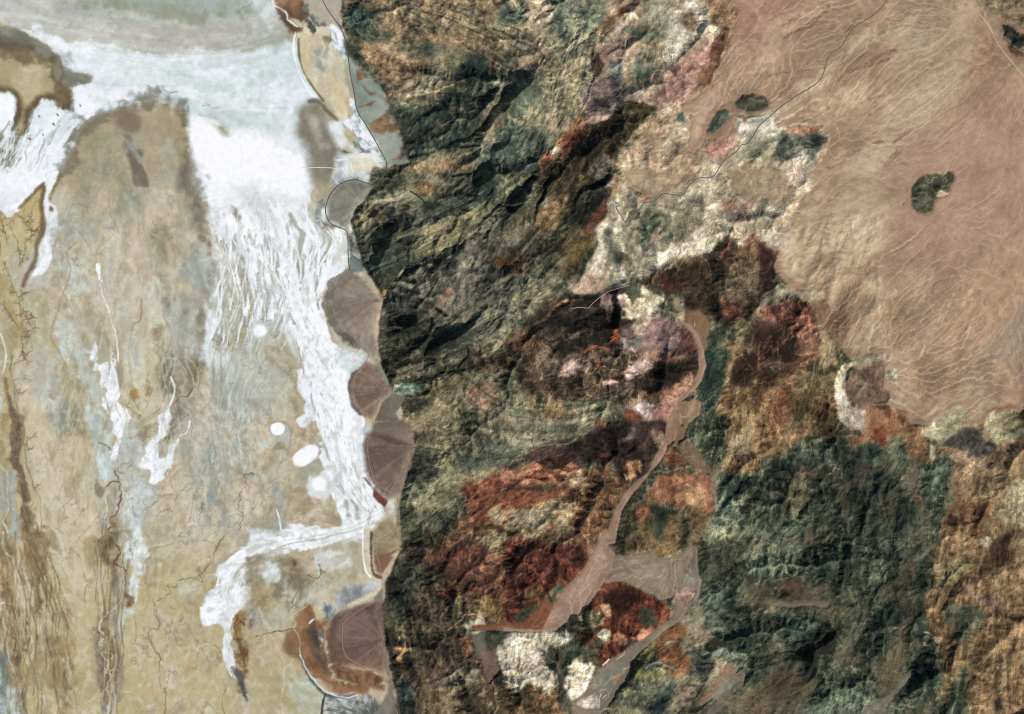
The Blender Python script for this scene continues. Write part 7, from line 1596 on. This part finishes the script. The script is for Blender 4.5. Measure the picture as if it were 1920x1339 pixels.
def make_heights():
    can = np.zeros((H, W), bool)
    for ln in CANYONS:
        for x, y in wander(ln, 2.5, 40):
            j, i = int((x - X0) / STEP), int((y - Y0) / STEP)
            if 0 <= i < H and 0 <= j < W:
                can[i, j] = True
    base = base_levels()
    up = UPL
    K0 = np.exp(0.55 * LC + 0.22 * LM)
    hz = None
    sizes = [(H // 6, W // 6, 60, 1.6), (H // 3, W // 3, 9, 1.0), (2 * H // 3, 2 * W // 3, 6, 0.7), (H, W, 2, 0.8)]
    ext = (gx[-1] - gx[0]) * M_PX
    for lv, (h_, w_, its, dt) in enumerate(sizes):
        dx = ext / (w_ - 1)
        u = resize_near(up, h_, w_)
        m = u > 0.2
        ci, cj = np.nonzero(can)
        m[np.minimum(ci * h_ // H, h_ - 1), np.minimum(cj * w_ // W, w_ - 1)] = False
        b = lerp_up(base, h_, w_)
        K = lerp_up(K0, h_, w_)
        if hz is None:
            cost = dx * 0.25 * u * np.exp(0.5 * fbm(h_, w_, 6, 3))
            hz = flood(b, m, 0.02, cost.astype(np.float32))
        else:
            hz = np.where(m, lerp_up(hz, h_, w_) + (9, 6, 3, 1.2)[lv] * u * fbm(h_, w_, 7, 3), b)
            hz = flood(hz, m, 0.02)
        hz, area = erode(hz, m, ((21.0, 16.0, 15.0, 15.0)[lv] * u).astype(np.float32), K, its, dx, dt)
    z = lerp_up(hz, H, W)
    inner = blur((blur((up > 0.2).astype(np.float32), 4, 1) > 0.98).astype(np.float32), 3, 1)
    J, I = np.meshgrid(np.arange(W), np.arange(H))
    wx = 1.6 * vnoise(H, W, 16) + 0.5 * vnoise(H, W, 5); wy = 1.6 * vnoise(H, W, 16) + 0.5 * vnoise(H, W, 5)
    fi, fj = np.clip(I + wy * inner, 0, H - 2), np.clip(J + wx * inner, 0, W - 2)
    ii, jj = fi.astype(int), fj.astype(int)
    fi, fj = fi - ii, fj - jj
    z = ((z[ii, jj] * (1 - fj) + z[ii, jj + 1] * fj) * (1 - fi) + (z[ii + 1, jj] * (1 - fj) + z[ii + 1, jj + 1] * fj) * fi).astype(np.float32)
    mm = blur((up > 0.2).astype(np.float32), 1, 1)
    z = base + (z - base) * mm * 0.78
    uu = blur(up, 2, 1)
    cut = np.exp(-((LM + 0.5 * NM) / 0.10) ** 2) * sstep(-0.2, 1.0, NB + 0.4 * LC)      # narrow clefts along the strata
    z = z + np.sqrt(uu) * (3.0 * LF + 1.5 * LM + 1.6 * NF + 2.0 * LC - 2.0 * np.abs(FA) - 3.0 * np.abs(FB) + 0.5 * WN - 5.0 * cut) * inner
    flat = 1 - mm
    ud = blur(np.where(up > 0.2, 0, up), 16, 2)
    z = z + flat * sstep(0.01, 0.12, ud) * ud * (20 * LC + 20 * LM + 8 * LF - 130 * np.abs(FA) + 60)
    calm = 1 - 0.8 * np.exp(-(((PX - 1800) / 230) ** 2 + ((PY - 340) / 210) ** 2))
    z = z + flat * calm * sstep(1050, 1300, PX) * (0.5 * LF - 1.5 * np.abs(FB) - 1.0 * np.abs(FA))
    z = z + flat * (CONE + (PX > 760) * sstep(760, 1300, PX) * (1.5 * LM + 2.0 * LC + 0.3 * NF) + 0.15 * LM)
    return z.astype(np.float32), lerp_up(np.log1p(area / 1000.0).astype(np.float32), H, W)


Z, AREA = make_heights()


def open_ground_drainage():
    """Small washes and creeks on the open gravel and mud, from the lie of the land."""
    h_, w_ = 2 * H // 3, 2 * W // 3
    dx = (gx[-1] - gx[0]) * M_PX / (w_ - 1)
    x = lerp_up(PX, h_, w_); y = lerp_up(PY, h_, w_)
    m = resize_near(UPL, h_, w_) <= 0.2
    g0 = lerp_up(base_levels(), h_, w_)
    va = 1 - sstep(600, 760, x)
    z0 = np.where(va > 0.5, (1400 - y) * 0.16, g0 * 1.0)
    z0 = z0 + va * (2.2 * lerp_up(LM, h_, w_) + 1.6 * fbm(h_, w_, 9, 4)) + (1 - va) * (0.9 * lerp_up(LM, h_, w_) + 0.7 * fbm(h_, w_, 6, 3) + 0.6 * lerp_up(LC, h_, w_))
    z0 = np.where(m, z0, np.where(x < 850, 3000.0, g0 - 15)).astype(np.float32)
    z0[-2:] = np.where(x[-2:] < 760, -5, z0[-2:])
    m[-2:] = False
    z0 = flood(z0, m, 0.004)
    one = np.ones((h_, w_), np.float32)
    z1, ar = erode(z0, m, one * 0.0, one * 0.12, 4, dx, 0.6)
    return lerp_up((z1 - blur(z1, 4, 1)) * m, H, W), lerp_up((np.log10(ar / (dx * dx)) * m).astype(np.float32), H, W)


CH_Z, CH_A = open_ground_drainage()

# the colours once more, now that the slopes are known: streaks run downhill, crests and gullies differ
zs1 = blur(Z, 1, 1)
sy_, sx_ = np.gradient(zs1)
GC0, GS0 = GC, GS
GC = sx_ ** 2 - sy_ ** 2
GS = 2 * sx_ * sy_
GC, GS = blur(GC, 2, 1), blur(GS, 2, 1)
DS = lic(H, W, WN + 0.6 * vnoise(H, W, 3), 3, 0.25)
GC, GS = GC0, GS0
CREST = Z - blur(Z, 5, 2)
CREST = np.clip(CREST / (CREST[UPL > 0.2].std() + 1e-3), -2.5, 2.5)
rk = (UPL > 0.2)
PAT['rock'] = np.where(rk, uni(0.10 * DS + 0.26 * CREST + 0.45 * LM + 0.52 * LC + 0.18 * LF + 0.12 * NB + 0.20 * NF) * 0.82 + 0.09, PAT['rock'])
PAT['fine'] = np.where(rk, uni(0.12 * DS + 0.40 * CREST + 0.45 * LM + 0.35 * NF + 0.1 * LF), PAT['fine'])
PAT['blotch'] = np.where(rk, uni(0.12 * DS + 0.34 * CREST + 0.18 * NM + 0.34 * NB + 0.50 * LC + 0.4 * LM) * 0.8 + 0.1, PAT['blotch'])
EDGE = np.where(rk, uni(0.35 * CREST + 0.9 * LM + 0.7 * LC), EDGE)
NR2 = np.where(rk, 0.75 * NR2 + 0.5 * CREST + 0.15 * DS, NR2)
UP0, REG0 = UPL.copy(), REG.copy()
west = int((600 - X0) / STEP)
flat_west = RGB[:, :west].copy()              # no rock there, nothing changes
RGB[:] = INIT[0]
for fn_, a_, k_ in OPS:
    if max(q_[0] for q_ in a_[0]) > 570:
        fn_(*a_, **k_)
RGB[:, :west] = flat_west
UPL, REG = UP0, REG0

Z = Z + np.clip(CH_Z, -6, 6) * (1 - blur((UPL > 0.2).astype(np.float32), 2, 1)) * np.where(PX > 900, 1.6, 0.15)

# gravel swept down the gullies of the dry hills lightens their floors a little; threads of sediment elsewhere
rock = blur((UPL > 0.2).astype(np.float32), 2, 1)
keep_ = np.isin(REG, [r_marsh, r_p0, r_p1, r_p2, r_p3, r_p0h, r_p1h, r_p2h, r_p3h, r_f2f, r_f3f, r_f4w, r_f4g, r_f5r, r_pond, r_f0, r_f1, r_f2, r_f3, r_f4, r_f5, r_f6])
vall = (1 - sstep(620, 760, PX)) * (1 - rock) * ~keep_
plain = sstep(900, 1100, PX) * (1 - rock)


def mix(col, m):
    global RGB
    m = np.clip(m, 0, 1)[..., None]
    RGB = RGB * (1 - m) + np.asarray(col, np.float32) * m


bright = RGB.mean(2) / 255.0
# dark rock here weathers greenish, rust keeps its hue but stays deep
lum = RGB.mean(2)
sat = (RGB[..., 0] - RGB[..., 2]) / (RGB[..., 0] + 1)
dk_ = rock * (1 - 0.9 * sstep(1260, 1330, PX) * (1 - sstep(460, 520, PY))) * (1 - sstep(70, 150, lum)) * (1 - sstep(0.36, 0.56, sat))
RGB *= np.stack([1 - 0.05 * dk_, 1 + 0.05 * dk_, 1 + 0.04 * dk_], -1)
rs_ = rock * sstep(0.42, 0.60, sat)
RGB *= np.stack([1 - 0.15 * rs_, 1 - 0.08 * rs_, 1 + 0.02 * rs_], -1)
RGB *= np.exp(rock * (0.05 * FA + 0.06 * FB + 0.05 * DS + 0.045 * WN))[..., None]
RGB *= (1 + rock * 0.30 * sstep(4.8, 7.5, AREA))[..., None]
RGB *= (1 + rock * THREAD_B * sstep(0.2, 1.5, NB + 0.5 * LM) * 0.42)[..., None]
mix((176, 158, 128), rock * THREAD_B * sstep(0.8, 1.9, NB + 0.5 * LM) * 0.30)
calm = 1 - 0.75 * np.exp(-(((PX - 1800) / 230) ** 2 + ((PY - 340) / 210) ** 2))
mix((192, 174, 146), plain * calm * THREAD_A * sstep(-0.4, 1.2, NB + 0.3 * NM) * 0.22)
mix((120, 94, 74), plain * calm * THREAD_B * sstep(0.2, 1.4, -NB + 0.5 * NM) * 0.25)
mix((196, 178, 150), plain * calm * THREAD_B * sstep(0.2, 1.3, NM + 0.4 * NB) * 0.22)
RGB *= np.exp(plain * calm * (0.015 * LF + 0.03 * LM))[..., None]
# active washes are pale, the old gravel between them carries dark desert varnish
mix((198, 180, 152), plain * sstep(0.55, 1.7, CH_A) * (0.12 + 0.88 * calm) * 0.42)
mix((126, 100, 80), plain * calm * sstep(0.05, 0.8, CH_Z) * 0.36)
wht = sstep(0.80, 0.92, bright)
dry = vall * (1 - wht) * sstep(330, 470, PY) * (0.25 + 0.75 * sstep(0.50, 0.60, bright))
mid_ = sstep(180, 300, PX) * (1 - sstep(540, 640, PX)) * sstep(420, 560, PY) * (1 - sstep(980, 1080, PY))
mix((168, 170, 162), dry * sstep(0.5, 1.8, LC + 0.3 * NM) * 0.34 * (1 - 0.85 * sstep(960, 1100, PY)))
mix((206, 197, 174), dry * sstep(0.5, 1.8, -LC + 0.3 * NM) * 0.40)
mix((178, 158, 112), dry * sstep(0.4, 1.8, FA + 0.4 * LC) * sstep(900, 1080, PY) * 0.35)
mix((146, 122, 88), dry * sstep(0.9, 1.8, FA) * (1 - sstep(120, 260, PX)) * sstep(880, 1020, PY) * 0.55)
mix((150, 130, 98), dry * sstep(0.9, 2.0, LM - 0.3 * LC) * 0.45)
mix((140, 122, 94), vall * sstep(300, 400, PY) * (1 - wht) * THREAD_A * sstep(-0.4, 1.2, NB + 0.4 * NM) * 0.50)
mix((158, 162, 154), vall * sstep(300, 400, PY) * (1 - wht) * THREAD_B * sstep(-0.5, 1.1, -NB + 0.5 * NM) * 0.50)
mix((150, 152, 142), dry * mid_ * THREAD_C * sstep(-0.8, 0.8, NB) * 0.55)
mix((206, 206, 196), dry * mid_ * np.exp(-((NC - 0.6) / 0.14) ** 2) * sstep(-0.5, 1.0, NM) * 0.45)
mix((212, 204, 184), dry * np.exp(-((FA - 0.5) / 0.16) ** 2) * sstep(-0.3, 1.0, NM) * 0.38)
mix((146, 128, 98), dry * sstep(1.2, 2.6, CH_A) * 0.13 * (1 - mid_))
mix((158, 160, 150), dry * mid_ * sstep(1.0, 2.2, CH_A) * 0.36)
mix((206, 200, 182), dry * sstep(0.15, 1.0, CH_Z) * 0.25)
sal = vall * wht * sstep(330, 430, PY)
mix((176, 176, 162), sal * sstep(0.2, 1.2, CH_Z) * 0.40)
mix((252, 252, 254), sal * sstep(0.7, 1.9, CH_A) * 0.8)
mix((180, 180, 168), sal * np.exp(-((FB - 0.7) / 0.24) ** 2) * sstep(-0.5, 0.9, NM + .4 * NB) * 0.35)
mix((250, 251, 253), sal * THREAD_A * 0.6)
mix((224, 228, 227), vall * wht * (1 - sstep(0.975, 0.99, bright)) * sstep(0.0, 1.6, NM + 0.8 * NF) * 0.5)
# less chroma on the valley floor and the gravel plain
g_ = RGB @ np.array((0.3, 0.59, 0.11), np.float32)
k_ = (0.02 * vall + 0.05 * plain)[..., None]
v1_ = vall * (1 - wht)
RGB *= np.stack([1 - 0.01 * v1_, 1 + 0.012 * v1_, 1 + 0.02 * v1_], -1)
RGB *= np.stack([1 + 0.055 * plain, 1 + 0.035 * plain, 1 + 0.025 * plain], -1)
fn_ = np.isin(REG, [r_f3, r_f4, r_f5, r_f6, r_f3f, r_f4g, r_f4w, r_f5r]).astype(np.float32)
RGB *= np.stack([1 - 0.03 * fn_, 1 + 0.03 * fn_, 1 + 0.03 * fn_], -1)
RGB = RGB * (1 - k_) + g_[..., None] * np.array((0.99, 1.01, 1.0), np.float32) * k_
RGB *= (1 + 0.06 * rock * (1 - sstep(110, 170, RGB.mean(2))))[..., None]
mix((106, 88, 68), rock * sstep(1330, 1420, PX) * sstep(820, 900, PY) * (1 - sstep(1720, 1780, PX)) * sstep(0.2, 1.6, 0.7 * LC - 0.6 * NB + 0.3 * LM) * 0.6)
se_ = rock * sstep(1330, 1420, PX) * sstep(560, 640, PY)          # the south-east rock is a shade deeper and less rusty
g_ = RGB.mean(2)
RGB = RGB * (1 - 0.14 * se_[..., None]) + (g_ * 0.12 * se_)[..., None] * 1.0
RGB *= np.stack([1 - 0.07 * se_, 1 - 0.08 * se_, 1 - 0.13 * se_], -1)
lo = np.stack([blur(RGB[..., i], 34, 2) for i in range(3)], -1)
RGB = RGB + (RGB - lo) * ((0.26 * vall * (1 - 0.8 * wht) + 0.10 * rock)[..., None])
RGB *= (1 + 0.016 * NF)[..., None]
RGB = np.clip(RGB, 4, 255)

# ------------------------------------------------------------------ roads and tracks: line, half-width (m), colour, name, label, category
ROADS = [
 (T(1,0,[(480,-150),(495,-20),(530,60),(600,160),(645,230),(670,310),(690,430),(710,570),(735,690),(760,830),(820,930),(890,1050),(960,1180),(980,1225),(972,1275),(940,1340),(890,1385)]) + T(1,1,[(820,30),(740,8),(640,36),(570,100),(530,180),(522,260),(560,335),(640,372),(684,410),(690,560),(695,640),(704,690)]),
  8.5, (92,96,88), 'road', 'dark asphalt road following the shore below the mountain front', 'road', 'asphalt'),
 (T(1,1,[(704,690),(680,730),(620,785),(582,880),(575,980),(620,1080),(700,1160),(820,1285)]) + T(1,2,[(845,-10),(800,70),(745,130),(725,210),(735,290),(780,380),(850,440),(878,500),(860,570),(832,640),(840,740),(870,875),(920,960),(1040,1030),(1060,1060)]) + T(1,3,[(1062,-60),(900,60),(900,120),(925,220),(945,330),(940,420),(900,478)]),
  5.0, (158,132,108), 'gravel_road', 'pale gravel road crossing the brown fans below the asphalt road', 'road', 'track'),
 (T(1,3,[(900,478),(870,500),(760,570),(660,650),(645,730),(650,830),(680,910),(760,960),(850,1000),(940,1040)]),
  7.0, (158,124,98), 'gravel_track', 'tan track looping across the biggest red-brown fan', 'track', 'track'),
 (T(1,3,[(940,1040),(990,1090),(1000,1160),(1020,1250),(1060,1339),(1100,1450)]),
  5.0, (146,128,108), 'gravel_track', 'faint track along the grey apron at the bottom edge', 'track', 'track'),
 (T(3,0,[(990,-140),(900,-10),(830,80),(740,150),(640,210),(590,280),(540,360),(460,420),(430,480),(410,560),(370,620),(300,670),(200,730),(100,800),(30,860),(0,885)]) + T(2,0,[(1850,950),(1810,1020),(1760,1080),(1720,1090),(1680,1140),(1600,1200),(1560,1250),(1520,1310),(1480,1335),(1400,1338)]) + T(2,1,[(1340,40),(1300,90),(1285,125),(1220,125),(1140,115),(1060,175),(990,185),(950,240),(890,280),(850,325),(820,280),(790,240),(780,215),(805,205),(790,185),(765,175),(762,140)]),
  8.0, (108,106,94), 'scenic_drive', 'winding grey paved drive from the tan plain into the cream hills', 'road', 'asphalt'),
 (T(3,0,[(1300,-150),(1440,-10),(1500,40),(1580,120),(1640,200),(1720,350),(1790,440),(1920,600),(2080,790)]),
  7.0, (200,176,142), 'dirt_track', 'pale dirt track across the top right corner of the plain', 'track', 'track'),
 (T(1,0,[(330,1262),(380,1258),(500,1255),(600,1262),(690,1282),(760,1330)]),
  5.0, (226,226,222), 'footpath', 'thin trodden footpath leading out onto the white salt', 'path', 'track'),
 (T(2,1,[(880,800),(740,840),(670,880),(600,940),(570,970),(510,965),(450,975)]),
  5.0, (170,152,126), 'dirt_track', 'cream dirt track winding into the black hills from the cream saddle', 'track', 'track'),
]


def bil(a, x, y):
    fx = np.clip((np.asarray(x) - X0) / STEP, 0, W - 1.001); fy = np.clip((np.asarray(y) - Y0) / STEP, 0, H - 1.001)
    i, j = fy.astype(int), fx.astype(int)
    u_, v_ = fx - j, fy - i
    if a.ndim == 3:
        u_ = u_[..., None]; v_ = v_[..., None]
    return (a[i, j] * (1 - u_) + a[i, j + 1] * u_) * (1 - v_) + (a[i + 1, j] * (1 - u_) + a[i + 1, j + 1] * u_) * v_


# level the ground under every road so that it neither floats nor sinks
ZS = blur(Z, 6, 2)
RD = np.full((H, W), 99.0, np.float32)
LINES = []
for rd in ROADS:
    ln = smooth_line(rd[0], 1.6)
    LINES.append(ln)
    for a_, b_ in zip(ln[:-1], ln[1:]):
        x0, x1, y0, y1 = crop([a_, b_], 9)
        if x1 <= x0 or y1 <= y0:
            continue
        d = np.hypot(PX[y0:y1, x0:x1] - (a_[0] + b_[0]) / 2, PY[y0:y1, x0:x1] - (a_[1] + b_[1]) / 2)
        v = RD[y0:y1, x0:x1]
        np.minimum(v, d, out=v)
wr = 1 - sstep(2.0, 8.0, RD)
Z = Z * (1 - wr) + ZS * wr

# ------------------------------------------------------------------ materials


def node_mat(name, grain, amount, rough, bump, spec=0.12):
    """Sheet colour from the landform survey, broken up by procedural grain and relief."""
    m = bpy.data.materials.new(name)
    m.use_nodes = True
    nt = m.node_tree
    b = next(n for n in nt.nodes if n.type == 'BSDF_PRINCIPLED')
    b.inputs['Roughness'].default_value = rough
    b.inputs['Specular IOR Level'].default_value = spec
    at = nt.nodes.new('ShaderNodeAttribute'); at.attribute_name = 'ground'
    tc = nt.nodes.new('ShaderNodeTexCoord')
    n1 = nt.nodes.new('ShaderNodeTexNoise'); n1.inputs['Scale'].default_value = grain; n1.inputs['Detail'].default_value = 4
    n2 = nt.nodes.new('ShaderNodeTexNoise'); n2.inputs['Scale'].default_value = grain * 0.23; n2.inputs['Detail'].default_value = 3
    for n in (n1, n2):
        nt.links.new(tc.outputs['Object'], n.inputs['Vector'])
    add = nt.nodes.new('ShaderNodeMath'); add.operation = 'ADD'
    nt.links.new(n1.outputs['Fac'], add.inputs[0]); nt.links.new(n2.outputs['Fac'], add.inputs[1])
    mp = nt.nodes.new('ShaderNodeMapRange')
    mp.inputs['From Min'].default_value = 0.6; mp.inputs['From Max'].default_value = 1.4
    mp.inputs['To Min'].default_value = 1 - amount; mp.inputs['To Max'].default_value = 1 + amount
    nt.links.new(add.outputs[0], mp.inputs['Value'])
    mul = nt.nodes.new('ShaderNodeVectorMath'); mul.operation = 'SCALE'
    nt.links.new(at.outputs['Color'], mul.inputs[0]); nt.links.new(mp.outputs['Result'], mul.inputs['Scale'])
    nt.links.new(mul.outputs['Vector'], b.inputs['Base Color'])
    if bump:
        bp = nt.nodes.new('ShaderNodeBump'); bp.inputs['Strength'].default_value = 0.6; bp.inputs['Distance'].default_value = bump
        nt.links.new(n1.outputs['Fac'], bp.inputs['Height'])
        nt.links.new(bp.outputs['Normal'], b.inputs['Normal'])
    return m


MATS = {
    'rock': node_mat('weathered_rock', 0.045, 0.36, 0.95, 8.0),
    'gravel': node_mat('desert_gravel', 0.040, 0.14, 0.95, 2.0),
    'mud': node_mat('dried_mud', 0.035, 0.12, 0.9, 0.6),
    'salt': node_mat('salt_crust', 0.035, 0.07, 0.85, 0.6, 0.2),
    'asphalt': node_mat('asphalt', 0.05, 0.08, 0.9, 0.0),
    'track': node_mat('packed_gravel', 0.05, 0.08, 0.95, 0.0),
}
ALB = np.clip(lin(RGB) / GAIN, 0.004, 0.89).astype(np.float32)
WX = (PX - 960.0) * M_PX
WY = (669.5 - PY) * M_PX


def tag(o, label, cat, group=None, kind=None):
    o['label'] = label
    o['category'] = cat
    if group:
        o['group'] = group
    if kind:
        o['kind'] = kind


def sheet(name, verts, quads, cols, mat):
    me = bpy.data.meshes.new(name)
    me.vertices.add(len(verts)); me.vertices.foreach_set('co', verts.astype(np.float32).ravel())
    n = len(quads)
    me.loops.add(n * 4); me.loops.foreach_set('vertex_index', quads.astype(np.int32).ravel())
    me.polygons.add(n); me.polygons.foreach_set('loop_start', np.arange(0, n * 4, 4, dtype=np.int32))
    me.update(calc_edges=True)
    me.polygons.foreach_set('use_smooth', np.ones(n, bool))
    ca = me.color_attributes.new('ground', 'FLOAT_COLOR', 'POINT')
    ca.data.foreach_set('color', np.concatenate([cols, np.ones((len(cols), 1), np.float32)], 1).astype(np.float32).ravel())
    me.materials.append(mat)
    o = bpy.data.objects.new(name, me)
    COL.objects.link(o)
    return o


# ------------------------------------------------------------------ the landforms, cut from one continuous sheet
allv = np.stack([WX, WY, Z], -1).reshape(-1, 3)
allc = ALB.reshape(-1, 3)
ids = np.arange(H * W).reshape(H, W)
quads = np.stack([ids[1:, :-1], ids[1:, 1:], ids[:-1, 1:], ids[:-1, :-1]], -1).reshape(-1, 4)
# tidy the map of landforms: drop specks along the contacts
qreg = REG[:-1, :-1].copy()
for _ in range(2):
    st = np.stack([qreg, np.roll(qreg, 1, 0), np.roll(qreg, -1, 0), np.roll(qreg, 1, 1), np.roll(qreg, -1, 1)])
    same = (st[1:] == st[0]).sum(0)
    qreg = np.where(same <= 1, np.where(st[1] == st[2], st[1], st[3]), qreg)
qreg = qreg.ravel()
MADE = {}
for k, (name, label, cat, group, kind, mat, part_of) in enumerate(REGIONS):
    q = quads[qreg == k]
    if len(q) == 0:
        continue
    used, inv = np.unique(q.ravel(), return_inverse=True)
    o = sheet(name, allv[used], inv.reshape(-1, 4), allc[used], MATS[mat])
    MADE[k] = o
    if part_of is None:
        tag(o, label, cat, group, kind)
    else:
        o.parent = MADE[part_of]
        if label:
            o['label'] = label

# the same desert carries on beyond the surveyed sheet, more coarsely
EX = 1500.0
ax = np.arange(-EX, 1920 + EX + 1, 16.0); ay = np.arange(-EX, 1339 + EX + 1, 16.0)
AX, AY = np.meshgrid(ax, ay)
fx = np.abs(AX - X0); fx = np.where(fx > (W - 1) * STEP, 2 * (W - 1) * STEP - fx, fx) + X0
fy = np.abs(AY - Y0); fy = np.where(fy > (H - 1) * STEP, 2 * (H - 1) * STEP - fy, fy) + Y0
az_ = bil(ZS, fx, fy)
ac = bil(blur(ALB.mean(2), 3, 1)[..., None] * ALB.mean((0, 1)) / ALB.mean() * 0.35 + ALB * 0.65, fx, fy)
inside = (AX > X0 + 20) & (AX < gx[-1] - 20) & (AY > Y0 + 20) & (AY < gy[-1] - 20)
near = (AX > X0 - 8) & (AX < gx[-1] + 8) & (AY > Y0 - 8) & (AY < gy[-1] + 8)
az_ = np.where(near, az_ - 60, az_)
ai = np.arange(AX.size).reshape(AX.shape)
aq = np.stack([ai[1:, :-1], ai[1:, 1:], ai[:-1, 1:], ai[:-1, :-1]], -1).reshape(-1, 4)
aq = aq[~inside.ravel()[aq].all(1)]
used, inv = np.unique(aq.ravel(), return_inverse=True)
av = np.stack([(AX - 960) * M_PX, (669.5 - AY) * M_PX, az_], -1).reshape(-1, 3)[used]
o = sheet('desert_ground', av, inv.reshape(-1, 4), ac.reshape(-1, 3)[used].astype(np.float32), MATS['gravel'])
tag(o, 'desert ground continuing all around beyond the edges of the picture', 'ground', None, 'structure')

# ------------------------------------------------------------------ roads: low embankments draped on the ground
for rd, ln in zip(ROADS, LINES):
    pts, hw, colr, name, label, cat, mat = rd
    p = np.array(ln)
    t = np.gradient(p, axis=0)
    t /= np.linalg.norm(t, axis=1)[:, None] + 1e-9
    nrm = np.stack([-t[:, 1], t[:, 0]], 1)
    hwp = hw / M_PX
    rows = []
    for off, dz in ((-hwp - .25, -2.5), (-hwp, 2.2), (0, 2.6), (hwp, 2.2), (hwp + .25, -2.5)):
        q = p + nrm * off
        zz = bil(Z, q[:, 0], q[:, 1])
        zc = np.maximum(bil(Z, p[:, 0], p[:, 1]), zz)
        rows.append(np.stack([(q[:, 0] - 960) * M_PX, (669.5 - q[:, 1]) * M_PX, (zc if dz > 0 else zz) + dz], 1))
    v = np.stack(rows, 1).reshape(-1, 3)
    n = len(p); m = 5
    idr = np.arange(n * m).reshape(n, m)
    qd = np.stack([idr[:-1, :-1], idr[1:, :-1], idr[1:, 1:], idr[:-1, 1:]], -1).reshape(-1, 4)
    jit = 1 + 0.05 * np.repeat(np.convolve(rng.standard_normal(n), np.ones(9) / 9, 'same'), m)[:, None] * 2
    cc = np.tile((lin(colr) / GAIN).astype(np.float32), (n * m, 1)) * jit
    e1 = v[qd[0, 1]] - v[qd[0, 0]]; e2 = v[qd[0, 3]] - v[qd[0, 0]]
    if np.cross(e1, e2)[2] < 0:
        qd = qd[:, ::-1]
    o = sheet(name, v, qd, cc, MATS[mat])
    tag(o, label, cat, None, 'structure')
